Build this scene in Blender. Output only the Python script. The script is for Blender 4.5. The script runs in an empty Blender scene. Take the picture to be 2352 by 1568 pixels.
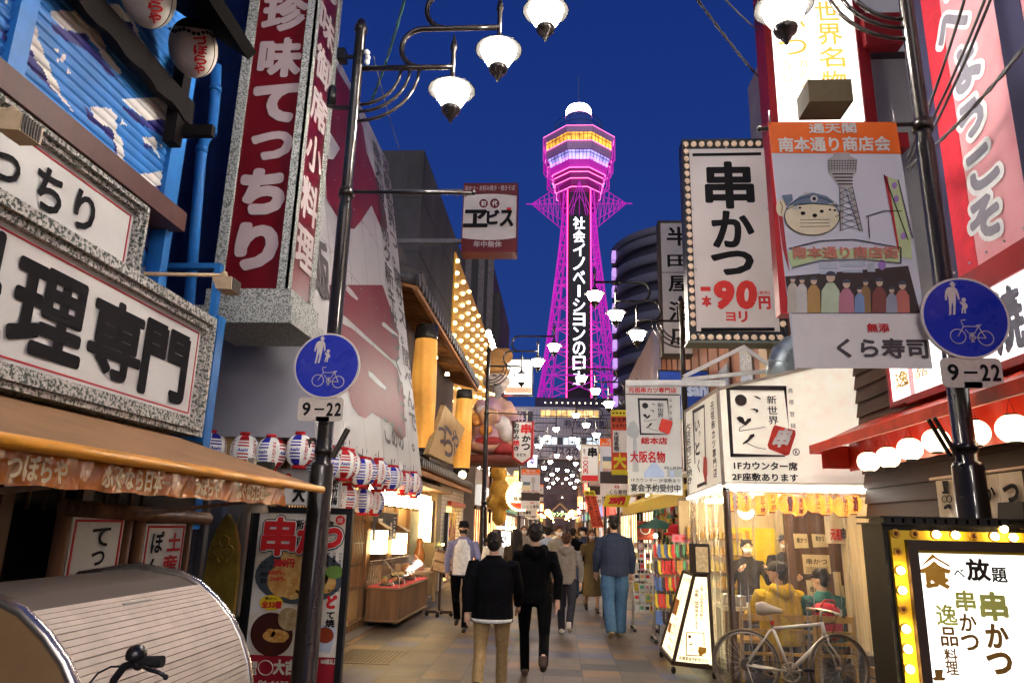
import bpy, math, random
from mathutils import Vector, Matrix
random.seed(7)
V=Vector; R=math.radians; PI=math.pi; sin=math.sin; cos=math.cos
S=bpy.context.scene; COL=S.collection
# ---------------------------------------------------------------- camera
FPX=1645.0; CX=1176.0; CY=784.0            # focal length and centre of the 2352 x 1568 view
CAM=V((0,0,1.7))
_F=V((1283-CX,-(1208-CY),-FPX)).normalized()     # the street direction seen by the camera
_U=V((1332-CX,-(-5640-CY),-FPX)).normalized()    # the plumb direction
_U=(_U-_F*_U.dot(_F)).normalized(); _R=_F.cross(_U)
MW=Matrix((_R,_F,_U))                             # camera axes to world axes
cd=bpy.data.cameras.new('camera'); cam=bpy.data.objects.new('camera',cd); COL.objects.link(cam)
cam.matrix_world=Matrix.Translation(CAM)@MW.to_4x4()
cd.sensor_fit='HORIZONTAL'; cd.sensor_width=36; cd.lens=36*FPX/2352; cd.clip_start=.05; cd.clip_end=3000
S.camera=cam
# ---------------------------------------------------------------- sky, sun, exposure
SUN_EL,SUN_ROT=12,166
W=bpy.data.worlds.new('World'); S.world=W; W.use_nodes=True
nt=W.node_tree; bg=nt.nodes['Background']
sky=nt.nodes.new('ShaderNodeTexSky'); sky.sky_type='NISHITA'; sky.sun_disc=False
sky.sun_elevation=R(SUN_EL); sky.sun_rotation=R(SUN_ROT); sky.ozone_density=6; sky.air_density=1; sky.dust_density=.2
mx=nt.nodes.new('ShaderNodeMix'); mx.data_type='RGBA'; mx.blend_type='MIX'; mx.inputs[0].default_value=.985
nt.links.new(sky.outputs[0],mx.inputs[6]); mx.inputs[7].default_value=(.068,.25,1.6,1)
tcw=nt.nodes.new('ShaderNodeTexCoord'); spw=nt.nodes.new('ShaderNodeSeparateXYZ'); rpw=nt.nodes.new('ShaderNodeValToRGB')
nt.links.new(tcw.outputs['Generated'],spw.inputs[0]); nt.links.new(spw.outputs[2],rpw.inputs[0]); nt.links.new(rpw.outputs[0],mx.inputs[7])
rpw.color_ramp.elements[0].position=.05; rpw.color_ramp.elements[0].color=(.12,.38,1.85,1); rpw.color_ramp.elements[1].position=.75; rpw.color_ramp.elements[1].color=(.045,.185,1.32,1)
nt.links.new(mx.outputs[2],bg.inputs[0]); bg.inputs[1].default_value=.078
sl=bpy.data.lights.new('afterglow_sun','SUN'); sl.energy=1.0; sl.angle=R(55); sl.color=(1,.9,.83)  # stands in for afterglow; added to light surfaces that face the camera
so=bpy.data.objects.new('afterglow_sun',sl); COL.objects.link(so); so.rotation_euler=(R(90-SUN_EL),0,R(14)); so.location=(0,0,60)
S.view_settings.view_transform='Standard'; S.view_settings.look='None'; S.view_settings.exposure=.78; S.view_settings.gamma=1
S.cycles.use_denoising=True
try: S.cycles.denoiser='OPENIMAGEDENOISE'
except Exception: pass
S.cycles.max_bounces=6; S.cycles.diffuse_bounces=3; S.cycles.glossy_bounces=3; S.cycles.transparent_max_bounces=12
S.cycles.sample_clamp_indirect=4; S.cycles.sample_clamp_direct=0; S.cycles.caustics_reflective=False; S.cycles.caustics_refractive=False
S.cycles.use_light_tree=True
# ---------------------------------------------------------------- measuring
def ray(u,v): return MW@V((u-CX,-(v-CY),-FPX))
def PY(u,v,y): d=ray(u,v); return CAM+d*(y/d.y)
def PX(u,v,x): d=ray(u,v); return CAM+d*(x/d.x)
def PZ(u,v,z=0): d=ray(u,v); return CAM+d*((z-CAM.z)/d.z)
class Pl:                                   # a plane with an origin, two axes and a normal
    def __init__(s,o,a=(1,0,0),b=(0,0,1)):
        s.o=V(o); s.a=V(a).normalized(); s.b=V(b).normalized(); s.n=s.a.cross(s.b).normalized()
    def p(s,x,y,d=0): return s.o+s.a*x+s.b*y+s.n*d
    def px(s,u,v):
        d=ray(u,v); t=(s.o-CAM).dot(s.n)/d.dot(s.n); q=CAM+d*t-s.o
        return (q.dot(s.a),q.dot(s.b))
    def fn(s,d=.006): return lambda x,y: s.p(x,y,d)
def FR(y,x=0,z=0): return Pl((x,y,z))                          # faces the camera
def LW(x,y=0,z=0): return Pl((x,y,z),(0,1,0),(0,0,1))          # wall on the left of the street
def RW(x,y=0,z=0): return Pl((x,y,z),(0,-1,0),(0,0,1))         # wall on the right of the street
# ---------------------------------------------------------------- materials
MATS={}
def mat(name,col=(.5,.5,.5),rough=.6,metal=0.,var=.12,scale=6.,bump=0.,emit=None,es=1.,coat=0.,spec=.2,kind=None,c2=None,stretch=(1,1,1),lo=.4,hi=.6,trans=0.):
    if name in MATS: return MATS[name]
    m=bpy.data.materials.new(name); m.use_nodes=True; n=m.node_tree.nodes; l=m.node_tree.links
    b=n['Principled BSDF']; b.inputs['Roughness'].default_value=rough; b.inputs['Metallic'].default_value=metal
    b.inputs['Coat Weight'].default_value=coat; b.inputs['Specular IOR Level'].default_value=spec
    tc=n.new('ShaderNodeTexCoord'); mp=n.new('ShaderNodeMapping'); mp.inputs['Scale'].default_value=stretch
    l.new(tc.outputs['Object'],mp.inputs[0])
    no=n.new('ShaderNodeTexNoise'); no.inputs['Scale'].default_value=scale; no.inputs['Detail'].default_value=6; no.inputs['Roughness'].default_value=.65
    l.new(mp.outputs[0],no.inputs[0])
    rp=n.new('ShaderNodeValToRGB'); rp.color_ramp.elements[0].position=lo-.1; rp.color_ramp.elements[1].position=hi+.1
    if c2 is None:
        a=tuple(max(0,c*(1-var)) for c in col); z=tuple(min(1,c*(1+var)) for c in col)
    else: a,z=col,c2; rp.color_ramp.elements[0].position=lo; rp.color_ramp.elements[1].position=hi
    rp.color_ramp.elements[0].color=(*a,1); rp.color_ramp.elements[1].color=(*z,1)
    l.new(no.outputs[0],rp.inputs[0]); l.new(rp.outputs[0],b.inputs['Base Color'])
    if rough>.15 and rough<.95:
        mr=n.new('ShaderNodeMapRange'); mr.inputs[3].default_value=max(.05,rough-.1); mr.inputs[4].default_value=min(1,rough+.1)
        l.new(no.outputs[0],mr.inputs[0]); l.new(mr.outputs[0],b.inputs['Roughness'])
    if bump:
        bp=n.new('ShaderNodeBump'); bp.inputs['Strength'].default_value=bump; bp.inputs['Distance'].default_value=.02
        l.new(no.outputs[0],bp.inputs['Height']); l.new(bp.outputs[0],b.inputs['Normal'])
    if emit is not None:
        b.inputs['Emission Color'].default_value=(*emit,1); b.inputs['Emission Strength'].default_value=es
    if trans: b.inputs['Transmission Weight'].default_value=trans
    MATS[name]=m; return m
def glow(name,col,es,var=.1,scale=3.):      # a lit surface: its light varies a little, like tubes behind acrylic
    if name in MATS: return MATS[name]
    m=mat(name,tuple(min(.8,c*.8) for c in col),.4)
    n=m.node_tree.nodes; l=m.node_tree.links; b=n['Principled BSDF']
    no=n.new('ShaderNodeTexNoise'); no.inputs['Scale'].default_value=scale; no.inputs['Detail'].default_value=1
    tc=[q for q in n if q.type=='TEX_COORD'][0]; l.new(tc.outputs['Object'],no.inputs[0])
    mr=n.new('ShaderNodeMapRange'); mr.inputs[1].default_value=.3; mr.inputs[2].default_value=.7
    mr.inputs[3].default_value=es*(1-var); mr.inputs[4].default_value=es*(1+var)
    l.new(no.outputs[0],mr.inputs[0]); l.new(mr.outputs[0],b.inputs['Emission Strength'])
    b.inputs['Emission Color'].default_value=(*col,1); return m
def clear(name,col=(1,1,1),gl=.12,rough=.08,alpha=.15,streak=False):     # glass, acrylic, vinyl film
    if name in MATS: return MATS[name]
    m=bpy.data.materials.new(name); m.use_nodes=True; n=m.node_tree.nodes; l=m.node_tree.links; n.clear()
    o=n.new('ShaderNodeOutputMaterial'); t=n.new('ShaderNodeBsdfTransparent'); t.inputs[0].default_value=(*col,1)
    g=n.new('ShaderNodeBsdfGlossy'); g.inputs['Roughness'].default_value=rough
    d=n.new('ShaderNodeBsdfDiffuse'); d.inputs[0].default_value=(*[c*.85 for c in col],1)
    a=n.new('ShaderNodeMixShader'); a.inputs[0].default_value=alpha; b=n.new('ShaderNodeMixShader'); b.inputs[0].default_value=gl
    l.new(t.outputs[0],a.inputs[1]); l.new(d.outputs[0],a.inputs[2]); l.new(a.outputs[0],b.inputs[1]); l.new(g.outputs[0],b.inputs[2]); l.new(b.outputs[0],o.inputs[0])
    if streak:
        tc=n.new('ShaderNodeTexCoord'); mp=n.new('ShaderNodeMapping'); mp.inputs['Scale'].default_value=(7,7,.35)
        no=n.new('ShaderNodeTexNoise'); no.inputs['Scale'].default_value=2.2; no.inputs['Detail'].default_value=4
        mr=n.new('ShaderNodeMapRange'); mr.inputs[1].default_value=.48; mr.inputs[2].default_value=.75; mr.inputs[3].default_value=alpha*.5; mr.inputs[4].default_value=alpha*2.6
        l.new(tc.outputs['Object'],mp.inputs[0]); l.new(mp.outputs[0],no.inputs[0]); l.new(no.outputs[0],mr.inputs[0]); l.new(mr.outputs[0],a.inputs[0])
        bp=n.new('ShaderNodeBump'); bp.inputs['Strength'].default_value=.5; l.new(no.outputs[0],bp.inputs['Height']); l.new(bp.outputs[0],g.inputs['Normal'])
    MATS[name]=m; return m
def wood(name,c1,c2,rough=.6,axis=2,sc=9):
    st=[1,1,1]; st[axis]=.08
    return mat(name,c1,rough,0,scale=sc,c2=c2,stretch=tuple(st),bump=.25,lo=.35,hi=.65)
black=mat('black paint',(.012,.012,.014),.35,coat=.3)
ink=mat('black ink',(.012,.011,.013),.7,var=.2,spec=.08)
white=mat('white board',(.68,.67,.65),.45,var=.05,scale=2)
dkmetal=mat('lamp post paint',(.018,.014,.012),.3,.2,coat=.6,var=.06,scale=40)
steel=mat('bare steel',(.45,.45,.46),.32,.9)
alu=mat('aluminium',(.62,.6,.57),.38,.75,scale=2.5,var=.15)
redink=mat('red ink',(.55,.02,.025),.55)
darkred=mat('dark red acrylic',(.12,.004,.009),.35,var=.15,scale=2)
rubber=mat('black rubber',(.015,.015,.015),.8)
dwood=wood('dark timber',(.035,.018,.01),(.11,.055,.028))
mwood=wood('brown timber',(.13,.065,.03),(.27,.15,.07))
pwood=wood('pale timber',(.36,.22,.1),(.5,.33,.17))
concrete=mat('grey concrete',(.2,.2,.21),.9,scale=1.3,var=.3,bump=.15)
paleconc=mat('pale render',(.45,.44,.44),.85,scale=1.2,var=.12)
# ---------------------------------------------------------------- lettering: glyph outlines of the built-in font
GC={}; _cu=bpy.data.curves.new('glyph','FONT'); _to=bpy.data.objects.new('glyph',_cu); COL.objects.link(_to)
_cu.resolution_u=3; _cu.fill_mode='BOTH'
def glyph(ch):
    if ch not in GC:
        _cu.body=ch; dg=bpy.context.evaluated_depsgraph_get(); ev=_to.evaluated_get(dg); me=ev.to_mesh()
        vs=[(q.co.x,q.co.y) for q in me.vertices]; fs=[tuple(p.vertices) for p in me.polygons]; cnt={}
        for f in fs:
            for i in range(len(f)):
                k=tuple(sorted((f[i],f[i-1]))); cnt[k]=cnt.get(k,0)+1
        ed=[k for k,c in cnt.items() if c==1]; ev.to_mesh_clear()
        if vs: bb=(min(v[0] for v in vs),min(v[1] for v in vs),max(v[0] for v in vs),max(v[1] for v in vs))
        else: bb=(0,0,.3,.7)
        GC[ch]=(vs,fs,ed,bb)
    return GC[ch]
# ---------------------------------------------------------------- mesh builder
OFF={}
EACH=set('leg log_post post pillar arm caster eyelet clamp window beam red_disc fluorescent_tube ceiling_tube pinned_paper lit_window stripe menu_sheet banner_bracket insulator dark_partition red_band corner_column hanger seam wall stay brace kickstand trim lit_edge lit_window joint cap cover ring pipe_collar bracket'.split())
class MB:
    def __init__(s): s.v=[]; s.f=[]; s.m=[]; s.s=[]
    def add(s,vs,fs,mi=0,sm=False):
        o=len(s.v); s.v+= [V(q) for q in vs]
        for f in fs: s.f.append(tuple(o+i for i in f)); s.m.append(mi); s.s.append(sm)
        return s
    def hexa(s,p,mi=0):         # eight corners: bottom ring then top ring
        return s.add(p,[(3,2,1,0),(4,5,6,7),(0,1,5,4),(1,2,6,5),(2,3,7,6),(3,0,4,7)],mi)
    def box(s,lo,hi,mi=0):
        a,b,c=lo; x,y,z=hi
        return s.hexa([V(q) for q in ((a,b,c),(x,b,c),(x,y,c),(a,y,c),(a,b,z),(x,b,z),(x,y,z),(a,y,z))],mi)
    def slab(s,pl,x0,y0,x1,y1,d0=-.02,d1=0,mi=0):
        return s.hexa([pl.p(x0,y0,d0),pl.p(x1,y0,d0),pl.p(x1,y1,d0),pl.p(x0,y1,d0),pl.p(x0,y0,d1),pl.p(x1,y0,d1),pl.p(x1,y1,d1),pl.p(x0,y1,d1)],mi)
    def ring(s,pl,x0,y0,x1,y1,w,d0,d1,mi=0):       # a rectangular frame with bars of width w outside the opening
        s.slab(pl,x0-w,y0-w,x0,y1+w,d0,d1,mi); s.slab(pl,x1,y0-w,x1+w,y1+w,d0,d1,mi)
        s.slab(pl,x0,y0-w,x1,y0,d0,d1,mi); return s.slab(pl,x0,y1,x1,y1+w,d0,d1,mi)
    def prism(s,pl,pts,d0=-.02,d1=0,mi=0):
        n=len(pts); A=[pl.p(x,y,d0) for x,y in pts]; B=[pl.p(x,y,d1) for x,y in pts]
        return s.add(A+B,[tuple(range(n-1,-1,-1)),tuple(range(n,2*n))]+[(i,(i+1)%n,n+(i+1)%n,n+i) for i in range(n)],mi)
    def poly(s,pts,mi=0): return s.add(pts,[tuple(range(len(pts)))],mi)
    def tube(s,path,r,n=8,mi=0,closed=False,flat=1.):
        P=[V(q) for q in path]; m=len(P); rs=r if isinstance(r,(list,tuple)) else [r]*m
        vs=[]; up=None
        for i in range(m):
            t=((P[(i+1)%m]-P[i-1]) if closed else (P[min(i+1,m-1)]-P[max(i-1,0)]))
            if t.length<1e-9: t=V((0,0,1))
            t.normalize()
            if up is None: up=V((0,0,1)) if abs(t.z)<.9 else V((1,0,0))
            a=up-t*up.dot(t)
            if a.length<1e-6: a=t.orthogonal()
            a.normalize(); up=a; b=t.cross(a)
            vs+=[P[i]+(a*cos(2*PI*k/n)+b*sin(2*PI*k/n)*flat)*rs[i] for k in range(n)]
        fs=[(i*n+k,i*n+(k+1)%n,((i+1)%m)*n+(k+1)%n,((i+1)%m)*n+k) for i in range(m if closed else m-1) for k in range(n)]
        o=len(s.v); s.add(vs,fs,mi,True)
        if not closed:
            s.f.append(tuple(o+k for k in range(n-1,-1,-1))); s.m.append(mi); s.s.append(False)
            s.f.append(tuple(o+(m-1)*n+k for k in range(n))); s.m.append(mi); s.s.append(False)
        return s
    def bar(s,a,b,w,h=None,mi=0):      # square bar between two points
        a=V(a); b=V(b); h=h or w; t=(b-a).normalized(); u=V((0,0,1)) if abs(t.z)<.95 else V((0,1,0))
        x=t.cross(u).normalized()*w/2; y=x.cross(t).normalized()*h/2
        return s.hexa([a-x-y,a+x-y,a+x+y,a-x+y,b-x-y,b+x-y,b+x+y,b-x+y],mi)
    def lathe(s,c,prof,n=20,mi=0,ax=None,sm=True,arc=None):     # profile of (radius, height); mi may be a function of (ring, column)
        c=V(c); q=(V(ax).normalized().to_track_quat('Z','Y') if ax else None)
        vs=[]
        for r,h in prof:
            for k in range(n):
                p=V((r*cos(2*PI*k/n),r*sin(2*PI*k/n),h)); vs.append(c+(q@p if q else p))
        o=len(s.v); s.v+=vs
        for i in range(len(prof)-1):
            for k in range(n):
                s.f.append((o+i*n+k,o+i*n+(k+1)%n,o+(i+1)*n+(k+1)%n,o+(i+1)*n+k)); s.m.append(mi(i,k) if callable(mi) else mi); s.s.append(sm)
        if prof[0][0]>1e-4: s.f.append(tuple(o+k for k in range(n-1,-1,-1))); s.m.append(0 if callable(mi) else mi); s.s.append(False)
        if prof[-1][0]>1e-4: s.f.append(tuple(o+(len(prof)-1)*n+k for k in range(n))); s.m.append(0 if callable(mi) else mi); s.s.append(False)
        return s
    def ball(s,c,r,n=14,m=9,mi=0,rot=None):
        rx,ry,rz=r if isinstance(r,(tuple,list)) else (r,r,r); c=V(c); vs=[]
        for i in range(m+1):
            t=PI*i/m
            for k in range(n):
                p=V((rx*sin(t)*cos(2*PI*k/n),ry*sin(t)*sin(2*PI*k/n),-rz*cos(t))); vs.append(c+(rot@p if rot else p))
        fs=[(i*n+k,i*n+(k+1)%n,(i+1)*n+(k+1)%n,(i+1)*n+k) for i in range(m) for k in range(n)]
        return s.add(vs,fs,mi,True)
    def disc(s,pl,x,y,r,d=0,n=24,mi=0,ry=None): return s.poly([pl.p(x+r*cos(2*PI*k/n),y+(ry or r)*sin(2*PI*k/n),d) for k in range(n)],mi)
    # lettering: one glyph fitted to a cell; w thickens its strokes (share of the cell height)
    def glyph(s,ch,fn,x0,y0,x1,y1,w=0.,fit='box',mi=0,sh=0.):
        vs,fs,ed,bb=glyph(ch)
        if not vs: return
        cw,chh=x1-x0,y1-y0
        if fit=='box':
            bx0,by0,bx1,by1=bb; pad=w*chh; sx=(cw-2*pad)/max(.02,bx1-bx0); sy=(chh-2*pad)/max(.02,by1-by0)
            T=lambda p:(x0+pad+(p[0]-bx0)*sx,y0+pad+(p[1]-by0)*sy)
        else:
            wd=bb[2]+bb[0] if ord(ch)<0x2000 else 1.0
            sc=min(cw/max(wd,.3),chh/1.0) if fit=='em' else None
            sx=sc if sc else cw/max(wd,.2); sy=sc if sc else chh
            ox=x0+(cw-wd*sx)/2; oy=y0+(chh-sy)/2+.12*sy
            T=lambda p:(ox+p[0]*sx,oy+p[1]*sy)
        P=[T(p) for p in vs]
        if sh: P=[(p[0]+sh*(p[1]-(y0+y1)/2),p[1]) for p in P]
        s.add([fn(*p) for p in P],fs,mi)
        if w>0:
            r=w*chh; c0=fn(*P[0]); e=1e-3
            du=fn(P[0][0]+e,P[0][1])-c0; dv=fn(P[0][0],P[0][1]+e)-c0; nn=du.cross(dv).normalized()
            for j,(a,b) in enumerate(ed):
                ax,ay=P[a]; bx,by=P[b]; L=math.hypot(bx-ax,by-ay)
                if L<1e-7: continue
                dx,dy=(bx-ax)/L*r,(by-ay)/L*r; h=nn*(.0008+min(6e-5,.003/len(ed))*j)
                s.add([fn(ax-dy,ay+dx)+h,fn(ax-dy*.7-dx*.7,ay+dx*.7-dy*.7)+h,fn(ax-dx,ay-dy)+h,fn(ax+dy*.7-dx*.7,ay-dx*.7-dy*.7)+h,fn(ax+dy,ay-dx)+h,fn(bx+dy,by-dx)+h,fn(bx-dy,by+dx)+h],[tuple(range(7))],mi)
                
    def line(s,t,fn,x0,y0,x1,y1,vert=False,w=0.,fit='em',mi=0,sh=0.):
        if vert:
            n=len(t); h=(y1-y0)/n
            for i,c in enumerate(t): s.glyph(c,fn,x0,y1-(i+1)*h,x1,y1-i*h,w,fit,mi,sh)
        else:
            ad=[]
            for c in t:
                bb=glyph(c)[3]; ad.append(1.0 if ord(c)>0x2000 else max(.3,bb[2]+bb[0]+.04))
            k=(x1-x0)/sum(ad); x=x0
            for c,a in zip(t,ad): s.glyph(c,fn,x,y0,x+a*k,y1,w,'str' if fit=='em' and abs(k/(y1-y0)-1)>.02 else fit,mi,sh); x+=a*k
        return s
    def gpx(s,ch,pl,uL,vT,uR,vB,w=0.,d=.006,fit='box',mi=0,sh=0.):      # cell given by where its edges are seen
        um,vm=(uL+uR)/2,(vT+vB)/2
        s.glyph(ch,pl.fn(d),pl.px(uL,vm)[0],pl.px(um,vB)[1],pl.px(uR,vm)[0],pl.px(um,vT)[1],w,fit,mi,sh); return s
    def pieces(s):                # the separate bodies of this mesh, each as a mesh of its own
        p=list(range(len(s.v)))
        def find(a):
            while p[a]!=a: p[a]=p[p[a]]; a=p[a]
            return a
        for f in s.f:
            for q in f[1:]: p[find(q)]=find(f[0])
        g={}
        for i,f in enumerate(s.f): g.setdefault(find(f[0]),[]).append(i)
        out=[]
        for fs in g.values():
            m=MB(); ix={}
            for i in fs:
                for q in s.f[i]:
                    if q not in ix: ix[q]=len(m.v); m.v.append(s.v[q])
                m.f.append(tuple(ix[q] for q in s.f[i])); m.m.append(s.m[i]); m.s.append(s.s[i])
            out.append(m)
        return out
    def build(s,name,mats,parent=None,loc=None,label=None):
        if parent is not None and name in EACH:
            ps=s.pieces()
            if 1<len(ps)<40:
                for m in ps: o=m._build(name,mats,parent,loc,label)
                return o
        return s._build(name,mats,parent,loc,label)
    def _build(s,name,mats,parent=None,loc=None,label=None):
        me=bpy.data.meshes.new(name); o=bpy.data.objects.new(name,me); COL.objects.link(o)
        if parent is not None: off=OFF[parent.name]; o.parent=parent
        else:
            if loc is None:
                xs=[q.x for q in s.v]; ys=[q.y for q in s.v]; loc=((min(xs)+max(xs))/2,(min(ys)+max(ys))/2,min(q.z for q in s.v))
            off=V(loc); o.location=off
        OFF[o.name]=off
        me.from_pydata([q-off for q in s.v],[],s.f)
        if not isinstance(mats,(list,tuple)): mats=[mats]
        for m in mats: me.materials.append(m)
        me.polygons.foreach_set('material_index',s.m); me.polygons.foreach_set('use_smooth',s.s); me.update()
        if label: o['label']=label
        return o
def tag(o,label=None,cat=None,group=None,kind=None):
    if label: o['label']=label
    if cat: o['category']=cat
    if group: o['group']=group
    if kind: o['kind']=kind
    return o
def thing(name,label,cat,loc,group=None):
    o=bpy.data.objects.new(name,None); COL.objects.link(o); o.location=V(loc); OFF[o.name]=V(loc); o.empty_display_size=.1
    return tag(o,label,cat,group)
def copy_tree(o,parent=None):
    c=o.copy(); COL.objects.link(c)
    if parent is not None: c.parent=parent
    OFF[c.name]=OFF[o.name]
    for ch in list(o.children): copy_tree(ch,c)
    return c
def dup(o,loc,label=None,rz=None,sc=None):
    c=copy_tree(o); c.location=V(loc)
    if label: c['label']=label
    if rz is not None: c.rotation_euler=(0,0,rz)
    if sc is not None: c.scale=(sc,)*3 if not isinstance(sc,tuple) else sc
    return c
def struct(mb,name,mats,label=None): o=mb.build(name,mats,loc=(0,0,0)); o['kind']='structure'; return o
def letters(root,m,items,pl,d=.006,name='lettering'):
    # items: (text,x0,y0,x1,y1,vertical,weight[,fit]) in plane metres
    b=MB()
    for it in items:
        t,x0,y0,x1,y1=it[:5]; vert=it[5] if len(it)>5 else False; w=it[6] if len(it)>6 else 0; fit=it[7] if len(it)>7 else 'em'
        b.line(t,pl.fn(d),x0,y0,x1,y1,vert,w,fit)
    return b.build(name,m,root)
def signbox(name,label,cat,pl,x0,y0,x1,y1,depth=.25,pm=None,fm=None,fw=.04,group=None):
    r=thing(name,label,cat,pl.p((x0+x1)/2,y0,-depth/2),group)
    MB().slab(pl,x0,y0,x1,y1,-.03,0).build('panel',pm or white,r)
    b=MB(); b.ring(pl,x0,y0,x1,y1,fw,-depth,.02); b.slab(pl,x0,y0,x1,y1,-depth,-.04); b.build('frame',fm or black,r)
    return r
def inpoly(x,y,P):
    c=False; j=len(P)-1
    for i in range(len(P)):
        if (P[i][1]>y)!=(P[j][1]>y) and x<(P[j][0]-P[i][0])*(y-P[i][1])/(P[j][1]-P[i][1])+P[i][0]: c=not c
        j=i
    return c
def painted(mb,pl,x0,y0,x1,y1,nx,ny,fig,prof=None,base=0):     # a panel whose faces take the paint of the figures they lie in
    vs=[]
    for j in range(ny+1):
        for i in range(nx+1):
            x=x0+(x1-x0)*i/nx; y=y0+(y1-y0)*j/ny; vs.append(pl.p(x,y,prof(y) if prof else 0))
    o=len(mb.v); mb.v+=vs
    for j in range(ny):
        for i in range(nx):
            x=x0+(x1-x0)*(i+.5)/nx; y=y0+(y1-y0)*(j+.5)/ny; k=base
            for P,mi in fig:
                if inpoly(x,y,P): k=mi
            a=o+j*(nx+1)+i; mb.f.append((a,a+1,a+nx+2,a+nx+1)); mb.m.append(k); mb.s.append(False)
    return mb
# ================================================================ the setting
gm=mat('city ground',(.09,.085,.08),.9,scale=.2,var=.2)
struct(MB().poly([V(q) for q in ((-1500,-60,-.03),(1500,-60,-.03),(1500,2500,-.03),(-1500,2500,-.03))]),'ground',gm)
def pave():
    m=bpy.data.materials.new('stone paving'); m.use_nodes=True; n=m.node_tree.nodes; l=m.node_tree.links; b=n['Principled BSDF']
    g=n.new('ShaderNodeNewGeometry'); sp=n.new('ShaderNodeSeparateXYZ'); l.new(g.outputs['Position'],sp.inputs[0])
    def mth(op,a,bv=None,c=None):
        q=n.new('ShaderNodeMath'); q.operation=op
        for i,x in enumerate((a,bv,c)):
            if x is None: continue
            if hasattr(x,'links') or hasattr(x,'is_linked'): l.new(x,q.inputs[i])
            else: q.inputs[i].default_value=x
        return q.outputs[0]
    T=.462
    fx=mth('DIVIDE',mth('ADD',sp.outputs[0],.63+T*20),T); ix=mth('FLOOR',fx)
    fy=mth('DIVIDE',mth('ADD',sp.outputs[1],.1),.42); iy=mth('FLOOR',fy)
    cm=n.new('ShaderNodeCombineXYZ'); l.new(ix,cm.inputs[0]); l.new(iy,cm.inputs[1])
    wn=n.new('ShaderNodeTexWhiteNoise'); wn.noise_dimensions='2D'; l.new(cm.outputs[0],wn.inputs[0])
    rp=n.new('ShaderNodeValToRGB'); rp.color_ramp.interpolation='CONSTANT'; e=rp.color_ramp.elements
    cols=[(0,(.1,.066,.041)),(.3,(.08,.056,.038)),(.5,(.112,.073,.041)),(.62,(.022,.02,.019)),(.74,(.045,.055,.13)),(.86,(.2,.105,.025)),(.95,(.02,.02,.021))]
    e[0].position=0; e[0].color=(*cols[0][1],1); e[1].position=cols[1][0]; e[1].color=(*cols[1][1],1)
    for p,c in cols[2:]: q=e.new(p); q.color=(*c,1)
    l.new(wn.outputs[0],rp.inputs[0])
    no=n.new('ShaderNodeTexNoise'); no.inputs['Scale'].default_value=.8; no.inputs['Detail'].default_value=8; no.inputs['Roughness'].default_value=.7; l.new(g.outputs['Position'],no.inputs[0])
    n2=n.new('ShaderNodeTexNoise'); n2.inputs['Scale'].default_value=90; n2.inputs['Detail'].default_value=3; l.new(g.outputs['Position'],n2.inputs[0])
    mr=n.new('ShaderNodeMapRange'); mr.inputs[1].default_value=.3; mr.inputs[2].default_value=.7; mr.inputs[3].default_value=.6; mr.inputs[4].default_value=1.2; l.new(no.outputs[0],mr.inputs[0])
    m3=n.new('ShaderNodeMapRange'); m3.inputs[1].default_value=.3; m3.inputs[2].default_value=.7; m3.inputs[3].default_value=.5; m3.inputs[4].default_value=1.5; l.new(n2.outputs[0],m3.inputs[0])
    k=mth('MULTIPLY',mr.outputs[0],m3.outputs[0])
    rx=mth('FRACT',fx); ry=mth('FRACT',mth('DIVIDE',fy,2.0))
    lx=mth('LESS_THAN',mth('ABSOLUTE',mth('SUBTRACT',rx,.5)),.485); ly=mth('LESS_THAN',mth('ABSOLUTE',mth('SUBTRACT',ry,.5)),.494)
    ln=mth('MULTIPLY_ADD',mth('MULTIPLY',lx,ly),.86,.14); k=mth('MULTIPLY',k,ln)
    vm=n.new('ShaderNodeVectorMath'); vm.operation='SCALE'; l.new(rp.outputs[0],vm.inputs[0]); l.new(k,vm.inputs[3]); l.new(vm.outputs[0],b.inputs['Base Color'])
    vo=n.new('ShaderNodeTexVoronoi'); vo.inputs['Scale'].default_value=3.3; l.new(g.outputs['Position'],vo.inputs[0])
    sr=n.new('ShaderNodeMapRange'); sr.inputs[1].default_value=.06; sr.inputs[2].default_value=.09; sr.inputs[3].default_value=.45; sr.inputs[4].default_value=1; l.new(vo.outputs['Distance'],sr.inputs[0])
    n3=n.new('ShaderNodeTexNoise'); n3.inputs['Scale'].default_value=.35; n3.inputs['Detail'].default_value=10; n3.inputs['Roughness'].default_value=.75; l.new(g.outputs['Position'],n3.inputs[0])
    s3=n.new('ShaderNodeMapRange'); s3.inputs[1].default_value=.42; s3.inputs[2].default_value=.62; s3.inputs[3].default_value=.42; s3.inputs[4].default_value=1.2; l.new(n3.outputs[0],s3.inputs[0])
    kk=mth('MULTIPLY',mth('MULTIPLY',k,sr.outputs[0]),s3.outputs[0]); l.new(kk,vm.inputs[3])
    rr=n.new('ShaderNodeMapRange'); rr.inputs[3].default_value=.38; rr.inputs[4].default_value=.7; l.new(no.outputs[0],rr.inputs[0]); l.new(rr.outputs[0],b.inputs['Roughness'])
    bp=n.new('ShaderNodeBump'); bp.inputs['Strength'].default_value=.35; bp.inputs['Distance'].default_value=.006; l.new(k,bp.inputs['Height']); l.new(bp.outputs[0],b.inputs['Normal'])
    return m
struct(MB().poly([V(q) for q in ((-3.05,-8,0),(6,-8,0),(6,150,0),(-3.05,150,0))]),'pavement',pave())
kerbm=mat('kerb stone',(.16,.14,.12),.8,scale=12,var=.3,bump=.2)
b=MB()
for y in range(-4,60): b.box((-3.32,y+.006,-.02),(-3.05,y+.994,.012)); b.box((-3.5,y+.006,-.02),(-3.335,y+.994,.05))
b.box((-9,-8,-.02),(-3.505,150,.045)); struct(b,'kerb',kerbm)
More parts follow.
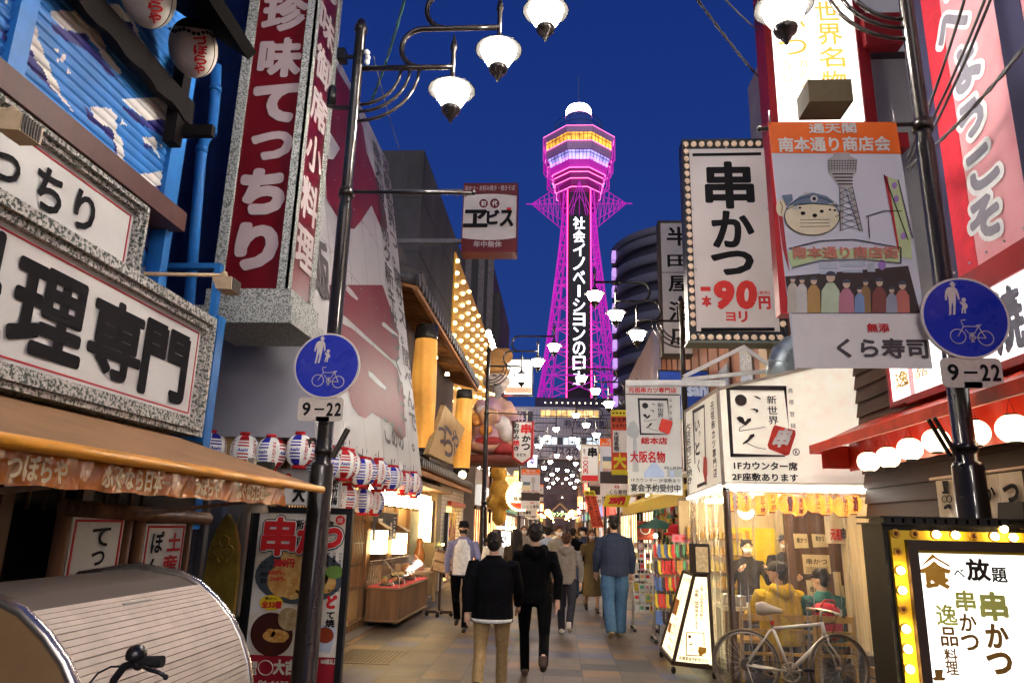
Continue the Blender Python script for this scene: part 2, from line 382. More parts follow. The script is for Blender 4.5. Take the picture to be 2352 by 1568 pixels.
road=mat('far road asphalt',(.06,.058,.055),.75); struct(MB().poly([V(q) for q in ((-20,150,-.01),(20,150,-.01),(20,600,-.01),(-20,600,-.01))]),'road',road)
b=MB(); pl=Pl((0,0,.004),(1,0,0),(0,1,0))
b.slab(pl,-2.86,9.42,-2.06,10.45,-.004,.002); mc=MB()
for i in range(13):
    for j in range(16): mc.slab(pl,-2.8+i*.056,9.5+j*.058,-2.8+i*.056+.036,9.5+j*.058+.036,.002,.006)
r=thing('manhole_cover','rusty square manhole cover set in the paving near the display case','manhole',(-2.46,9.9,0))
b.build('rim',mat('manhole iron',(.12,.09,.06),.55,.6,scale=20,var=.4),r); mc.build('tread_pattern',mat('manhole studs',(.07,.05,.035),.5,.6),r)
# hills / tower blocks far behind
# ================================================================ the lit tower
TX=4.4
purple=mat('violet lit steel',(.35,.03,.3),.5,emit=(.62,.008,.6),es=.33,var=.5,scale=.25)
purple_dk=mat('violet steel shade',(.16,.02,.16),.6,emit=(.3,.005,.28),es=.35)
pinkneon=glow('pink neon',(1,.12,.36),2.6); redneon=glow('red neon',(1,.03,.16),4)
tower=thing('observation_tower','tall violet lit lattice tower with octagonal observation deck and glowing white top','tower',(TX,166,0))
def octa(z,w,ch=.36):       # octagon ring of half width w, its corners cut at ch
    c=w*ch; return [V((TX+x,166+y,z)) for x,y in ((-c,-w),(c,-w),(w,-c),(w,c),(c,w),(-c,w),(-w,c),(-w,-c))]
def loft(mb,rings,mi=0,cap=True):
    n=len(rings[0]); o=len(mb.v)
    for r_ in rings: mb.v+=r_
    for i in range(len(rings)-1):
        for k in range(n): mb.f.append((o+i*n+k,o+i*n+(k+1)%n,o+(i+1)*n+(k+1)%n,o+(i+1)*n+k)); mb.m.append(mi); mb.s.append(False)
    if cap: mb.f.append(tuple(o+k for k in range(n-1,-1,-1))); mb.m.append(mi); mb.s.append(False); mb.f.append(tuple(o+(len(rings)-1)*n+k for k in range(n))); mb.m.append(mi); mb.s.append(False)
    return mb
# lattice shaft
def half(z): # outer half width of the lattice
    P=[(0,14.5),(32.5,8.6),(49.7,6.5),(69,4.4),(77,3.9),(82,3.7)]
    for (a,x),(c,y) in zip(P,P[1:]):
        if z<=c: return x+(y-x)*(z-a)/(c-a)
    return 3.7
b=MB(); zs=[24,29,34.5,40,45.5,51,56.5,62,67,72,77,82]
for sx in (-1,1):
    for sy in (-1,1):
        for z0,z1 in zip(zs,zs[1:]):
            h0,h1=half(z0),half(z1)
            for k in (1,.72):
                b.bar((TX+sx*h0*k,166+sy*h0*(1 if k==1 else 1),z0),(TX+sx*h1*k,166+sy*h1,z1),.36 if k==1 else .22)
            b.bar((TX+sx*h0,166+sy*h0,z0),(TX+sx*h1*.72,166+sy*h1,z1),.16); b.bar((TX+sx*h0*.72,166+sy*h0,z0),(TX+sx*h1,166+sy*h1,z1),.16)
            b.bar((TX+sx*h1*.72,166+sy*h1,z1),(TX+sx*h1,166+sy*h1,z1),.2)
for sy in (-1,1):
    for z0,z1 in zip(zs,zs[1:]):
        h0,h1=half(z0),half(z1); y0,y1=166+sy*h0,166+sy*h1
        b.bar((TX-h0*.72,y0,z0),(TX+h1*.72,y1,z1),.2); b.bar((TX+h0*.72,y0,z0),(TX-h1*.72,y1,z1),.2); b.bar((TX-h1,y1,z1),(TX+h1,y1,z1),.3)
        for sx in (-1,1): b.bar((TX+sx*h0,166-h0,z0),(TX+sx*h1,166+h1,z1),.2); b.bar((TX+sx*h0,166+h0,z0),(TX+sx*h1,166-h1,z1),.2); b.bar((TX+sx*h1,166-h1,z1),(TX+sx*h1,166+h1,z1),.25)
        if sy<0 and z1<70:
            for t in (.33,.66):
                zz=z0+(z1-z0)*t; hh=half(zz)
                for sx in (-1,1): b.bar((TX+sx*hh*.72,166-hh,zz),(TX+sx*hh,166-hh,zz),.14)
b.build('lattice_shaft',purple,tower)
b=MB(); b.box((TX-2.6,159.5,30),(TX+2.6,172,80)); b.build('lift_shaft',mat('tower core dark',(.03,.025,.05),.6),tower)
sp_=FR(158); tw=4.33
b=MB(); b.slab(sp_,tw-2.35,28,tw+2.35,73.2,-.6,0); b.build('sign_panel',mat('tower sign dark',(.02,.018,.03),.5),tower)
b=MB(); pos=[503,541,579,617,655,693,731,769,790,828,846,880]
TXT='社会イノベーションの日立'; vt,vb=73.0,32.3; hh=(vt-vb)/12
for i,c in enumerate(TXT):
    hgt=hh*.93
    if c=='ー': b.slab(sp_,tw-.28,vt-(i+.9)*hh,tw+.28,vt-(i+.08)*hh,.05,.09)
    else: b.glyph(c,sp_.fn(.1),tw-1.38,vt-(i+.97)*hh,tw+1.38,vt-(i+.04)*hh,.014,'box')
b.build('lettering',glow('white neon letters',(.92,.93,1),2.2),tower)
for sx in (-1,1): MB().slab(sp_,tw+sx*2.75-.13,28,tw+sx*2.75+.13,80,-.05,.12).build('neon_line',redneon,tower)
# decks
dk=mat('deck cladding',(.3,.22,.33),.5,var=.15,scale=.3,emit=(.32,.04,.42),es=.08); dk2=mat('magenta lit deck cladding',(.35,.06,.35),.5,emit=(.6,.01,.5),es=.28)  # tower lighting on the cladding is put into its colour and glow
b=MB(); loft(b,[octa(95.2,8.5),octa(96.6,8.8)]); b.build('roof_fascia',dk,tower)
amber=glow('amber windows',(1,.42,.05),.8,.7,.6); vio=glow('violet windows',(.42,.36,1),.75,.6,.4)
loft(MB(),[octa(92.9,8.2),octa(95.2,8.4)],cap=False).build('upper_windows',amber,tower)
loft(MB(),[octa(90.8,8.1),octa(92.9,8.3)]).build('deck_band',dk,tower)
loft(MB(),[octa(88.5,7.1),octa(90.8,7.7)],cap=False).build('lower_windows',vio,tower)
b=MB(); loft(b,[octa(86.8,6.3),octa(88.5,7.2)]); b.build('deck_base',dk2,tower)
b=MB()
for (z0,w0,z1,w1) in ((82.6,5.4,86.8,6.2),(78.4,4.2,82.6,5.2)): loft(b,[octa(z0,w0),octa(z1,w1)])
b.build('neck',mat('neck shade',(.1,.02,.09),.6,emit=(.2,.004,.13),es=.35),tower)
for z,w in ((96.7,8.9),(92.9,8.45),(88.6,7.8),(86.6,6.6),(85.6,6.3),(84.1,5.9),(82.0,5.5)):
    o_=octa(z,w); q=MB(); q.tube(o_,.075 if z>88 else .11,6,closed=True); q.build('neon_ring',pinkneon,tower)
b=MB()     # window mullions
for z0,w0,z1,w1 in ((92.9,8.25,95.2,8.45),(88.5,7.15,90.8,7.75)):
    A,B=octa(z0,w0+.03),octa(z1,w1+.03)
    for k in range(8):
        for t in (0,.17,.33,.5,.67,.83): b.bar(A[k].lerp(A[(k+1)%8],t),B[k].lerp(B[(k+1)%8],t),.13)
        for t in (.72,): b.bar(A[k].lerp(B[k],t),A[(k+1)%8].lerp(B[(k+1)%8],t),.11)
b.build('mullions',black,tower)
b=MB()      # outer stepped shell ribs
for sx in (-1,1):
    for yy in (-3.3,3.3):
        for pts in (((8.9,96.4),(8.9,90.2),(7.9,88.6),(7.9,85.6),(6.1,84.2)),((8.3,96),(8.3,90.8),(7.3,89.2),(7.3,86),(5.9,84.8))):
            for (x0,z0),(x1,z1) in zip(pts,pts[1:]): b.bar((TX+sx*x0,166+yy,z0),(TX+sx*x1,166+yy,z1),.3)
        for z in (86.5,88,90.4,92,94): b.bar((TX+sx*(7.6 if z<89 else 8.6),166+yy,z),(TX+sx*(7.6 if z<89 else 8.6),166-yy,z),.25)
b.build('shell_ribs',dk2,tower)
b=MB()      # spider truss arms
for sx in (-1,1):
    tip=V((TX+sx*11.6,163,78.6))
    for y in (160,166):
        for z in (82.6,73.0):
            ro=V((TX+sx*3.9,y,z)); b.bar(ro,tip,.15)
        for t in (.15,.3,.45,.6,.75,.88):
            a=V((TX+sx*3.9,y,82.6)).lerp(tip,t); c=V((TX+sx*3.9,y,73)).lerp(tip,t); b.bar(a,c,.1)
            c2=V((TX+sx*3.9,y,73)).lerp(tip,max(0,t-.15)); b.bar(a,c2,.1)
    b.bar((TX+sx*3.9,163,78.6),tip,.14); b.bar(tip,tip+V((sx*1.4,0,0)),.2)
for k in range(5):
    x=(-2.6,-1.3,0,1.3,2.6)[k]; b.bar((TX,157.6,82),(TX+x*1.2,158.2,73.5),.14)
for x in (-1,1): b.bar((TX+x*2.6,158,73.5),(TX,158,78.5),.12); b.bar((TX+x*1.3,158,78),(TX+x*2,158,73.3),.1)
b.build('truss_arms',purple,tower)
MB().lathe((TX,166,0),[(3.5,96),(3.5,104)],20).build('lantern_drum',mat('drum dark blue',(.02,.03,.08),.4,emit=(.02,.05,.3),es=.3),tower)
MB().lathe((TX,166,0),[(3.45,103.8),(3.5,104.1)],20).build('neon_ring',pinkneon,tower)
MB().lathe((TX,166,0),[(3.1,104.1),(3.3,104.4),(3.3,106),(2.9,106.8),(2.0,107.3),(0,107.6)],24).build('beacon_dome',glow('white beacon',(.95,.98,1),7),tower)
b=MB()
for z in (98.6,100.2,101.8): b.tube([V((TX+6*cos(t*PI/12),166+6*sin(t*PI/12),z)) for t in range(24)],.06,5,closed=True)
for t in range(24): b.bar((TX+6*cos(t*PI/12),166+6*sin(t*PI/12),96.6),(TX+6*cos(t*PI/12),166+6*sin(t*PI/12),101.8),.07)
b.bar((TX,166,107.5),(TX,166,116.5),.1); b.build('railing',black,tower)
# base block straddling the street
base=thing('tower_base_building','grey office block spanning the street on splayed legs under the lit tower','building',(1.8,152,0))
conc2=mat('base grey panels',(.62,.6,.66),.7,scale=.4,var=.12)
b=MB(); b.box((-10.5,150,15.2),(14.2,175,26)); b.build('wall',conc2,base)
b=MB(); b.box((-5.2,151,26),(14.6,174,28.2)); b.build('roof_terrace',mat('terrace dark mesh',(.06,.05,.1),.7),base)
b=MB(); pl=FR(150)
for i in range(36): b.slab(pl,-10.4+i*.7,15.4,-10.36+i*.7,25.8,0,.05)
for z in (17.6,19.8,21.6,23.6): b.slab(pl,-10.5,z,14.2,z+.08,0,.06)
b.build('panel_joints',mat('joint grey',(.12,.12,.15),.8),base)
wl=glow('warm office window',(1,.6,.2),1.1,.6,.6); wc=glow('cool office window',(.75,.9,.95),.8,.5,.6); wdk=mat('dark pane',(.03,.035,.05),.1)
for i in range(11): MB().slab(pl,-3.9+i*1.12,23.95,-3.0+i*1.12,25.3,.02,.07).build('window',wl,base)
for i in range(13): MB().slab(pl,-5.2+i*1.22,18.2,-4.2+i*1.22,19.6,.02,.07).build('window',wc if i%4 else wdk,base)
for i in range(3): MB().slab(pl,-9.8+i*1.5,21.9,-8.6+i*1.5,25,.02,.07).build('window',wdk,base)
letters(base,mat('facade letters',(.1,.08,.13),.6),[('明けない夜は無い',1,21.7,10.6,23.4,False,.02),('マスクの下は笑顔',-1.6,15.8,9.6,17.7,False,.02)],pl,.09)
b=MB()
for sx in (-1,1):
    b.bar((1.8+sx*3.2,153,14.8),(1.8+sx*11.5,153,0),1.5,1.5); b.bar((1.8+sx*10.5,153,0),(1.8+sx*10.5,153,15),1.3,1.3)
    b.bar((1.8+sx*4,172,14.8),(1.8+sx*11.5,172,0),1.4,1.4)
b.box((-10,151.5,12.2),(13.8,155,15.1)); b.box((-10,152,8.2),(13.8,153,9.0)); b.build('leg',mat('leg concrete',(.13,.13,.17),.85,scale=.5),base)
MB().box((3.9,151.2,6.0),(9.6,151.5,7.2)).build('lit_bay',glow('bay light',(1,.75,.5),1.1,.4,.5),base)
r=thing('string_light','string of small warm lamps along the edge of the dark roof terrace','lights',(5,149.8,26.7))
MB().tube([(-3.5,149.8,26.6),(13.5,149.8,26.6)],.04,5).build('wire',black,r)
for i in range(14): MB().ball((-3+i*1.2,149.8,26.9),.14,6,4).build('bulb',glow('terrace lamps',(1,.8,.5),6),r)
# ================================================================ LEFT: blue restaurant with painted shutters
zp=lambda z,ox=0,oy=0,k=.3516:[(ox+x*k,oy+y*k) for x,y in z]
blue=mat('blue paint',(.028,.19,.56),.45,var=.25,scale=2.2,bump=.05); navy=mat('navy paint',(.02,.02,.16),.5,var=.4,scale=12)
wavew=mat('white wave paint',(.74,.71,.68),.6,var=.12,scale=9); bluedk=mat('dark blue wall paint',(.012,.035,.16),.6,var=.3)
brownbeam=mat('brown beam paint',(.1,.045,.04),.5,var=.2)
def granite(name,sc=26,a=(.06,.08,.065),c=(.6,.58,.54)):
    m=mat(name,a,.5,0,scale=sc,c2=c,lo=.44,hi=.53,bump=.9); return m
gran=granite('chipped granite',38)
bb_=thing('blue_restaurant','bright blue restaurant front with white painted waves on corrugated shutters','building',(-3.6,3.5,0))
SH=LW(-3.4)
b=MB(); b.box((-8,-3,3.9),(-3.5,5.62,12)); b.box((-8,5.62,2.2),(-4.2,8.09,12)); b.build('wall',bluedk,bb_)
waves_w=[[(320,70),(410,75),(530,70),(585,110),(620,180),(660,260),(720,380),(790,480),(765,490),(700,420),(640,330),(590,270),(550,220),(480,215),(400,180),(340,120)],
 [(780,650),(1100,630),(1150,700),(1165,740),(1150,880),(1120,850),(1105,780),(960,785),(880,730),(820,690)],
 [(590,695),(715,710),(755,760),(755,850),(800,950),(805,1040),(820,1095),(780,1050),(745,940),(725,830),(660,820),(600,760)],
 [(870,1140),(1000,1130),(1150,1080),(1140,1170),(1110,1205),(1000,1215),(920,1180)],
 [(25,165),(110,180),(200,140),(235,190),(245,270),(290,370),(350,520),(410,640),(490,760),(400,660),(330,570),(270,450),(180,310),(100,240)],
 [(920,900),(1010,895),(1020,960),(1025,1000),(1045,1050),(1000,990),(980,955),(930,930)],
 [(600,30),(760,30),(860,130),(900,220),(950,310),(975,370),(940,350),(890,230),(850,150),(720,110),(620,80)]]
waves_n=[[(330,150),(400,185),(480,215),(550,222),(600,310),(680,410),(760,510),(700,480),(640,400),(560,330),(430,270),(350,200)],
 [(790,690),(880,735),(960,785),(1105,780),(1120,860),(1150,940),(1060,890),(960,840),(850,770)],
 [(530,670),(600,760),(660,820),(725,830),(745,940),(780,1050),(815,1100),(770,1060),(735,940),(680,860),(580,780)],
 [(880,1160),(920,1180),(1000,1215),(1110,1205),(1140,1200),(1130,1270),(1050,1270),(960,1240)],
 [(0,190),(100,240),(180,310),(270,450),(330,570),(380,640),(300,560),(220,470),(100,330),(0,250)],
 [(925,930),(980,955),(1000,985),(950,970)],
 [(670,110),(850,150),(890,230),(940,350),(970,390),(900,330),(820,230),(700,170)]]
drops=[(645,165,14,26),(680,215,7,12),(640,225,14,14),(405,380,20,26),(360,330,8,14),(362,392,8,14),(440,470,9,20),(950,465,9,20),(935,505,13,22),(1040,470,10,20),(790,800,10,20),(812,812,6,8),(1050,955,7,14),(30,15,16,18)]
fig=[]
for P in waves_n: fig.append(([SH.px(*q) for q in zp(P)],2))
for P in waves_w: fig.append(([SH.px(*q) for q in zp(P)],1))
for x,y,a,c in drops: fig.append(([SH.px(*q) for q in zp([(x+a*cos(t*PI/4),y+c*sin(t*PI/4)) for t in range(8)])],1))
pitch=.075
def slat(z): f=(z/pitch)%1; return .012*min(1,max(0,(abs(f-.5)-.1)/.18)) 
def shutter(y0,y1):
    b=MB(); z0,z1=4.28,6.6; painted(b,SH,y0,z0,y1,z1,int((y1-y0)/.018),int((z1-z0)/.0125),fig,slat); return b.build('shutter',[blue,wavew,navy],bb_)
shutter(3.72,5.36); shutter(1.9,3.58)
b=MB()
for y in (3.58,5.36): b.slab(SH,y,4.25,y+.14,6.6,-.1,.05)
b.slab(SH,5.5,2.2,5.6,6.6,-.1,.03); b.build('post',blue,bb_)
b=MB(); q=LW(-3.3); b.slab(q,1.5,4.08,5.56,4.25,-.25,.06); b.build('beam',brownbeam,bb_)
b=MB(); b.slab(LW(-3.56),1.5,2.2,5.62,4.08,-.1,0); b.build('backing',bluedk,bb_)
# painted return wall with the drain pipe
pw=LW(-3.52); b=MB()
figs=[]
for P in ([(1195,800),(1245,795),(1255,850),(1265,915),(1225,880),(1195,845)],[(930,190),(1070,150),(1072,240),(1075,335),(1020,250),(945,230)],[(920,360),(990,330),(1060,440),(1000,400),(930,400)],[(1110,1240),(1180,1380),(1180,1395),(1110,1330)]):
    zy=490 if P[0][0]<1100 else 0; figs.append(([pw.px(*q) for q in zp(P,0,zy)],1)); figs.append(([pw.px(x+4,y+12) for x,y in zp(P,0,zy)],2))
figs=[f for f in figs if f[1]==2]+[f for f in figs if f[1]==1]
painted(b,pw,4.95,2.2,5.8,6.6,70,300,figs,None,0); b.build('painted_return',[blue,wavew,navy],bb_)
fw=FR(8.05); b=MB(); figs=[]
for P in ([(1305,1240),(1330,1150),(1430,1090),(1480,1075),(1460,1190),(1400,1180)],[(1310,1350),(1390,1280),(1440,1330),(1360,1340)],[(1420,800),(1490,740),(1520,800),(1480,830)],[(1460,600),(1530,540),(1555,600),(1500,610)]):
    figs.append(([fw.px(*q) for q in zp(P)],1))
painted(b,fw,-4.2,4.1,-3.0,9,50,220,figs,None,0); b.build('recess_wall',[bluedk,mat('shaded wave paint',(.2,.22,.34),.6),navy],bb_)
def pxl(pts,x): return [PX(u,v,x) for u,v in pts]
MB().tube(pxl([(497,150),(494,230),(487,300),(470,322),(463,345),(452,480),(432,730)],-3.62),.052,12).build('drain_pipe',mat('blue pipe',(.03,.2,.6),.35),bb_)
b=MB()
for z in (6.25,5.2,4.6,3.0): pass
for (u,v) in ((495,205),(463,345),(483,305)): p_=PX(u,v,-3.62); b.lathe(p_,[(.06,-.03),(.06,.03)],12)
b.build('pipe_collar',blue,bb_)
b=MB(); q=LW(-3.35); y0,z1=q.px(395,550); y1,z0=q.px(490,675)
b.ring(FR(6.25),-3.78,3.3,-3.28,4.0,.05,-.06,.02); b.build('meter_frame',blue,bb_)
b=MB(); b.box((-3.5,6.28,1.6),(-3.2,6.42,3.55)); b.build('corner_post',blue,bb_)
# eave above the lanterns
ev=thing('lantern_eave','black timber eave with small roof over the painted shutters','eave',(-3.0,3.4,5.0))
b=MB(); b.hexa([V(q) for q in ((-2.62,.5,5.42),(-3.5,.5,6.05),(-3.5,5.07,6.05),(-2.62,5.07,5.42),(-2.58,.5,5.52),(-3.5,.5,6.17),(-3.5,5.12,6.17),(-2.58,5.12,5.52))]); b.build('roof',mat('eave black',(.004,.0035,.0035),.8,spec=.03),ev)
b=MB()
pts=[]
for i in range(0,41):
    y=1+i*.11; pts.append((y,4.98+.05*abs(sin(i*.8))))
b.prism(LW(-3.24),[(1,5.22)]+pts+[(5.4,5.22)],-.05,.02); b.box((-3.34,5.2,4.75),(-3.24,5.32,5.6)); b.box((-3.3,5.3,4.86),(-2.98,5.36,4.96))
b.build('bracket',mat('weathered black timber',(.014,.012,.012),.8,scale=14,var=.35,spec=.06),ev)
MB().box((-3.35,3.9,5.75),(-3.0,4.6,5.85)).build('board',mat('red brown board',(.18,.05,.03),.6),ev)
def puffer(loc,label):
    r=thing('paper_lantern',label,'lantern',loc,'white fish shaped lanterns under the black eave'); c=V(loc)
    prof=[(.19*sin(PI*i/18)*(1 if i>3 else .98),-.23*cos(PI*i/18)*1.03) for i in range(19)]
    b=MB(); b.lathe(c,prof,32,mi=lambda i,k:1 if i>=13 else 0); b.build('shade',[mat('lantern paper',(.62,.58,.52),.5,var=.08,scale=14),black],r)
    b=MB()
    for k in range(14):
        t=-2.6+k*.2; rr=.178; z=.115+.012*sin(k*1.3); q=Pl(c+V((rr*cos(t),rr*sin(t),z)),(-sin(t),cos(t),0),(-.45*cos(t),-.45*sin(t),1)); b.disc(q,0,0,.016,.004,12)
    b.build('dots',black,r)
    b=MB(); f=lambda x,y:c+V(((.195*math.sqrt(max(.1,1-(y/.24)**2))+.004)*cos(-.75+x/.19),(.195*math.sqrt(max(.1,1-(y/.24)**2))+.004)*sin(-.75+x/.19),y))
    b.line('づぼらや',f,-.055,-.2,.055,.1,True,.05,'box'); b.build('lettering',redink,r)
    b=MB(); b.tube([c+V((0,0,.23)),c+V((0,0,.33))],.006,5); b.tube([c+V((.19*sin(PI*i/18),-.002,0))+V((0,0,-.236*cos(PI*i/18))) for i in range(19)],.004,4); b.build('wire',black,r)
    r.rotation_euler=(R(32),R(8),0)
    return r
pa=puffer((-3.07,5.0,5.49),'white fish shaped paper lantern with black top, nearest the red vertical sign')
dup(pa,PX(341,-12,-3.07),'white fish shaped paper lantern cut off by the top of the view')
# granite framed boards
def board(name,label,x,y0,z0,y1,z1,fw,loc):
    pl=LW(x); r=thing(name,label,'sign',pl.p((y0+y1)/2,z0)); b=MB(); b.slab(pl,y0,z0,y1,z1,-.1,0); b.build('panel',white,r)
    b=MB()
    for k,(a,c,d) in enumerate(((0,.36,.05),(.36,.7,.085),(.7,1.0,.06))):
        i0=fw*a; i1=fw*c-.004
        for s0,s1 in (((y0-i1,z0-i1),(y1+i1,z0-i0)),((y0-i1,z1+i0),(y1+i1,z1+i1)),((y0-i1,z0-i0),(y0-i0,z1+i0)),((y1+i0,z0-i0),(y1+i1,z1+i0))):
            b.slab(pl,s0[0],s0[1],s1[0],s1[1],-.12,d)
    b.build('frame',gran,r)
    q=.045; e=MB(); e.ring(pl,y0+q,z0+q,y1-q,z1-q,.012,0,.004); e.build('border_line',mat('red line',(.5,.03,.04),.5),r)
    return r,pl
r1,pl1=board('shop_sign','white board with large black characters in a rough granite frame above the tan awning',-3.2,1.2,2.53,5.99,3.32,.15,0)
b=MB()
for ch,(a,t,c,d),w in (('料',(-300,40,30,700),.05),('理',(45,340,570,960),.04),('専',(565,560,935,1100),.038),('門',(915,725,1225,1225),.045)):
    b.gpx(ch,pl1,a*.3516,490+t*.3516,c*.3516,490+d*.3516,w)
b.build('lettering',ink,r1)
r2,pl2=board('shop_sign','smaller white granite framed board with three black characters under the brown beam',-3.33,1.5,3.4,4.98,3.99,.1,0)
b=MB()
for ch,(a,t,c,d) in (('っ',(-70,990,135,1200)),('ち',(215,1095,412,1395)),('り',(472,1250,620,1520))): b.gpx(ch,pl2,a*.3516,t*.3516,c*.3516,d*.3516,.035)
b.build('lettering',ink,r2)
def flood(label,tip,base,aim):
    r=thing('flood_lamp',label,'lamp',base,'beige flood lamps over the signs'); cr=mat('yellowed plastic',(.5,.38,.24),.45,scale=12,var=.2)
    MB().tube([base,tip],.016,8).build('arm',cr,r)
    q=Pl(tip+V((0,0,-.02)),(0,1,0),(0,0,1)); b=MB()
    c=V(tip)+V((.03,.02,-.08)); h=[(-.05,-.09,-.055),(.07,-.07,-.055),(.07,.09,-.055),(-.05,.09,-.055),(-.09,-.1,.04),(.06,-.08,.05),(.06,.1,.05),(-.09,.1,.04)]
    b.hexa([c+V(x) for x in h]); b.ball(V(tip),(.03,.03,.035),8,6); b.build('lamp_head',cr,r)
    b=MB()
    for k in range(7): b.box(c+V((.066,-.06+k*.02,-.05)),c+V((.075,-.05+k*.02,.045)))
    b.build('grille',mat('grille grey',(.1,.09,.08),.6),r); return r
flood('beige flood lamp on an arm reaching to the foot of the red vertical sign',PX(515,632,-2.72),PX(330,629,-3.15),0)
flood('rust stained beige flood lamp over the upper granite framed board',PX(30,258,-2.9),PX(-60,240,-3.3),0)
# tall red vertical sign
FRS=FR(6.9); x0,x1=-3.60,-2.84; zb=4.0
rs=thing('vertical_sign','tall dark red vertical sign with pale rounded characters in a granite frame','sign',(-3.2,7.3,3.9))
b=MB(); b.box((x0,6.9,zb),(x1,7.66,12)); b.build('panel',darkred,rs)
b=MB(); fwd=.085
for (a,c) in ((x0-.02,x0+fwd),(x1-fwd,x1+.02)): b.box((a,6.86,zb),(c,6.9,12))
b.box((x1,6.86,zb),(x1+.02,6.99,12)); b.box((x1,7.57,zb),(x1+.02,7.68,12))
b.box((x0-.06,6.84,zb-.3),(x1+.08,7.72,zb)); b.box((x0-.12,6.78,zb-.38),(x1+.13,7.78,zb-.2)); b.build('frame',granite('sign granite',60,(.12,.15,.12),(.55,.56,.55)),rs)
pale=mat('pale mauve letters',(.42,.33,.34),.5,var=.05)
b=MB()
for ch,(a,t,c,d) in (('珍',(604,-12,710,74)),('味',(594,88,694,179)),('て',(579,193,687,283)),('っ',(576,302,674,369)),('ち',(550,387,657,494)),('り',(540,511,640,622))): b.gpx(ch,FRS,a,t,c,d,.05 if ch in '珍味' else .075,.008)
b.build('lettering',pale,rs)
sd=LW(x1); b=MB()
ys=sd.px(735,260)[0]
for i,ch in enumerate('珍味御席小料理'):
    vt=[-90,12,105,202,310,415,528][i]; vb=[0,100,197,300,405,520,628][i]; um=751-(vt+vb)/2*.083
    z1_=sd.px(um,vt)[1]; z0_=sd.px(um,vb)[1]; b.glyph(ch,sd.fn(.008),7.02,z0_,7.55,z1_,.035,'box')
b.build('side_lettering',mat('side letters',(.5,.43,.43),.5),rs)
# ================================================================ LEFT: canvas fronted building
cv=thing('canvas_fronted_shop','shop with grey front wall and leaning white billboard painted with giant red strokes','building',(-3.4,11,0))
cm_=mat('white canvas',(.48,.47,.47),.5,var=.12,scale=.7,spec=.35); gy=mat('grey front wall',(.34,.34,.39),.5,var=.08,scale=.8)
bN,bF,tN,tF=V((-2.8,8.1,2.62)),V((-2.8,14.56,2.62)),V((-3.94,8.1,9.55)),V((-3.94,14.56,9.55))
b=MB(); b.hexa([V((-9,8.1,2.62)),bN,bF,V((-9,14.56,2.62)),V((-9,8.1,9.55)),tN,tF,V((-9,14.56,9.55))]); b.build('wall',gy,cv)
FA=Pl((-2.8,8.1,2.62),(0,1,0),(tN-bN)); H=(tN-bN).length
b=MB(); b.slab(FA,.0,-.02,6.46,H,.002,.03); b.build('billboard',cm_,cv)
b=MB()
for k in range(1,6): b.slab(FA,k*1.08,0,k*1.08+.008,H,.03,.032)
for z in (1.4,2.8,4.2,5.6): b.slab(FA,0,z,6.46,z+.01,.03,.032)
b.build('panel_joint',mat('seam grey',(.3,.28,.28),.6),cv)
b=MB()
for k in range(0,13):
    for z in (.06,1.34,2.74,4.14,5.54,6.9): b.ball(FA.p(.05+k*.53,z,.034),.014,6,4)
b.build('rivets',steel,cv)
redp=mat('giant red strokes',(.18,.004,.013),.5,var=.1,scale=1,spec=.25)
def fpoly(mb,P,d): mb.poly([FA.p(*FA.px(u,v),d) for u,v in P])
za=lambda P:[(428.8+x*.3515,y*.3515) for x,y in P]; zc=lambda P:[(490+x*.3125,673.7+y*.3125) for x,y in P]
b=MB()
fpoly(b,za([(900,300),(985,480),(1070,620),(1140,840),(1165,1000),(1240,1200),(1290,1400),(1302,1490),(1285,1515),(1255,1480),(1195,1345),(1130,1440),(1080,1500),(1000,1480),(900,1300),(880,900)]),.036)
fpoly(b,zc([(830,-60),(1230,-60),(1290,120),(1350,300),(1348,490),(1330,502),(1290,480),(960,180),(860,110)]),.037)
fpoly(b,zc([(820,170),(1000,260),(1290,500),(1340,560),(1380,720),(1400,1050),(1372,1078),(1330,1050),(1290,960),(1150,880),(1100,920),(1050,900),(1000,830),(980,740),(880,480)]),.038)
b.build('red_strokes',redp,cv)
b=MB(); fpoly(b,zc([(1222,215),(1240,215),(1335,300),(1345,322),(1290,290),(1225,240)]),.042); fpoly(b,zc([(1120,570),(1150,590),(1252,690),(1250,712),(1200,680),(1125,610)]),.042)
fpoly(b,zc([(960,-60),(1000,-20),(1045,40),(1040,55),(990,20),(955,-20)]),.042); fpoly(b,za([(905,850),(940,900),(985,975),(940,1045),(905,1040)]),.042); b.build('white_gaps',cm_,cv)
gl=mat('grey brush letters',(.1,.09,.09),.6)
b=MB(); f=FA.fn(.046)
b.line('酒新世界つ。店サス。間ぺんで。',f,5.62,.4,6.4,6.95,True,.03,'str'); b.line('串大阪名物ク新キ世つくれこ',f,4.75,.9,5.5,6.8,True,.028,'str')
b.line('飯',f,.15,1.85,.95,2.8,False,.03,'str'); b.line('日の',f,.2,3.4,.8,5.2,True,.02,'str'); b.line('こあの',f,3.3,.28,4.9,.85,False,.02,'str'); b.build('lettering',gl,cv)
b=MB(); b.box((-2.98,8.05,2.5),(-2.84,14.5,2.6)); b.box((-4.4,8.3,2.45),(-2.9,14.5,2.56)); b.build('soffit',mat('soffit dark',(.05,.04,.035),.8),cv)
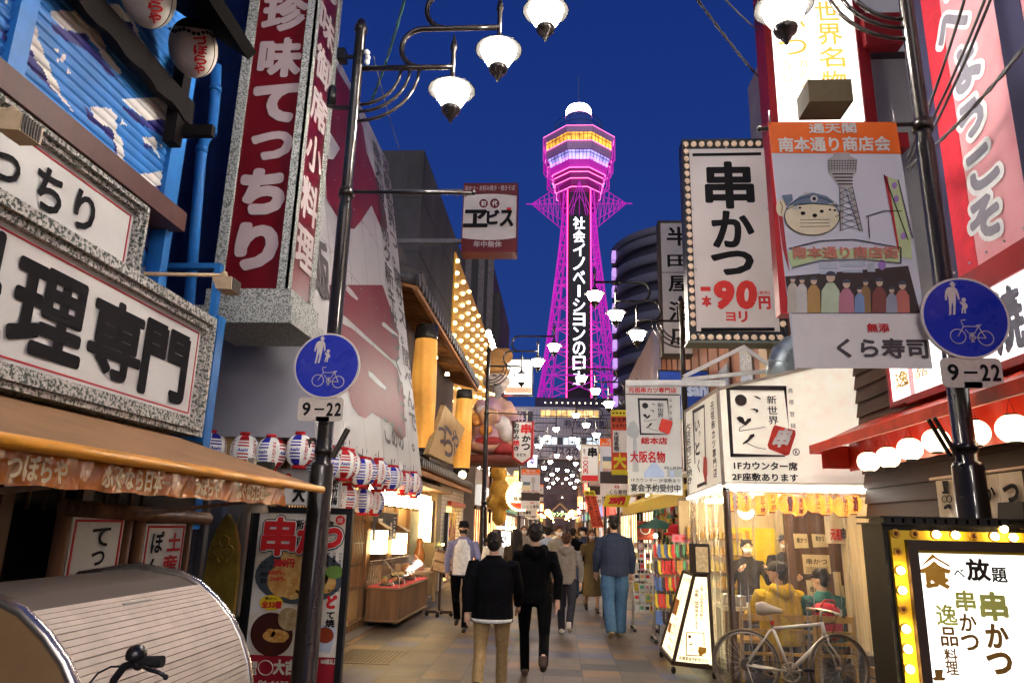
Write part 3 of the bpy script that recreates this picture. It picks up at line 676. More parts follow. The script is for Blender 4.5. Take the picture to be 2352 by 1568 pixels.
# striped paper lanterns
lw_=mat('lantern white',(.72,.7,.68),.5,emit=(1,.95,.9),es=.06); lr=mat('lantern red',(.5,.015,.02),.5); lb=mat('lantern blue',(.03,.03,.38),.5)
def striped():
    r=thing('striped_lantern','x','lantern',(0,0,0),'red, white and blue striped paper lanterns')
    prof=[]
    for i in range(25):
        t=PI*(.12+.76*i/24); prof.append((.145*sin(t)**.8+(.0025 if i%2 else 0),-.165*cos(t)))
    def pm(i,k):
        s_=(k//4)%8
        if s_%2: return 0
        c=1 if s_%4==0 else 2
        if i<6 or i>17: return c
        if i in (7,9,16,14): return c
        return 0
    MB().lathe((0,0,0),prof,32,mi=pm).build('shade',[lw_,lr,lb],r)
    b=MB(); b.lathe((0,0,0),[(.07,-.185),(.07,-.15)],16); b.lathe((0,0,0),[(.07,.15),(.07,.185)],16); b.build('cap',lr,r)
    b=MB(); e=MB()
    for k in range(8):
        t0=2*PI*(k+.5)/8; fn=(lambda t0:lambda x,y:V(((.149*max(.2,1-(y/.2)**2)**.42)*cos(t0+x/.145),(.149*max(.2,1-(y/.2)**2)**.42)*sin(t0+x/.145),y)))(t0)
        if k%2: b.line('アサヒビール',fn,-.02,-.1,.02,.1,True,.05,'str')
        else: e.line('Asahi',fn,-.05,-.022,.05,.022,False,.04,'em',sh=.25)
    b.build('red_lettering',lr,r); e.build('blue_lettering',lb,r)
    MB().tube([(0,0,.18),(0,0,.28)],.004,4).build('wire',black,r)
    return r
st=striped()
st.scale=(1.14,)*3; first=True
spots=[]
for u,v in ((486,1030),(563,1035),(623,1040),(690,1034)): spots.append((PY(u,v,8.15),'in the front row on the grey wall'))
for i in range(13):
    y=8.5+i*.45; spots.append((V((-2.78+ (.06 if i%2 else 0),y,2.36+.03*(i%3))),'in the receding row below the white billboard'))
for y in (9.3,10.0,10.9,11.6): spots.append((V((-2.95,y,2.0)),'in the lower row'))
spots.append((PY(668,1075,8.9),'hanging low behind the lamp post')); spots.append((PY(735,1062,8.6),'half behind the lamp post'))
ords=['first','second','third','fourth','fifth','sixth','seventh','eighth','ninth','tenth','eleventh','twelfth','thirteenth']
cnt_={}
for i,(p_,wh) in enumerate(spots):
    k=cnt_.get(wh,0); cnt_[wh]=k+1
    lab='striped paper lantern, '+((ords[k]+' from the near end ') if 'row' in wh else '')+wh
    o=st if i==0 else copy_tree(st); o.location=p_; o['label']=lab; o.rotation_euler=(0,0,i*PI/4*1.0+.35+.3*(i%3))
# ================================================================ LEFT: tan awning and the dark shop front below it
aw=thing('shop_awning','tan canvas awning with orange edge roll and shiny lettered orange valance','awning',(-2.6,4,1.8))
tan=mat('tan canvas',(.34,.19,.095),.75,var=.15,scale=3,bump=.05); org=mat('orange vinyl',(.62,.17,.015),.2,var=.3,scale=5,bump=.5,spec=.9); tube_=mat('orange roll',(.85,.36,.03),.35)
b=MB(); b.hexa([V(q) for q in ((-3.3,-1,2.36),(-1.95,-1,1.95),(-1.95,5.83,1.95),(-3.3,5.83,2.36),(-3.3,-1,2.38),(-1.95,-1,1.97),(-1.95,5.83,1.97),(-3.3,5.83,2.38))]); b.build('canvas',tan,aw)
MB().tube([(-1.93,-1,1.945),(-1.93,5.86,1.945)],.028,10).build('edge_roll',tube_,aw)
b=MB(); n_=260; vs=[]
for i in range(n_+1):
    y=-1+6.2*i/n_; 
    for j in range(6): vs.append(V((-1.985+.011*sin(i*1.7+2*sin(i*.61)+j*.7)+.004*sin(i*3.1),y,1.93-.026*j+.0008*sin(i*.5)*j)))
b.add(vs,[(i*6+j,i*6+j+1,(i+1)*6+j+1,(i+1)*6+j) for i in range(n_) for j in range(5)],0,True); b.build('valance',org,aw)
vp=LW(-1.958); b=MB(); pale2=mat('cream print',(.8,.6,.32),.5)
for t,u0,u1 in (('つぼらや',50,460),('ふぐなら日本一',720,1175),('つぼらや',1350,1515),('ふぐなら日本一',1640,1850)):
    y0=vp.px(u0*.336,1041+40*.336)[0]; y1=vp.px(u1*.336,1041+140*.336)[0]; b.line(t,vp.fn(0),y0,1.81,y1,1.915,False,.03,'em')
b.build('lettering',pale2,aw)
b=MB()
for y in (2.66,4.75): b.bar((-3.16,y,1.66),(-2.02,y+.55,1.86),.028); b.slab(LW(-3.17),y-.02,1.58,y+.02,1.74,-.02,.02)
b.build('arm',mat('rusted cream arm',(.34,.2,.13),.6,scale=25,var=.4),aw)
MB().lathe((-2.05,4.9,1.74),[(.02,.12),(.05,.08),(.075,0)],14).build('lamp_cup',mat('cream enamel',(.5,.42,.3),.4),aw)
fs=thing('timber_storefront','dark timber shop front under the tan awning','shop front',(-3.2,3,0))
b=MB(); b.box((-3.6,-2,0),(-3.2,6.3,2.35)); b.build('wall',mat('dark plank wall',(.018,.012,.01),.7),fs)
b=MB()
for y in (2.35,3.0,3.9,4.6): b.box((-3.2,y,0),(-3.1,y+.1,2.3))
b.build('pillar',mat('red brown pillar',(.09,.025,.015),.5),fs)
b=MB()
for i in range(26): b.tube([(-3.14,1.6+i*.15,1.72),(-3.14,1.6+i*.15,1.98)],.016,7)
b.build('bamboo_slats',mat('bamboo',(.12,.07,.04),.6),fs)
lg=wood('peeled log',(.09,.04,.02),(.26,.13,.065),.5,2,7)
def logsign(label,cor,logs):
    pl=LW(-2.95); pts=[pl.px(u*.336,1041+v*.336) for u,v in cor]; r=thing('hanging_board',label,'sign',pl.p(*pts[3]),'white red bordered boards in log frames')
    ym0=min(pts[0][0],pts[3][0]); ym1=(pts[1][0]+pts[2][0])/2; ym0=(pts[0][0]+pts[3][0])/2; zt=(pts[0][1]+pts[1][1])/2; zb_=.75
    MB().slab(pl,ym0,zb_,ym1,zt,-.03,0).build('panel',white,r)
    MB().ring(pl,ym0+.035,zb_+.03,ym1-.035,zt-.03,.016,0,.004).build('border_line',redink,r)
    b=MB()
    for y in (ym0-.06,ym1+.055): b.tube([pl.p(y,zb_-.1,-.02),pl.p(y,zt+.06,-.02)],.045,9)
    b.build('log_post',lg,r); return r,pl
r,pl=logsign('white board in log frame with black characters, left of the two',[(530,430),(880,440),(750,960),(385,1005)],0)
b=MB()
for ch,(a,t,c,d) in (('て',(620,505,745,635)),('っ',(615,665,705,765)),('ち',(540,800,665,940)),('り',(500,970,610,1110))): b.gpx(ch,pl,a*.336,1041+t*.336,c*.336,1041+d*.336,.03)
b.build('lettering',ink,r)
r,pl=logsign('white board in log frame with red characters beside black ones',[(1015,480),(1300,480),(1190,910),(930,930)],0)
b=MB()
for ch,(a,t,c,d) in (('ぽ',(1030,530,1112,680)),('ん',(985,715,1080,865)),('酢',(965,890,1045,1010))): b.gpx(ch,pl,a*.336,1041+t*.336,c*.336,1041+d*.336,.03)
b.build('lettering',ink,r); b=MB()
for ch,(a,t,c,d) in (('土',(1140,540,1232,665)),('産',(1100,690,1202,820))): b.gpx(ch,pl,a*.336,1041+t*.336,c*.336,1041+d*.336,.035)
b.build('red_lettering',redink,r)
p0=PX(148,1165,-2.93); p1=PX(476,1191,-2.93)
b=MB(); b.tube([p0,p0.lerp(p1,.55),p1],.05,12); tag(b.build('log_beam',lg),'thick peeled log beam laid across the two white boards','beam')
b=MB(); b.box((-3.12,5.0,.0),(-3.06,5.02,2.0))
# glazed display corner
gc=thing('glazed_shop_corner','glazed aluminium shop corner with a faded poster inside','shop front',(-3.3,6.7,0))
pl=FR(6.6); 
b=MB()
for (x,w) in ((-3.62,.05),(-3.28,.05),(-2.9,.06)): b.slab(pl,x,0,x+w,2.25,-.05,.02)
b.slab(pl,-3.62,1.98,-2.84,2.1,-.05,.025); b.slab(pl,-3.62,.8,-2.84,.86,-.05,.025); b.build('frame',mat('window aluminium',(.32,.28,.24),.4,.6),gc)
MB().slab(pl,-3.62,0,-2.84,2.25,-.5,-.4).build('interior',mat('dim interior',(.03,.028,.022),.8,scale=3,var=.8),gc)
MB().slab(pl,-3.6,.86,-2.86,1.98,-.03,-.02).build('glass',clear('shop glass',gl=.2),gc)
b=MB(); b.slab(pl,-3.56,1.2,-3.3,1.92,-.1,-.09); b.build('poster',mat('faded poster',(.16,.13,.06),.5,scale=9,c2=(.3,.2,.12)),gc)
b=MB(); b.disc(pl,-3.4,1.75,.06,-.085); b.build('poster_sun',redink,gc)
ab=thing('arched_gold_board','gold painted arched board leaning inside the shop corner','board',(-2.95,6.3,0))
P=[(-3.12,.3),(-2.82,.3),(-2.82,1.2),(-2.84,1.45),(-2.9,1.65),(-2.97,1.74),(-3.04,1.65),(-3.1,1.45),(-3.12,1.2)]
MB().prism(FR(6.45),P,-.06,0).build('panel',mat('gold paint',(.4,.28,.05),.35,.5,scale=8,var=.25),ab)
b=MB(); q=FR(6.44)
for a,c in ((-2.97,1.5),(-3.02,1.42),(-2.92,1.42),(-2.97,1.36)): b.tube([q.p(a+.045*cos(t*PI/6),c+.045*sin(t*PI/6)) for t in range(12)],.008,5,closed=True)
b.build('carved_flower',mat('gold carving',(.25,.17,.03),.4,.5),ab)
# ================================================================ RIGHT side
def pp(mb,pl,P,d=.004,mi=0): mb.poly([pl.p(*pl.px(u,v),d) for u,v in P],mi); return mb
def pe(mb,pl,u,v,a,c,d=.004,n=20,rot=0,mi=0):
    return pp(mb,pl,[(u+a*cos(2*PI*t/n)*cos(rot)-c*sin(2*PI*t/n)*sin(rot),v-(a*cos(2*PI*t/n)*sin(rot)+c*sin(2*PI*t/n)*cos(rot))) for t in range(n)],d,mi)
def pline(mb,pl,P,w=.006,d=.006): 
    for a,c in zip(P,P[1:]):
        A=pl.p(*pl.px(*a),d); B=pl.p(*pl.px(*c),d); t=(B-A).normalized(); s_=t.cross(pl.n).normalized()*w/2; mb.add([A-s_,B-s_,B+s_,A+s_],[(0,1,2,3)])
def px_line(mb,t,pl,u0,v0,u1,v1,vert=False,w=0.,d=.006,fit='em'):
    x0,y1=pl.px(u0,(v0+v1)/2)[0],pl.px((u0+u1)/2,v0)[1]; x1,y0=pl.px(u1,(v0+v1)/2)[0],pl.px((u0+u1)/2,v1)[1]
    mb.line(t,pl.fn(d),x0,y0,x1,y1,vert,w,fit); return mb
Z2=lambda u,v:(1715+u*.3515,v*.3515)          # coordinates read from enlargements of the photograph
Z9=lambda u,v:(1776+u*.3515,551+v*.3515)
Z3=lambda u,v:(1837.4+u*.3358,1041.2+v*.3358)
ZB=lambda u,v:(1408.7+u*.2929,796.2+v*.2929)
ZA=lambda u,v:(1439.3+u*.2773,1133+v*.2773)
redm=mat('red awning vinyl',(.68,.045,.015),.3,var=.15,scale=3,bump=.15,spec=.6); redframe=mat('dark red steel',(.28,.015,.02),.4)
litw=glow('lit white acrylic',(1,.97,.9),2.6,.12,1.2); litw2=glow('bright white acrylic',(1,.97,.9),1.35,.06,1.5)
# ---- white building with the pink banner, lit fried food sign, red awning
wb=thing('white_food_hall','white building with red trim, brown siding and a red vinyl awning','building',(4.5,6,0))
siding=wood('brown siding',(.035,.016,.009),(.075,.036,.02),.6,1,6)
b=MB(); b.box((3.62,1,3.2),(9,6.6,14)); b.build('wall',paleconc,wb)
b=MB()
for i in range(22): b.hexa([V(q) for q in ((3.6,1,i*.17),(3.9,1,i*.17),(3.9,8.9,i*.17),(3.6,8.9,i*.17),(3.63,1,i*.17+.168),(3.9,1,i*.17+.168),(3.9,8.9,i*.17+.168),(3.63,8.9,i*.17+.168))])
b.build('siding',siding,wb)
b=MB(); b.box((3.5,1,3.66),(3.62,6.6,3.9)); b.box((3.45,1,2.96),(3.62,7.3,3.03)); b.box((3.5,7.2,3.0),(3.64,7.3,3.75)); b.build('trim',redframe,wb)
bn=thing('wall_banner','pink and red wall banner with grey brush characters outlined in white','banner',(3.56,5.5,3.92))
q=RW(3.56); pinkm=mat('pink banner cloth',(.66,.25,.29),.6,c2=(.68,.4,.43),scale=.9,lo=.3,hi=.7,bump=.12); y0=q.px(2205,650)[0]; yr=y0+2.4
b=MB(); b.slab(q,y0,3.93,yr,11,-.02,0); b.build('cloth',pinkm,bn)
MB().slab(q,y0,3.93,y0+.3,11,.001,.005).build('red_edge',mat('red banner edge',(.55,.03,.05),.6,var=.2),bn)
MB().slab(q,y0-.13,3.93,y0,11,-.02,.004).build('navy_edge',mat('navy banner edge',(.04,.04,.09),.6),bn); MB().slab(q,y0+1.03,3.93,y0+1.32,11,.001,.006).build('navy_edge',MATS['navy banner edge'],bn)
chs=[('界',(2150,-110,2235,-8)),('へ',(2142,4,2235,112)),('よ',(2178,88,2262,225)),('う',(2196,211,2274,330)),('こ',(2216,320,2302,449)),('そ',(2220,434,2313,566))]
b=MB(); e=MB()
for ch,c in chs: b.gpx(ch,q,c[0],c[1],c[2],c[3],.13,.008,sh=-.25); e.gpx(ch,q,c[0]+9,c[1]+12,c[2]-9,c[3]-12,.065,.012,sh=-.25)
b.build('white_outline',mat('white print',(.7,.72,.74),.5),bn); e.build('lettering',mat('slate print',(.22,.22,.27),.55),bn)
b=MB()
for i in range(9): b.ball(q.p(y0-.05+i*.25,4.0,.01),.012,6,4)
b.build('eyelet',steel,bn)
fsg=thing('lit_menu_sign','long glowing white sign with grey and amber characters over the red awning','sign',(3.5,6,3.05))
q=RW(3.5); ya=q.px(2047,880)[0]; zt=q.px(2255,672)[1]
MB().slab(q,ya,3.04,ya+2.6,zt,-.08,0).build('panel',glow('menu sign glow',(1,.98,.96),1.1,.1,1),fsg)
b=MB(); b.gpx('焼',q,2282,652,2356,812,.04,.006); b.build('lettering',mat('grey sign print',(.13,.15,.2),.5),fsg)
b=MB(); b.gpx('逸',q,*Z9(800,850),*Z9(890,962),.03); b.gpx('品',q,*Z9(930,832),*Z9(1012,895),.03); b.build('amber_lettering',mat('amber print',(.75,.5,.1),.5),fsg)
MB().ring(q,ya,3.04,ya+2.6,zt,.05,-.1,.02).build('frame',redframe,fsg)
ra=thing('shop_awning','red vinyl awning with deep red edge over round white lanterns','awning',(3.3,6.5,2.45))
b=MB(); b.hexa([V(x) for x in ((3.0,1,2.66),(3.62,1,2.95),(3.62,8.75,2.95),(3.0,8.75,2.66),(3.0,1,2.69),(3.62,1,2.98),(3.62,8.75,2.98),(3.0,8.75,2.69))]); b.build('roof',redm,ra)
b=MB(); b.box((2.97,1,2.6),(3.0,8.78,2.7)); b.box((2.97,8.75,2.6),(3.6,8.78,2.7)); b.build('edge',mat('weathered red edge',(.62,.06,.03),.45,var=.3,scale=5),ra)
b=MB(); n_=110; vs=[]
for i in range(n_+1):
    for j in range(4): vs.append(V((3.36+.012*sin(i*1.1+j),1+7.6*i/n_,2.78-.13*j)))
b.add(vs,[(i*4+j,i*4+j+1,i*4+j+5,i*4+j+4) for i in range(n_) for j in range(3)],0,True); b.slab(FR(8.62),3.05,2.42,3.6,2.68,-.004,.004); b.build('valance',redm,ra)
b=MB()
for i in range(9): b.bar((3.0,1.2+i*.92,2.68),(3.6,1.2+i*.92,2.97),.012)
b.build('seam',mat('dark seam',(.2,.01,.008),.6),ra)
lanw=glow('white paper lantern',(1,.8,.5),2.6,.12,4)
def round_lantern():
    r=thing('paper_lantern','x','lantern',(0,0,0),'round white glowing lanterns under the red awning')
    prof=[(.122*sin(PI*(.13+.74*i/18))**.9+(.0015 if i%2 else 0),-.105*cos(PI*(.13+.74*i/18))*1.08) for i in range(19)]
    MB().lathe((0,0,0),prof,24).build('shade',lanw,r)
    b=MB(); b.lathe((0,0,0),[(.05,-.118),(.05,-.098)],16); b.lathe((0,0,0),[(.05,.098),(.05,.118)],16); b.tube([(-.03,0,.13),(0,0,.24),(.03,0,.13)],.003,4); b.build('ring',black,r); return r
rl=round_lantern(); rl.scale=(.88,)*3
for i,(u,v) in enumerate(((1995,1060),(2040,1050),(2090,1031),(2150,1012),(2238,994),(2327,984))):
    o=rl if i==0 else copy_tree(rl); o.location=PX(u,v,3.14); o['label']='round white lantern under the red awning, '+['at its far end','second from the far end','third from the far end','fourth from the far end','half behind the lamp post','nearest of the row'][i]
# noren
nr=thing('shop_curtain','cream split door curtain with hat, glasses and moustache emblem and black characters','curtain',(3.4,6.2,1.9))
q=RW(3.42); crm=mat('cream cotton',(.62,.55,.42),.8,var=.08,scale=5,bump=.1)
def cloth(mb,pl,x0,x1,z0,z1,d=.0,amp=.012,n=14):
    vs=[];m=8
    for i in range(n+1):
        for j in range(m+1): vs.append(pl.p(x0+(x1-x0)*i/n,z1+(z0-z1)*j/m,d+amp*sin(i*.9)*j/m))
    mb.add(vs,[(i*(m+1)+j,(i+1)*(m+1)+j,(i+1)*(m+1)+j+1,i*(m+1)+j+1) for i in range(n) for j in range(m)],0,True)
for (u0,u1) in ((935,1085),(1100,1240),(1248,1362),(1364,1535)):
    a=q.px(*Z3(u0,250))[0]; c=q.px(*Z3(u1,250))[0]; b=MB(); cloth(b,q,a,c,1.74,2.18); b.build('cloth',crm,nr)
MB().tube([q.p(q.px(*Z3(880,80))[0],2.2,.0),q.p(q.px(*Z3(1535,80))[0]+1.5,2.2,.0)],.014,8).build('rod',mat('pale rod',(.55,.4,.3),.5),nr)
b=MB(); d=.018
pp(b,q,[Z3(985,188),Z3(1030,183),Z3(1022,225),Z3(1024,258),Z3(1040,262),Z3(1030,275),Z3(990,275),Z3(985,262),Z3(998,256)],d)
for u in (1003,1036): b.tube([q.p(*q.px(*Z3(u+17*cos(t*PI/9),310+23*sin(t*PI/9))),d) for t in range(18)],.004,4,closed=True)
pp(b,q,[Z3(1022,345),Z3(1040,345),Z3(1052,358),Z3(1045,382),Z3(1025,372),Z3(1010,382),Z3(997,378),Z3(1000,360)],d)
b.gpx('か',q,*Z3(1262,215),*Z3(1356,330),.05,d); b.gpx('つ',q,*Z3(1408,205),*Z3(1518,335),.07,d); b.build('lettering',ink,nr)
# ---- marquee sign bottom right
MQ=FR(4.5); x0=MQ.px(*Z3(597,490))[0]; ztop=MQ.px(*Z3(900,505))[1]
mq=thing('marquee_sign','tall yellow bulb bordered sign board with glowing white menu face and arrow top','sign',(2.5,4.6,0))
yel=mat('yellow enamel',(.8,.5,.03),.35,var=.08,scale=3); mblk=mat('marquee black',(.012,.009,.007),.5,var=.4,scale=8,spec=.25)
b=MB(); xr=x0+1.02
b.box((x0-.03,4.5,.12),(xr,4.8,ztop+.02)); b.build('cabinet',mblk,mq)
b=MB(); b.slab(MQ,x0,.15,x0+.135,ztop-.02,.002,.03); b.slab(MQ,x0+.135,ztop-.145,x0+.9,ztop-.02,.002,.03); b.prism(MQ,[(x0+.78,ztop-.02),(x0+.78,ztop+.1),(x0+1.1,ztop-.145),(x0+.78,ztop-.145)],.002,.03); b.build('yellow_border',yel,mq)
b=MB(); b.prism(MQ,[(x0+.74,ztop),(x0+.76,ztop+.16),(x0+1.2,ztop-.17),(x0+1.12,ztop-.19),(x0+.8,ztop+.06),(x0+.79,ztop)],-.2,.05); b.build('arrow_edge',mblk,mq)
fx0,fy1=MQ.px(*Z3(770,655)); b=MB(); b.ring(MQ,fx0,.25,fx0+.62,fy1,.055,0,.07); b.build('inner_frame',mat('inner frame brown',(.05,.03,.02),.4),mq)
MB().slab(MQ,fx0,.25,fx0+.62,fy1,.002,.02).build('panel',glow('marquee face',(1,.98,.9),1.1,.12,2),mq)
b=MB()
for i in range(12): b.box((x0-.04+i*.06,4.45,ztop+.02),(x0-.04+i*.06+.045,4.62,ztop+.05))
b.box((x0-.06,4.44,ztop+.012),(x0+.76,4.8,ztop+.022)); b.box((x0-.06,4.44,ztop+.05),(x0+.76,4.8,ztop+.06)); b.build('top_tray',mblk,mq)
b=MB()
def mqg(ch,a,t,c,d_,w): b.gpx(ch,MQ,*Z3(a,t),*Z3(c,d_),w,.024)
for it in (('べ',1035,785,1108,842,.035),('放',1118,715,1282,868,.04),('題',1292,775,1398,880,.028)): mqg(*it)
b.build('lettering',mat('brown black print',(.035,.02,.012),.6),mq)
b=MB(); mqg('食',805,735,1020,920,.045); pp(b,MQ,[Z3(805,775),Z3(893,682),Z3(915,705),Z3(1010,760),Z3(1012,775),Z3(900,712)],.024); b.build('orange_lettering',mat('orange print',(.6,.25,.02),.5,c2=(.75,.4,.05),scale=2),mq)
b=MB(); mqg('串',1212,940,1402,1140,.045); mqg('串',1046,930,1182,1072,.035); mqg('逸',915,1025,1058,1170,.022); b.build('lime_lettering',mat('lime print',(.68,.68,.16),.5),mq)
b=MB()
for it in (('か',1252,1158,1410,1325,0.044),('つ',1260,1350,1435,1505,0.059),('か',1075,1090,1192,1210,0.034),('つ',1085,1230,1208,1342,0.044),('品',945,1180,1062,1312,0.026),('料',970,1325,1062,1415,0.026),('理',980,1412,1066,1505,0.026)): mqg(*it)
pp(b,MQ,[Z3(905,1470),Z3(965,1468),Z3(958,1520),Z3(985,1528),Z3(970,1545),Z3(905,1545),Z3(890,1528),Z3(912,1518)],.024); b.build('brown_lettering',mat('brown print',(.32,.16,.03),.5),mq)
bulb=glow('warm bulb',(1,.74,.34),26); sock=mat('bulb socket',(.55,.28,.03),.4)
bp_=[(1300,565,1),(1360,515,1),(1425,572,1),(635,545,0),(765,548,0),(905,552,1),(1035,556,1),(1162,563,0),(648,668,0),(663,795,1),(675,930,1),(685,1058,0),(700,1190,1),(712,1326,1),(726,1462,1),(738,1590,1)]
for (u,v,on) in bp_:
    c=MQ.p(*MQ.px(*Z3(u,v)),.03); MB().lathe(c,[(.026,0),(.026,.008),(.02,.012)],14,ax=(0,-1,0)).build('socket',sock,mq)
    if on: MB().ball(c+V((0,-.02,0)),.022,10,7).build('bulb',bulb,mq)
    else: MB().ball(c+V((0,-.008,0)),.014,8,5).build('empty_socket',mat('socket hole',(.12,.03,.01),.6),mq)
for x in (x0+.1,x0+.8): MB().ball((x,4.65,.06),.06,10,8).build('caster',rubber,mq)
# ---- banner on the right lamp post
BK=FR(5.17); kb=thing('street_banner','large orange topped banner with drawn tower, fish and crowd beside the right lamp post','banner',(2.15,5.17,2.85),'shopping street banners hung from lamp posts')
c4=[BK.px(1764,281),BK.px(2058,281),BK.px(2142,846),BK.px(1826,845)]
MB().prism(BK,c4,-.004,0).build('cloth',mat('banner lilac',(.62,.63,.71),.6,var=.05,scale=2),kb)
def kbp(name,mt,draw,root=kb,pl=BK): b=MB(); draw(b); return b.build(name,mt,root)
kbp('orange_header',mat('banner orange',(.85,.15,.015),.45,var=.12,scale=2),lambda b: pp(b,BK,[(1764,281),(2058,281),(2069,354),(1772,352)],.003))
kbp('white_footer',mat('banner white',(.76,.72,.7),.6,var=.05),lambda b: pp(b,BK,[(1818,722),(2125,722),(2142,846),(1826,845)],.003))
kbp('white_lettering',mat('banner white print',(.7,.67,.62),.5),lambda b:(px_line(b,'通天閣',BK,1856,284,1968,308,w=.03,d=.008),px_line(b,'南本通り商店会',BK,1786,315,2044,350,w=.03,d=.008)))
def drawtower(b):
    pp(b,BK,[Z2(565,1000),Z2(672,1000),Z2(672,1020),Z2(720,1045),Z2(716,1130),Z2(690,1160),Z2(690,1220),Z2(600,1220),Z2(555,1155),Z2(530,1130),Z2(526,1045),Z2(562,1022)],.005)
    pp(b,BK,[Z2(605,1220),Z2(688,1220),Z2(755,1510),Z2(735,1512),Z2(660,1230),Z2(640,1230),Z2(625,1512),Z2(605,1512)],.005)
kbp('drawn_tower',mat('banner grey',(.42,.4,.4),.6),drawtower)
def inkart(b):
    for y in range(4): pline(b,BK,[Z2(528,1055+y*16),Z2(718,1055+y*16)],.004,.007)
    for x in range(11): pline(b,BK,[Z2(535+x*18,1045),Z2(537+x*17,1125)],.003,.007)
    for y in range(4): pline(b,BK,[Z2(558+y*12,1140+y*22),Z2(692,1140+y*22)],.01,.007)
    for k in range(7): pline(b,BK,[Z2(606+k*2,1225+k*40),Z2(690+k*9,1265+k*40)],.004,.007); pline(b,BK,[Z2(606+k*2,1265+k*40),Z2(690+k*9,1225+k*40)],.004,.007)
    pline(b,BK,[Z2(606,1220),Z2(610,1512)],.005,.007); pline(b,BK,[Z2(640,1230),Z2(735,1512)],.004,.007); pline(b,BK,[Z2(688,1220),Z2(755,1512)],.005,.007)
    P=[Z2(425+180*cos(t*PI/16),1415-125*sin(t*PI/16)) for t in range(33)]; pline(b,BK,P,.006,.011)
    pe(b,BK,*Z2(438,1303),4,4,.0124); pline(b,BK,[Z2(575,1420),Z2(600,1412),Z2(602,1400)],.005,.012); pline(b,BK,[Z2(255,1375),Z2(330,1340),Z2(430,1335),Z2(530,1342),Z2(602,1350)],.005,.012); pline(b,BK,[Z2(215,1320),Z2(232,1355),Z2(222,1400)],.004,.012); 
    for u,v,r_ in ((365,1398,5.5),(442,1412,5.5),(487,1385,4.5),(345,1362,3),(540,1375,3),(572,1378,3)): pe(b,BK,*Z2(u,v),r_,r_*.8,.012)
    for y in range(3): pline(b,BK,[Z2(345,1440+y*22),Z2(540,1438+y*22)],.003,.012)
    for P in (((895,1145),(1050,1570)),((985,1180),(1080,1560)),((775,1420),(900,1380),(1010,1385)),((790,1420),(800,1560))): pline(b,BK,[Z2(*p) for p in P],.007,.012)
    pline(b,BK,[Z9(100,60),Z9(300,10),Z9(520,0),Z9(830,55),Z9(830,155)],.008,.012); pline(b,BK,[Z9(120,185),Z9(300,140),Z9(560,130),Z9(830,155)],.006,.012)
kbp('ink_lines',ink,inkart)
kbp('fish_fins',mat('banner fin grey',(.5,.5,.48),.6),lambda b:(pp(b,BK,[Z2(290,1372),Z2(335,1332),Z2(330,1372)],.0105),pp(b,BK,[Z2(525,1340),Z2(575,1322),Z2(580,1345)],.0105),pp(b,BK,[Z2(350,1285),Z2(380,1257),Z2(420,1265)],.0098),pe(b,BK,*Z2(437,1303),9,8,.0118)))
kbp('fish_body',mat('banner cream',(.74,.66,.46),.6),lambda b:(pe(b,BK,*Z2(425,1425),62,42,.008,28),pe(b,BK,*Z2(222,1360),11,19,.008)))
kbp('fish_back',mat('banner slate blue',(.13,.18,.26),.6),lambda b:(pp(b,BK,[Z2(270,1345),Z2(345,1285),Z2(430,1262),Z2(520,1285),Z2(600,1345),Z2(520,1340),Z2(430,1335),Z2(340,1345)],.0095),pp(b,BK,[Z2(228,1280),Z2(295,1272),Z2(300,1310),Z2(260,1350)],.0095)))
kbp('drawn_signs',mat('banner lime',(.5,.6,.32),.6),lambda b:(pp(b,BK,[Z2(920,1155),Z2(985,1180),Z2(1070,1560),Z9(905,130),Z9(830,110)],.006),pp(b,BK,[Z9(90,90),Z9(130,60),Z9(830,60),Z9(820,150),Z9(560,118),Z9(300,128),Z9(120,180)],.0045)))
kbp('purple_dots',mat('banner purple',(.34,.2,.5),.6),lambda b:[pe(b,BK,*Z2(u,v),6,8,.009) for u,v in ((962,1215),(975,1302),(1020,1545))]+[pe(b,BK,*Z9(708,165),9,12,.009)])
kbp('red_walls',mat('banner maroon',(.4,.04,.05),.6),lambda b:(pp(b,BK,[Z2(893,1150),Z2(918,1155),Z9(840,110),Z9(810,60)],.0055),pp(b,BK,[Z2(205,1400),Z2(235,1420),Z9(105,210),Z9(60,60)],.0055)))
kbp('dark_street',mat('banner dark',(.05,.035,.035),.6),lambda b: pp(b,BK,[Z9(75,240),Z9(880,170),Z9(960,480),Z9(118,480)],.0045))
kbp('sky_blocks',mat('banner light blocks',(.45,.5,.58),.6),lambda b:[pp(b,BK,[Z9(u,v),Z9(u+w_,v),Z9(u+w_+4,v+h_),Z9(u+4,v+h_)],.0055) for u,v,w_,h_ in ((295,150,120,40),(300,205,110,20),(430,140,170,35),(450,195,130,20),(610,150,50,60))])
kbp('street_name',mat('banner coral',(.6,.22,.17),.6),lambda b: px_line(b,'南本通り商店街',BK,*Z9(118,45),*Z9(815,125),w=.03,d=.013))
folk=[((125,262),19,(.55,.5,.42)),((185,268),19,(.6,.58,.55)),((262,270),24,(.45,.27,.1)),((372,245),34,(.5,.6,.42)),((475,290),28,(.5,.2,.27)),((600,282),19,(.28,.17,.08)),((690,280),26,(.2,.07,.06)),((840,300),26,(.5,.16,.13)),((770,330),20,(.3,.32,.4)),((560,330),18,(.2,.3,.5))]
for i,((u,v),s_,c) in enumerate(folk):
    kbp('drawn_coat',mat('coat %d'%i,c,.6),lambda b: pp(b,BK,[Z9(u-s_*.7,v+s_*1.1),Z9(u+s_*.7,v+s_*1.1),Z9(u+s_*1.7,v+s_*2.6),Z9(u+s_*1.9,478),Z9(u-s_*1.8,478),Z9(u-s_*1.7,v+s_*2.6)],.0065+i*.0004))
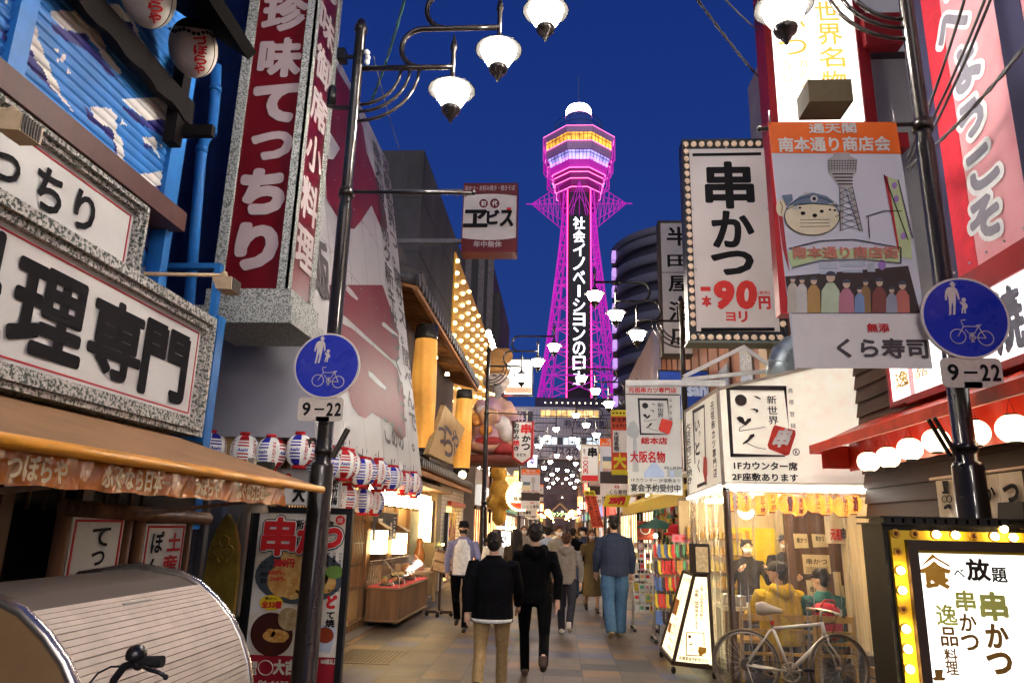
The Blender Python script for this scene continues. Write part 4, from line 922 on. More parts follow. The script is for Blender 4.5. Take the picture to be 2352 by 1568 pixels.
kbp('drawn_face',mat('banner skin',(.6,.45,.33),.6),lambda b:[pe(b,BK,*Z9(u,v),s_*.3,s_*.36,.0108) for (u,v),s_,c in folk])
kbp('drawn_hair',mat('banner hair',(.06,.07,.1),.6),lambda b:[pp(b,BK,[Z9(u+s_*1.05*cos(t*PI/8),v-s_*.2-s_*.95*sin(t*PI/8)) for t in range(9)],.0114) for (u,v),s_,c in folk])
kbp('red_lettering',redink,lambda b:(px_line(b,'無添',BK,*Z9(608,545),*Z9(755,607),w=.03,d=.008)))
kbp('lettering',mat('dark grey print',(.07,.06,.07),.5),lambda b:(px_line(b,'くら寿司',BK,*Z9(385,642),*Z9(1020,775),w=.035,d=.008)))
b=MB()
for u in (1766,2052): b.tube([BK.p(*BK.px(u,254)),BK.p(*BK.px(u+2,285),.006)],.006,5)
b.build('hanger',steel,kb)
# ---- glowing tall sign and red steel frame
SK=FR(9.0); sk=thing('glowing_tall_sign','tall overbright white sign with amber characters in a dark red steel frame, top right','sign',(3.6,9.1,7))
sx0,sx1=2.97,4.13; MB().slab(SK,sx0,7.16,sx1,12.5,-.1,0).build('panel',litw2,sk)
b=MB(); b.ring(SK,sx0,7.1,sx1,12.6,.1,-.4,.03); b.build('frame',redframe,sk)
b=MB()
for t,u0,v0,u1,v1 in (('新世界名物',(445,-170,640,600)[0],-130,640,600),):
    for i,ch in enumerate('新世界名物'):
        vs_=[(-140,0),(10,140),(155,300),(310,445),(465,600)][i]; us=[(450,590),(445,605),(458,625),(470,640),(490,652)][i]; b.gpx(ch,SK,*Z2(us[0],vs_[0]),*Z2(us[1],vs_[1]),.022,.008)
for ch,c in (('串',(200,-120,380,60)),('か',(205,110,385,230)),('つ',(205,260,395,365))): b.gpx(ch,SK,*Z2(c[0],c[1]),*Z2(c[2],c[3]),.02,.008)
for i,ch in enumerate('食べる'): b.gpx(ch,SK,*Z2(340,390+i*78),*Z2(405,452+i*78),.01,.008)
for i,ch in enumerate('なら'): b.gpx(ch,SK,*Z2(235,395+i*80),*Z2(300,455+i*80),.01,.008)
b.build('lettering',glow('amber lit print',(1,.62,.12),.5,.15,2),sk)
b=MB(); b.slab(SK,*SK.px(*Z2(330,800)),*SK.px(*Z2(590,660)),.05,.5); b.build('lamp_box',mat('lamp box brown',(.13,.1,.06),.5),sk)
fr=thing('red_steel_frame','dark red steel beams bracing the tall glowing sign','frame',(4.2,8.9,4))
b=MB(); q=FR(8.85); a=q.px(2000,308); b.slab(q,a[0]-.1,a[1]-.2,4.6,a[1]+.02,-.2,0); b.slab(q,4.2,q.px(2000,65)[1]-.25,4.7,q.px(2000,30)[1],-.2,0); b.box((2.82,9.0,4.4),(2.97,9.2,7.1)); b.box((4.15,9,4.4),(4.3,9.2,9)); b.build('beam',redframe,fr)
# pale walls seen behind
wl_=thing('pale_building','plain pale building behind the right lamp post','building',(6.5,11,0)); b=MB(); b.box((4.45,9.6,0),(9,13,q.px(2000,140)[1]*1.07)); b.box((4.9,13,0),(9,17,13)); b.build('wall',paleconc,wl_)
b=MB(); b.box((4.42,9.57,q.px(2000,140)[1]*1.07),(9,13,q.px(2000,140)[1]*1.07+.1)); b.build('parapet',mat('parapet brown',(.1,.07,.06),.7),wl_)
# ---- bulb bordered skewer sign
NS=FR(12.0); ns=thing('bulb_bordered_sign','tall white skewer price sign with black frame studded with unlit bulbs','sign',(3,12.2,4.8))
nx0,nx1,nz0,nz1=2.33,3.72,4.98,8.42
MB().slab(NS,nx0,nz0,nx1,nz1,.02,.03).build('panel',mat('sign cloth white',(.64,.58,.56),.6,var=.05,scale=1.5,bump=.05),ns)
b=MB(); b.slab(NS,2.21,4.8,3.84,8.6,-.3,0); b.ring(NS,2.25,4.84,3.8,8.56,.05,-.3,.05); b.build('frame',mat('frame blue black',(.025,.025,.03),.4),ns)
b=MB(); b.slab(NS,2.17,4.77,3.86,4.81,-.35,.06); b.build('bottom_rail',mat('green grey rail',(.16,.18,.16),.5),ns)
ub=mat('frosted bulb',(.66,.48,.36),.25,coat=.5,emit=(1,.7,.45),es=.12)  # the unlit bulbs get a faint warm glow from their material
pos=[(2.27+i*.145,8.52) for i in range(11)]+[(2.27+i*.145,4.87) for i in range(11)]+[(2.27,8.52-i*.148) for i in range(1,24)]+[(3.78,8.52-i*.148) for i in range(1,24)]
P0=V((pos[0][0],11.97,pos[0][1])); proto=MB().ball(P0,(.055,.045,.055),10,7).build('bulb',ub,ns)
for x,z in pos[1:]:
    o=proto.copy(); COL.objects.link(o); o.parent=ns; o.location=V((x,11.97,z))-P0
ZN=lambda u,v:(1500.6+u*.3712,275.6+v*.3712)
b=MB()
for ch,c,w in (('串',(315,262,620,555),.035),('か',(358,565,622,795),.04),('つ',(355,812,620,965),.07)): b.gpx(ch,NS,*ZN(c[0],c[1]),*ZN(c[2],c[3]),w,.034)
pp(b,NS,[ZN(240,213),ZN(664,206),ZN(664,225),ZN(240,231)],.034); pp(b,NS,[ZN(293,1288),ZN(747,1287),ZN(747,1308),ZN(293,1310)],.034); b.build('lettering',ink,ns)
b=MB()
for ch,c,w in (('9',(368,995,500,1175),.075),('0',(508,995,640,1175),.075),('一',(290,1035,352,1062),.1),('本',(297,1090,357,1160),.05),('円',(648,1092,722,1175),.05),('ヨ',(445,1192,506,1248),.05),('リ',(525,1185,580,1255),.05)): b.gpx(ch,NS,*ZN(c[0],c[1]),*ZN(c[2],c[3]),w,.034,sh=.08 if ch in '90' else 0)
px_line(b,'(税別)',NS,*ZN(640,1060),*ZN(720,1085),w=.02,d=.034); b.build('red_lettering',mat('bright red print',(.6,.035,.03),.5),ns)
b=MB()
for u,v in ((218,190),(448,180),(680,180),(240,555),(705,552),(262,930),(735,930),(278,1328),(520,1330),(762,1335)): b.ball(NS.p(*NS.px(*ZN(u,v)),.03),.02,6,4)
b.build('eyelet',steel,ns)
br=thing('sign_braces','white steel braces holding the white kushikatsu box and bulb sign','bracket',(2.6,11.7,3.6)); wst=mat('white steel',(.6,.6,.6),.4,var=.15)
b=MB(); 
for a,c in (((1570,865),(1705,798)),((1705,795),(1785,852)),((1567,872),(1830,845))): b.bar(PY(*a,11.9),PY(*c,11.9),.06)
b.bar(PY(1437,880,11.4),PY(1665,880,11.4),.09); b.build('brace',wst,br)
# ---- far shop sign
HS=FR(20); hs=signbox('vertical_sign','grey white vertical liquor shop sign with black characters, behind the lamp post','sign',HS,HS.px(1521,660)[0],HS.px(1550,812)[1],HS.px(1521,660)[0]+1.05,HS.px(1550,512)[1],.4,mat('old sign white',(.5,.47,.46),.5,var=.06),mat('sign rust frame',(.06,.045,.035),.6),.07)
x_=HS.px(1521,660)[0]; b=MB()
for i,ch in enumerate('半田屋酒店'):
    v0,v1=[(521,565),(585,613),(633,670),(692,737),(750,792)][i]; b.glyph(ch,HS.fn(.01),x_+.17,HS.px(1550,v1)[1],x_+.9,HS.px(1550,v0)[1],.025,'box')
b.build('lettering',ink,hs)
MB().box((x_-.02,19.98,HS.px(1550,612)[1]-.2),(x_+1.07,19.985,HS.px(1550,612)[1]-.18)).build('joint',black,hs)
# ---- brown building, duct, blue beer sign
bb2=thing('brown_tiled_building','orange brown clad building with small windows behind the white kushikatsu box','building',(6,17,0))
tile=wood('brown cladding',(.17,.06,.03),(.26,.1,.05),.6,2,3); b=MB(); b.box((3.75,12.6,0),(9,26,8)); b.build('wall',tile,bb2)
q=RW(3.75); b=MB()
for i in range(12): b.slab(q,-26+i*1.15,0,-26+i*1.15+.05,8,0,.03)
b.build('joint',mat('brown joint',(.08,.03,.02),.7),bb2)
for y in (14.2,16.2,18.4): MB().slab(q,-y-.5,4.3,-y+.4,5.3,.01,.04).build('window',mat('frosted window',(.2,.22,.25),.2,c2=(.42,.45,.5),scale=20),bb2)
b=MB(); b.box((3.6,12.4,3),(3.75,12.9,8)); b.build('corner_column',mat('ochre column',(.42,.28,.13),.6),bb2)
dct=MB(); P=[PY(u,v,11.0) for u,v in ((1905,800),(1850,800),(1815,800),(1800,815),(1792,840),(1790,880))]; dct.tube(P,.2,18)
for i in range(1,6):
    t=(P[i]-P[i-1]).normalized(); dct.lathe(P[i]-t*.03,[(.205,0),(.215,.015),(.205,.03)],18,ax=t)
o=dct.build('ventilation_duct',mat('zinc duct',(.36,.43,.47),.35,.7,var=.2)); tag(o,'ribbed grey ventilation duct bending down behind the white kushikatsu box','duct')
bs=signbox('beer_sign','blue sign board with pale letters partly hidden behind lamp post','sign',FR(18),FR(18).px(1515,880)[0],FR(18).px(1515,960)[1],FR(18).px(1635,880)[0],FR(18).px(1515,852)[1],.2,mat('deep blue panel',(.015,.05,.28),.4),black,.03)
letters(bs,mat('pale blue print',(.4,.5,.7),.5),[('Asahi',FR(18).px(1556,880)[0],FR(18).px(1515,912)[1],FR(18).px(1632,880)[0],FR(18).px(1515,872)[1],False,.05)],FR(18),.01)
# ---- white kushikatsu box sign
IT=FR(9.0); ik=thing('kushikatsu_box_sign','large glowing white corner box sign with framed brush logo above the vinyl front','sign',(2.8,10,2.2))
warmw=glow('warm lit acrylic',(1,.92,.76),.26,.3,.8)
A=[V((2.0,9,2.25)),V((3.87,9,2.27)),V((3.87,11.4,2.27)),V((2.0,11.4,2.2)),V((1.99,9,3.41)),V((3.84,9,3.87)),V((3.84,11.4,3.87)),V((1.99,11.4,3.5))]
b=MB(); b.hexa(A); b.build('panel',warmw,ik)
b=MB()
for a,c in ((0,1),(0,4),(4,5),(0,3),(4,7),(3,7),(1,5)): b.bar(A[a]+V((-.01,-.01,0)),A[c]+V((-.01,-.01,0)),.035)
b.build('frame',mat('box edge',(.35,.3,.24),.5),ik)
b=MB()
for a,c in (((2.02,8.97,2.22),(2.95,8.97,2.22)),((2.97,8.97,2.22),(3.86,8.97,2.23)),((1.97,9.05,2.22),(1.97,10.2,2.19)),((1.97,10.22,2.19),(1.97,11.35,2.16))): b.tube([a,c],.018,8)
b.build('fluorescent_tube',glow('white tube',(1,.97,.9),16),ik)
def logo(mb,pl,M,d,fw,k=1.):
    for P in (((880,305),(1350,308),(1355,345),(905,340)),((880,305),(910,318),(940,850),(915,862)),((915,835),(1340,850),(1345,862),(915,865)),((1330,310),(1352,308),(1382,860),(1372,640))): pp(mb,pl,[M(*p) for p in P],d)
    pe(mb,pl,*M(997,420),48*k,44*k,d,18,-.5); pp(mb,pl,[M(1095,388),M(1120,388),M(1152,405),M(1150,414),M(1125,405)],d); pp(mb,pl,[M(1065,492),M(1100,485),M(1130,492),M(1135,510),M(1112,520),M(1118,505),M(1095,495)],d)
    pp(mb,pl,[M(962,560),M(985,545),M(1015,555),M(1030,590),M(1050,565),M(1075,560),M(1078,580),M(1035,620),M(1020,610),M(985,590)],d); pline(mb,pl,[M(1035,610),M(985,640),M(985,662),M(1185,630)],fw,d+.001)
    pp(mb,pl,[M(1070,690),M(1100,682),M(1105,700),M(1050,750),M(1010,768),M(1015,752),M(1050,725)],d); pline(mb,pl,[M(1040,755),M(1120,790),M(1195,803)],fw,d+.001)
def seal(mb,pl,M,d): pp(mb,pl,[M(1260,615),M(1420,655),M(1425,690),M(1375,845),M(1350,855),M(1215,800),M(1205,770),M(1245,640)],d)
k_=.2929
b=MB(); logo(b,IT,ZB,.02,.008,.2929)
for i,ch in enumerate('新世界'): b.gpx(ch,IT,*ZB(1200+i*6,385+i*80),*ZB(1275+i*8,450+i*80),.012,.02)
for i,ch in enumerate('商標登録'): b.gpx(ch,IT,*ZB(1368+i*6,325+i*92),*ZB(1402+i*8,365+i*92),0,.02)
px_line(b,'1Fカウンター席',IT,*ZB(928,900),*ZB(1442,968),w=.035,d=.02); px_line(b,'2F座敷あります',IT,*ZB(928,990),*ZB(1448,1055),w=.035,d=.02)
b.tube([IT.p(*IT.px(*ZB(1430+25*cos(t*PI/8),825+25*sin(t*PI/8))),.02) for t in range(16)],.005,4,closed=True); b.gpx('R',IT,*ZB(1420,810),*ZB(1442,842),.02,.02); b.build('lettering',mat('soft black print',(.03,.022,.02),.6),ik)
sealm=mat('seal red',(.62,.05,.035),.5); b=MB(); seal(b,IT,ZB,.024); b.build('red_seal',sealm,ik)
b=MB(); b.gpx('串',IT,*ZB(1262,640),*ZB(1385,790),.05,.03,sh=.5); b.build('seal_character',white,ik)
IS=LW(1.985); IS=Pl((1.985,0,0),(0,-1,0),(0,0,1)); b=MB()
ZS=lambda u,v:(1408.7+u*.2929,796.2+v*.2929)
pp(b,IS,[ZS(630,500),ZS(722,450),ZS(724,475),ZS(645,520)],.02); pp(b,IS,[ZS(630,500),ZS(643,505),ZS(655,915),ZS(648,918)],.02); pp(b,IS,[ZS(720,450),ZS(727,450),ZS(745,1080),ZS(735,1085)],.02); pp(b,IS,[ZS(668,1080),ZS(740,1050),ZS(740,1075),ZS(668,1108)],.02)
for ch,c in (('い',(650,575,690,660)),('っ',(682,660,695,700)),('と',(655,740,690,850)),('く',(672,880,690,990))): b.gpx(ch,IS,*ZS(c[0],c[1]),*ZS(c[2],c[3]),.05,.02)
px_line(b,'元祖串カツ専門店',IS,*ZS(785,415),*ZS(815,1030),True,.03,.02,'str'); px_line(b,'大阪名物どて焼き',IS,*ZS(580,590),*ZS(625,1080),True,.03,.02,'str'); b.build('side_lettering',MATS['soft black print'],ik)
b=MB(); pp(b,IS,[ZS(722,860),ZS(748,870),ZS(752,1000),ZS(735,1070),ZS(716,980)],.024); b.build('side_seal',sealm,ik)
# ================================================================ LEFT: timber restaurant under the billboard
ZL=lambda u,v:(490+u*.3359,1041+v*.3359)         # enlargement at (800,1700)
ZM=lambda u,v:(888+u*.1953,1133+v*.1953)         # enlargement at (1450,1850)
rt=thing('timber_restaurant','old timber restaurant front with lattice windows and lit paper lamps','building',(-3.6,13,0))
RX=-3.35; q=LW(RX)
paper=glow('lit paper screen',(1,.62,.26),1.6,.4,1.2); paper2=glow('paper lamp',(1,.72,.34),15,.1,3)
b=MB(); b.box((-7,8.2,0),(RX-.02,18.6,2.62)); b.build('wall',mat('ochre plaster',(.42,.26,.11),.8,var=.2,scale=3),rt)
b=MB()
for y in (8.6,9.6,10.6,11.6,12.6,13.7,14.9,16.2): b.slab(q,y,0,y+.12,2.5,-.02,.06)
b.slab(q,8.3,2.02,18.5,2.12,-.02,.05); b.slab(q,8.3,.62,18.5,.7,-.02,.04); b.slab(q,8.3,0,18.5,.12,-.02,.08); b.build('post',mwood,rt)
b=MB()
for y0,y1 in ((8.75,9.55),(9.75,10.55),(10.75,11.55),(11.75,12.55),(16.35,18)):
    n=int((y1-y0)/.1)
    for i in range(n+1): b.slab(q,y0+(y1-y0)*i/n-.012,.7,y0+(y1-y0)*i/n+.012,2.02,.01,.035)
    for z in (1.0,1.35,1.7): b.slab(q,y0,z-.012,y1,z+.012,.01,.03)
b.build('lattice',dwood,rt)
b=MB()
for y0,y1 in ((8.75,9.55),(9.75,10.55),(10.75,11.55),(11.75,12.55)): b.slab(q,y0,.7,y1,2.02,-.01,.008)
b.build('paper_screen',paper,rt)
b=MB()
for y0,y1 in ((12.75,13.65),(13.85,14.85)): b.slab(q,y0,.05,y1,2.0,-.01,.008)
b.build('doorway',mat('dim doorway',(.12,.07,.03),.7),rt)
b=MB()
for i in range(14): b.slab(q,16.3+i*.13,.75,16.3+i*.13+.05,1.95,.01,.07)
b.build('slat_screen',mat('grey green slats',(.2,.2,.14),.6),rt)
b=MB(); b.box((-3.6,8.2,2.42),(-2.7,18.6,2.5)); b.build('soffit',mwood,rt)
# hanging box lamps
bl=thing('box_lamp','x','lamp',(0,0,0),'square paper lamps hung in a row under the timber soffit'); bl.scale=(1.25,)*3
MB().box((-.07,-.07,-.14),(.07,.07,.12)).build('shade',paper2,bl); b=MB()
for sx in (-1,1):
    for sy in (-1,1): b.box((sx*.075-.008,sy*.075-.008,-.15),(sx*.075+.008,sy*.075+.008,.13))
for z in (-.15,.12): b.box((-.083,-.083,z),(.083,.083,z+.012))
b.tube([(0,0,.13),(0,0,.26)],.006,5); b.build('frame',dwood,bl)
names=['first','second','third','fourth','fifth','sixth','seventh','eighth','ninth']
for i in range(9):
    o=bl if i==0 else copy_tree(bl); o.location=V((-3.1,12.1+i*.62,2.16)); o['label']='square lit paper lamp under the soffit, '+names[i]+' of the row from the near end'
wlp=thing('wall_lamp','x','lamp',(0,0,0),'tall paper lamps flanking the restaurant door')
MB().box((0,-.17,0),(.22,.17,.42)).build('shade',paper2,wlp); b=MB()
for y in (-.17,-.06,.06,.17): b.box((.22,y-.008,-.16),(.232,y+.008,.44))
for z in (-.17,-.005,.41): b.box((-.01,-.19,z),(.24,.19,z+.02))
b.box((0,-.16,-.15),(.2,.16,-.01)); b.build('frame',dwood,wlp)
MB().hexa([V(x) for x in ((-.02,-.24,.44),(.3,-.24,.44),(.3,.24,.44),(-.02,.24,.44),(-.02,-.16,.56),(.1,-.16,.56),(.1,.16,.56),(-.02,.16,.56))]).build('roof',dwood,wlp)
for i,(u,v) in enumerate(((855,1272),(904,1272))):
    o=wlp if i==0 else copy_tree(wlp); o.location=PX(u,v,RX+.06); o['label']=['tall paper wall lamp left of the navy door curtain','tall paper wall lamp right of the navy door curtain'][i]
nv=thing('door_curtain','navy split door curtain with white characters at the timber restaurant','curtain',(-3.2,13.8,1.5))
navc=mat('navy cotton',(.02,.025,.06),.8,bump=.1); qn=LW(-3.22)
y0,z1=qn.px(858,1172); y1,z0=qn.px(910,1215)
for k in range(3):
    b=MB(); cloth(b,qn,y0+(y1-y0)*k/3+.01,y0+(y1-y0)*(k+1)/3-.01,1.38,1.86,0,.02,8); b.build('cloth',navc,nv)
MB().tube([(-3.22,y0-.1,1.87),(-3.22,y1+.1,1.87)],.014,7).build('rod',dwood,nv)
b=MB(); b.line('酒',qn.fn(.03),y0+.25,1.45,y0+.6,1.78,False,.03); b.line('一九一六年',qn.fn(.03),y1-.4,1.42,y1-.2,1.82,True,.02,'str'); b.line('大正五年創業',qn.fn(.03),y1-.7,1.4,y1-.5,1.7,True,.02,'str'); b.build('lettering',white,nv)
# signs behind the lanterns
s1=signbox('shop_sign','white board with big black and red characters behind the front lanterns','sign',FR(8.5),FR(8.5).px(627,1110)[0],FR(8.5).px(660,1157)[1],FR(8.5).px(709,1110)[0],FR(8.5).px(660,1077)[1],.06,white,mat('thin grey edge',(.3,.3,.3),.5),.012)
letters(s1,ink,[('大',FR(8.5).px(676,1120)[0],FR(8.5).px(690,1153)[1],FR(8.5).px(704,1120)[0],FR(8.5).px(690,1112)[1],False,.05)],FR(8.5),.03)
letters(s1,redink,[('かつ',FR(8.5).px(632,1100)[0],FR(8.5).px(650,1108)[1],FR(8.5).px(672,1100)[0],FR(8.5).px(650,1082)[1],False,.05)],FR(8.5),.03,'red_lettering')
s2=signbox('vertical_sign','narrow white vertical board with three black characters behind the lamp post','sign',FR(8.9),FR(8.9).px(752,1120)[0],FR(8.9).px(770,1164)[1],FR(8.9).px(781,1120)[0],FR(8.9).px(770,1085)[1],.05,white,MATS['thin grey edge'],.01)
letters(s2,ink,[('松竹梅',FR(8.9).px(764,1120)[0],FR(8.9).px(770,1160)[1],FR(8.9).px(779,1120)[0],FR(8.9).px(770,1100)[1],True,.03,'str')],FR(8.9),.03)
ls=thing('lit_column_sign','tall glowing white column sign with brush characters at the restaurant corner','sign',(-3.1,17.6,1.2))
y0,_=LW(-3.3).px(957,1210); MB().box((-3.3,17.3,1.28),(-3.0,17.62,2.2)).build('panel',paper2,ls); b=MB(); b.ring(FR(17.3),-3.3,1.28,-3.0,2.2,.02,-.34,.01); b.build('frame',dwood,ls)
b=MB(); b.line('づぼらや',FR(17.29).fn(.01),-3.08,1.35,-3.0,1.8,True,.02,'str'); b.build('lettering',ink,ls)
pc=thing('stone_pillar','speckled brown stone pillar at the end of the timber restaurant','pillar',(-3.3,18.6,0)); b=MB(); b.box((-3.6,18.3,0),(-3.05,19,2.6)); b.build('shaft',mat('brown granite',(.14,.1,.06),.45,scale=60,c2=(.24,.17,.09),lo=.45,hi=.55),pc)
# food case
fc=thing('food_display_case','wooden food display case on casters with slanted clear cover','display case',(-2.95,13.6,0))
P=[(-3.22,12.55),(-2.66,12.5),(-2.62,15.0),(-3.22,15.1)]
b=MB(); b.hexa([V((x,y,.1)) for x,y in P]+[V((x,y,.62)) for x,y in P]); b.build('cabinet',wood('weathered planks',(.13,.065,.03),(.24,.13,.065),.65,2,8),fc)
b=MB()
for z in (.1,.61): b.tube([V((x,y,z)) for x,y in P],.022,7,closed=True)
b.build('bamboo_rail',mat('brown bamboo',(.2,.12,.06),.5),fc)
MB().hexa([V((x,y,.625)) for x,y in P]+[V((x,y,.64)) for x,y in P]).build('red_cloth',mat('red felt',(.55,.04,.05),.9),fc)
b=MB(); t=[(-3.2,12.57,1.05),(-2.95,12.56,1.08),(-2.9,14.95,1.08),(-3.2,15.05,1.05)]; bt=[(x,y,.64) for x,y in P]; m_=[(x,y,.8) for x,y in P[1:3]]
b.poly([bt[0],bt[1],m_[0],t[1],t[0]]); b.poly([bt[1],bt[2],m_[1],m_[0]]); b.poly([m_[0],m_[1],t[2],t[1]]); b.poly([t[0],t[1],t[2],t[3]]); b.poly([bt[2],bt[3],t[3],t[2],m_[1]]); b.build('clear_cover',clear('acrylic',gl=.14,alpha=.05),fc)
b=MB()
for a,c in ((bt[1],m_[0]),(m_[0],t[1]),(t[1],t[0]),(bt[2],m_[1]),(m_[1],t[2]),(m_[0],m_[1]),(t[1],t[2])): b.tube([a,c],.005,5)
b.build('cover_edge',mat('acrylic edge',(.6,.55,.48),.2),fc)
for x,y in ((-3.15,12.7),(-2.75,12.62),(-2.72,14.9),(-3.15,14.95)): MB().ball((x,y,.045),.045,8,6).build('caster',black,fc)
fried=mat('fried crumb',(.42,.17,.035),.7,scale=40,var=.4,bump=.6); dish=mat('black lacquer',(.02,.015,.013),.25,coat=.6); green=mat('shredded leaf',(.2,.34,.06),.7,scale=40,var=.4)
for i,(x,y,s_) in enumerate(((-2.95,12.85,.15),(-2.85,13.3,.13),(-2.95,13.75,.17),(-2.85,14.3,.14),(-3.0,14.7,.14))):
    r=thing('food_dish','x','food',(x,y,.64),'dishes of sample food in the display case'); r['label']=['black tray of fried skewers nearest in the display case','small black tray of fried skewers, second in the display case','bowl of yellow noodles in the middle of the display case','plate of fried food, fourth in the display case','rounded golden sample at the far end of the display case'][i]
    b=MB()
    if i==2: b.lathe((x,y,.7),[(.06,-.05),(.1,-.02),(.17,.06),(.16,.06)],18)
    else: b.hexa([V((x+a*s_,y+c*s_*1.2,z)) for z in (.645,.68) for a,c in ((-.6,-1),(.7,-.8),(.6,1),(-.7,.8))])
    b.build('dish',dish,r); b=MB()
    for k in range(9): b.ball((x+random.uniform(-.5,.5)*s_,y+random.uniform(-.8,.8)*s_,.71+.03*random.random()+(.05 if i==2 else 0)),(.035,.055,.03),8,6)
    if i==4: b.ball((x,y,.78),(.11,.14,.15),14,10)
    b.build('food',fried if i!=2 else mat('noodle',(.55,.42,.12),.7,scale=60,var=.3,bump=.5),r)
    if i in (0,3): MB().ball((x-.05,y+.08,.75),(.05,.05,.04),8,6).build('garnish',green,r)
    MB().hexa([V((x+.14,y-.1,.645)),V((x+.145,y-.1,.645)),V((x+.145,y-.04,.645)),V((x+.14,y-.04,.645)),V((x+.12,y-.1,.7)),V((x+.125,y-.1,.7)),V((x+.125,y-.04,.7)),V((x+.12,y-.04,.7))]).build('price_card',white,r)
mbd=thing('menu_stand','dark menu stand on a wheeled foot beside the display case','menu stand',(-2.25,14.3,0))
b=MB(); b.bar((-2.25,14.3,.1),(-2.25,14.3,.95),.045); b.bar((-2.5,14.3,.08),(-2.0,14.3,.08),.05); b.bar((-2.25,14.1,.08),(-2.25,14.6,.08),.05); b.build('stand',mat('dark brown metal',(.05,.03,.022),.5),mbd)
b=MB(); b.hexa([V(x) for x in ((-2.45,14.25,.82),(-2.42,14.2,.82),(-1.95,14.2,.72),(-1.98,14.25,.72),(-2.38,14.4,1.22),(-2.35,14.35,1.22),(-1.92,14.4,1.12),(-1.95,14.45,1.12))]); b.build('board',mat('board brown',(.1,.055,.03),.5),mbd)
b=MB(); 
for t0 in (.05,.53): b.poly([V((-2.415+.47*s_,14.185+.15*h_,.83-.1*s_+.38*h_)) for s_,h_ in ((.06,t0),(.92,t0),(.92,t0+.4),(.06,t0+.4))])
b.build('menu_sheet',mat('menu sheet',(.34,.22,.12),.6,scale=14,var=.3),mbd)
for x,y in ((-2.48,14.3),(-2.02,14.3),(-2.25,14.12),(-2.25,14.58)): MB().ball((x,y,.04),.04,8,6).build('caster',black,mbd)
tb=thing('bench_table','low timber table between the display case and the stone pillar','table',(-3.0,16.2,0)); b=MB(); b.box((-3.25,15.4,.66),(-2.75,17,.72)); b.build('table_top',pwood,tb)
for x in (-3.2,-2.8):
    for y in (15.5,16.9): MB().box((x-.03,y-.03,0),(x+.03,y+.03,.66)).build('leg',pwood,tb)
o=MB(); o.lathe((-3.0,16.0,.72),[(.13,0),(.13,.06),(.09,.07),(.11,.2),(.13,.3),(.1,.42),(.06,.5),(.08,.58),(.06,.66),(0,.68)],16); tag(o.build('carved_ornament',mat('varnished wood',(.3,.11,.025),.3,coat=.5)),'varnished turned wooden ornament standing on the low timber table','ornament')
# white tiled shop and others along the left
def brickmat(name,c,mortar,sx=.24,sy=.11):
    m=mat(name,c,.3); n=m.node_tree.nodes; l=m.node_tree.links; bt=n.new('ShaderNodeTexBrick'); bt.inputs['Color1'].default_value=(*c,1); bt.inputs['Color2'].default_value=(*[x*.9 for x in c],1); bt.inputs['Mortar'].default_value=(*mortar,1)
    bt.inputs['Scale'].default_value=1; bt.inputs['Brick Width'].default_value=sx; bt.inputs['Row Height'].default_value=sy; bt.inputs['Mortar Size'].default_value=.008
    g=n.new('ShaderNodeNewGeometry'); sp=n.new('ShaderNodeSeparateXYZ'); ad=n.new('ShaderNodeMath'); ad.operation='ADD'; cm=n.new('ShaderNodeCombineXYZ')
    l.new(g.outputs['Position'],sp.inputs[0]); l.new(sp.outputs[0],ad.inputs[0]); l.new(sp.outputs[1],ad.inputs[1]); l.new(ad.outputs[0],cm.inputs[0]); l.new(sp.outputs[2],cm.inputs[1]); l.new(cm.outputs[0],bt.inputs[0]); l.new(bt.outputs[0],n['Principled BSDF'].inputs['Base Color']); return m
wt=thing('tiled_shop','white tiled shop front with warm lit doorway beyond the timber restaurant','building',(-3.3,21.5,0))
b=MB(); b.box((-7,19,0),(-3.1,20.2,3)); b.box((-7,20.2,2.2),(-3.1,23.8,3)); b.box((-7,23.2,0),(-3.1,23.8,2.2)); b.build('wall',brickmat('white wall tiles',(.6,.58,.52),(.12,.11,.1)),wt)
MB().box((-7,20.2,0),(-3.4,23.2,2.2)).build('interior',glow('lit interior amber',(1,.6,.2),1.6,.7,2.5),wt)
MB().box((-3.15,19.95,.3),(-3.0,20.15,2.0)).build('dark_post',black,wt)
b=MB(); b.box((-3.06,20.5,1.0),(-3.02,21.6,2.0)); b.build('food_poster',mat('yellow food poster',(.4,.06,.03),.5,scale=3,c2=(.75,.5,.08),lo=.45,hi=.55),wt)
MB().box((-3.0,18.95,1.15),(-2.96,19.2,1.2)).build('yellow_lamp',glow('small yellow lamp',(1,.85,.2),9),wt)
MB().box((-3.14,20.4,2.2),(-3.0,23.6,2.32)).build('red_band',mat('red band',(.4,.05,.02),.5),wt)
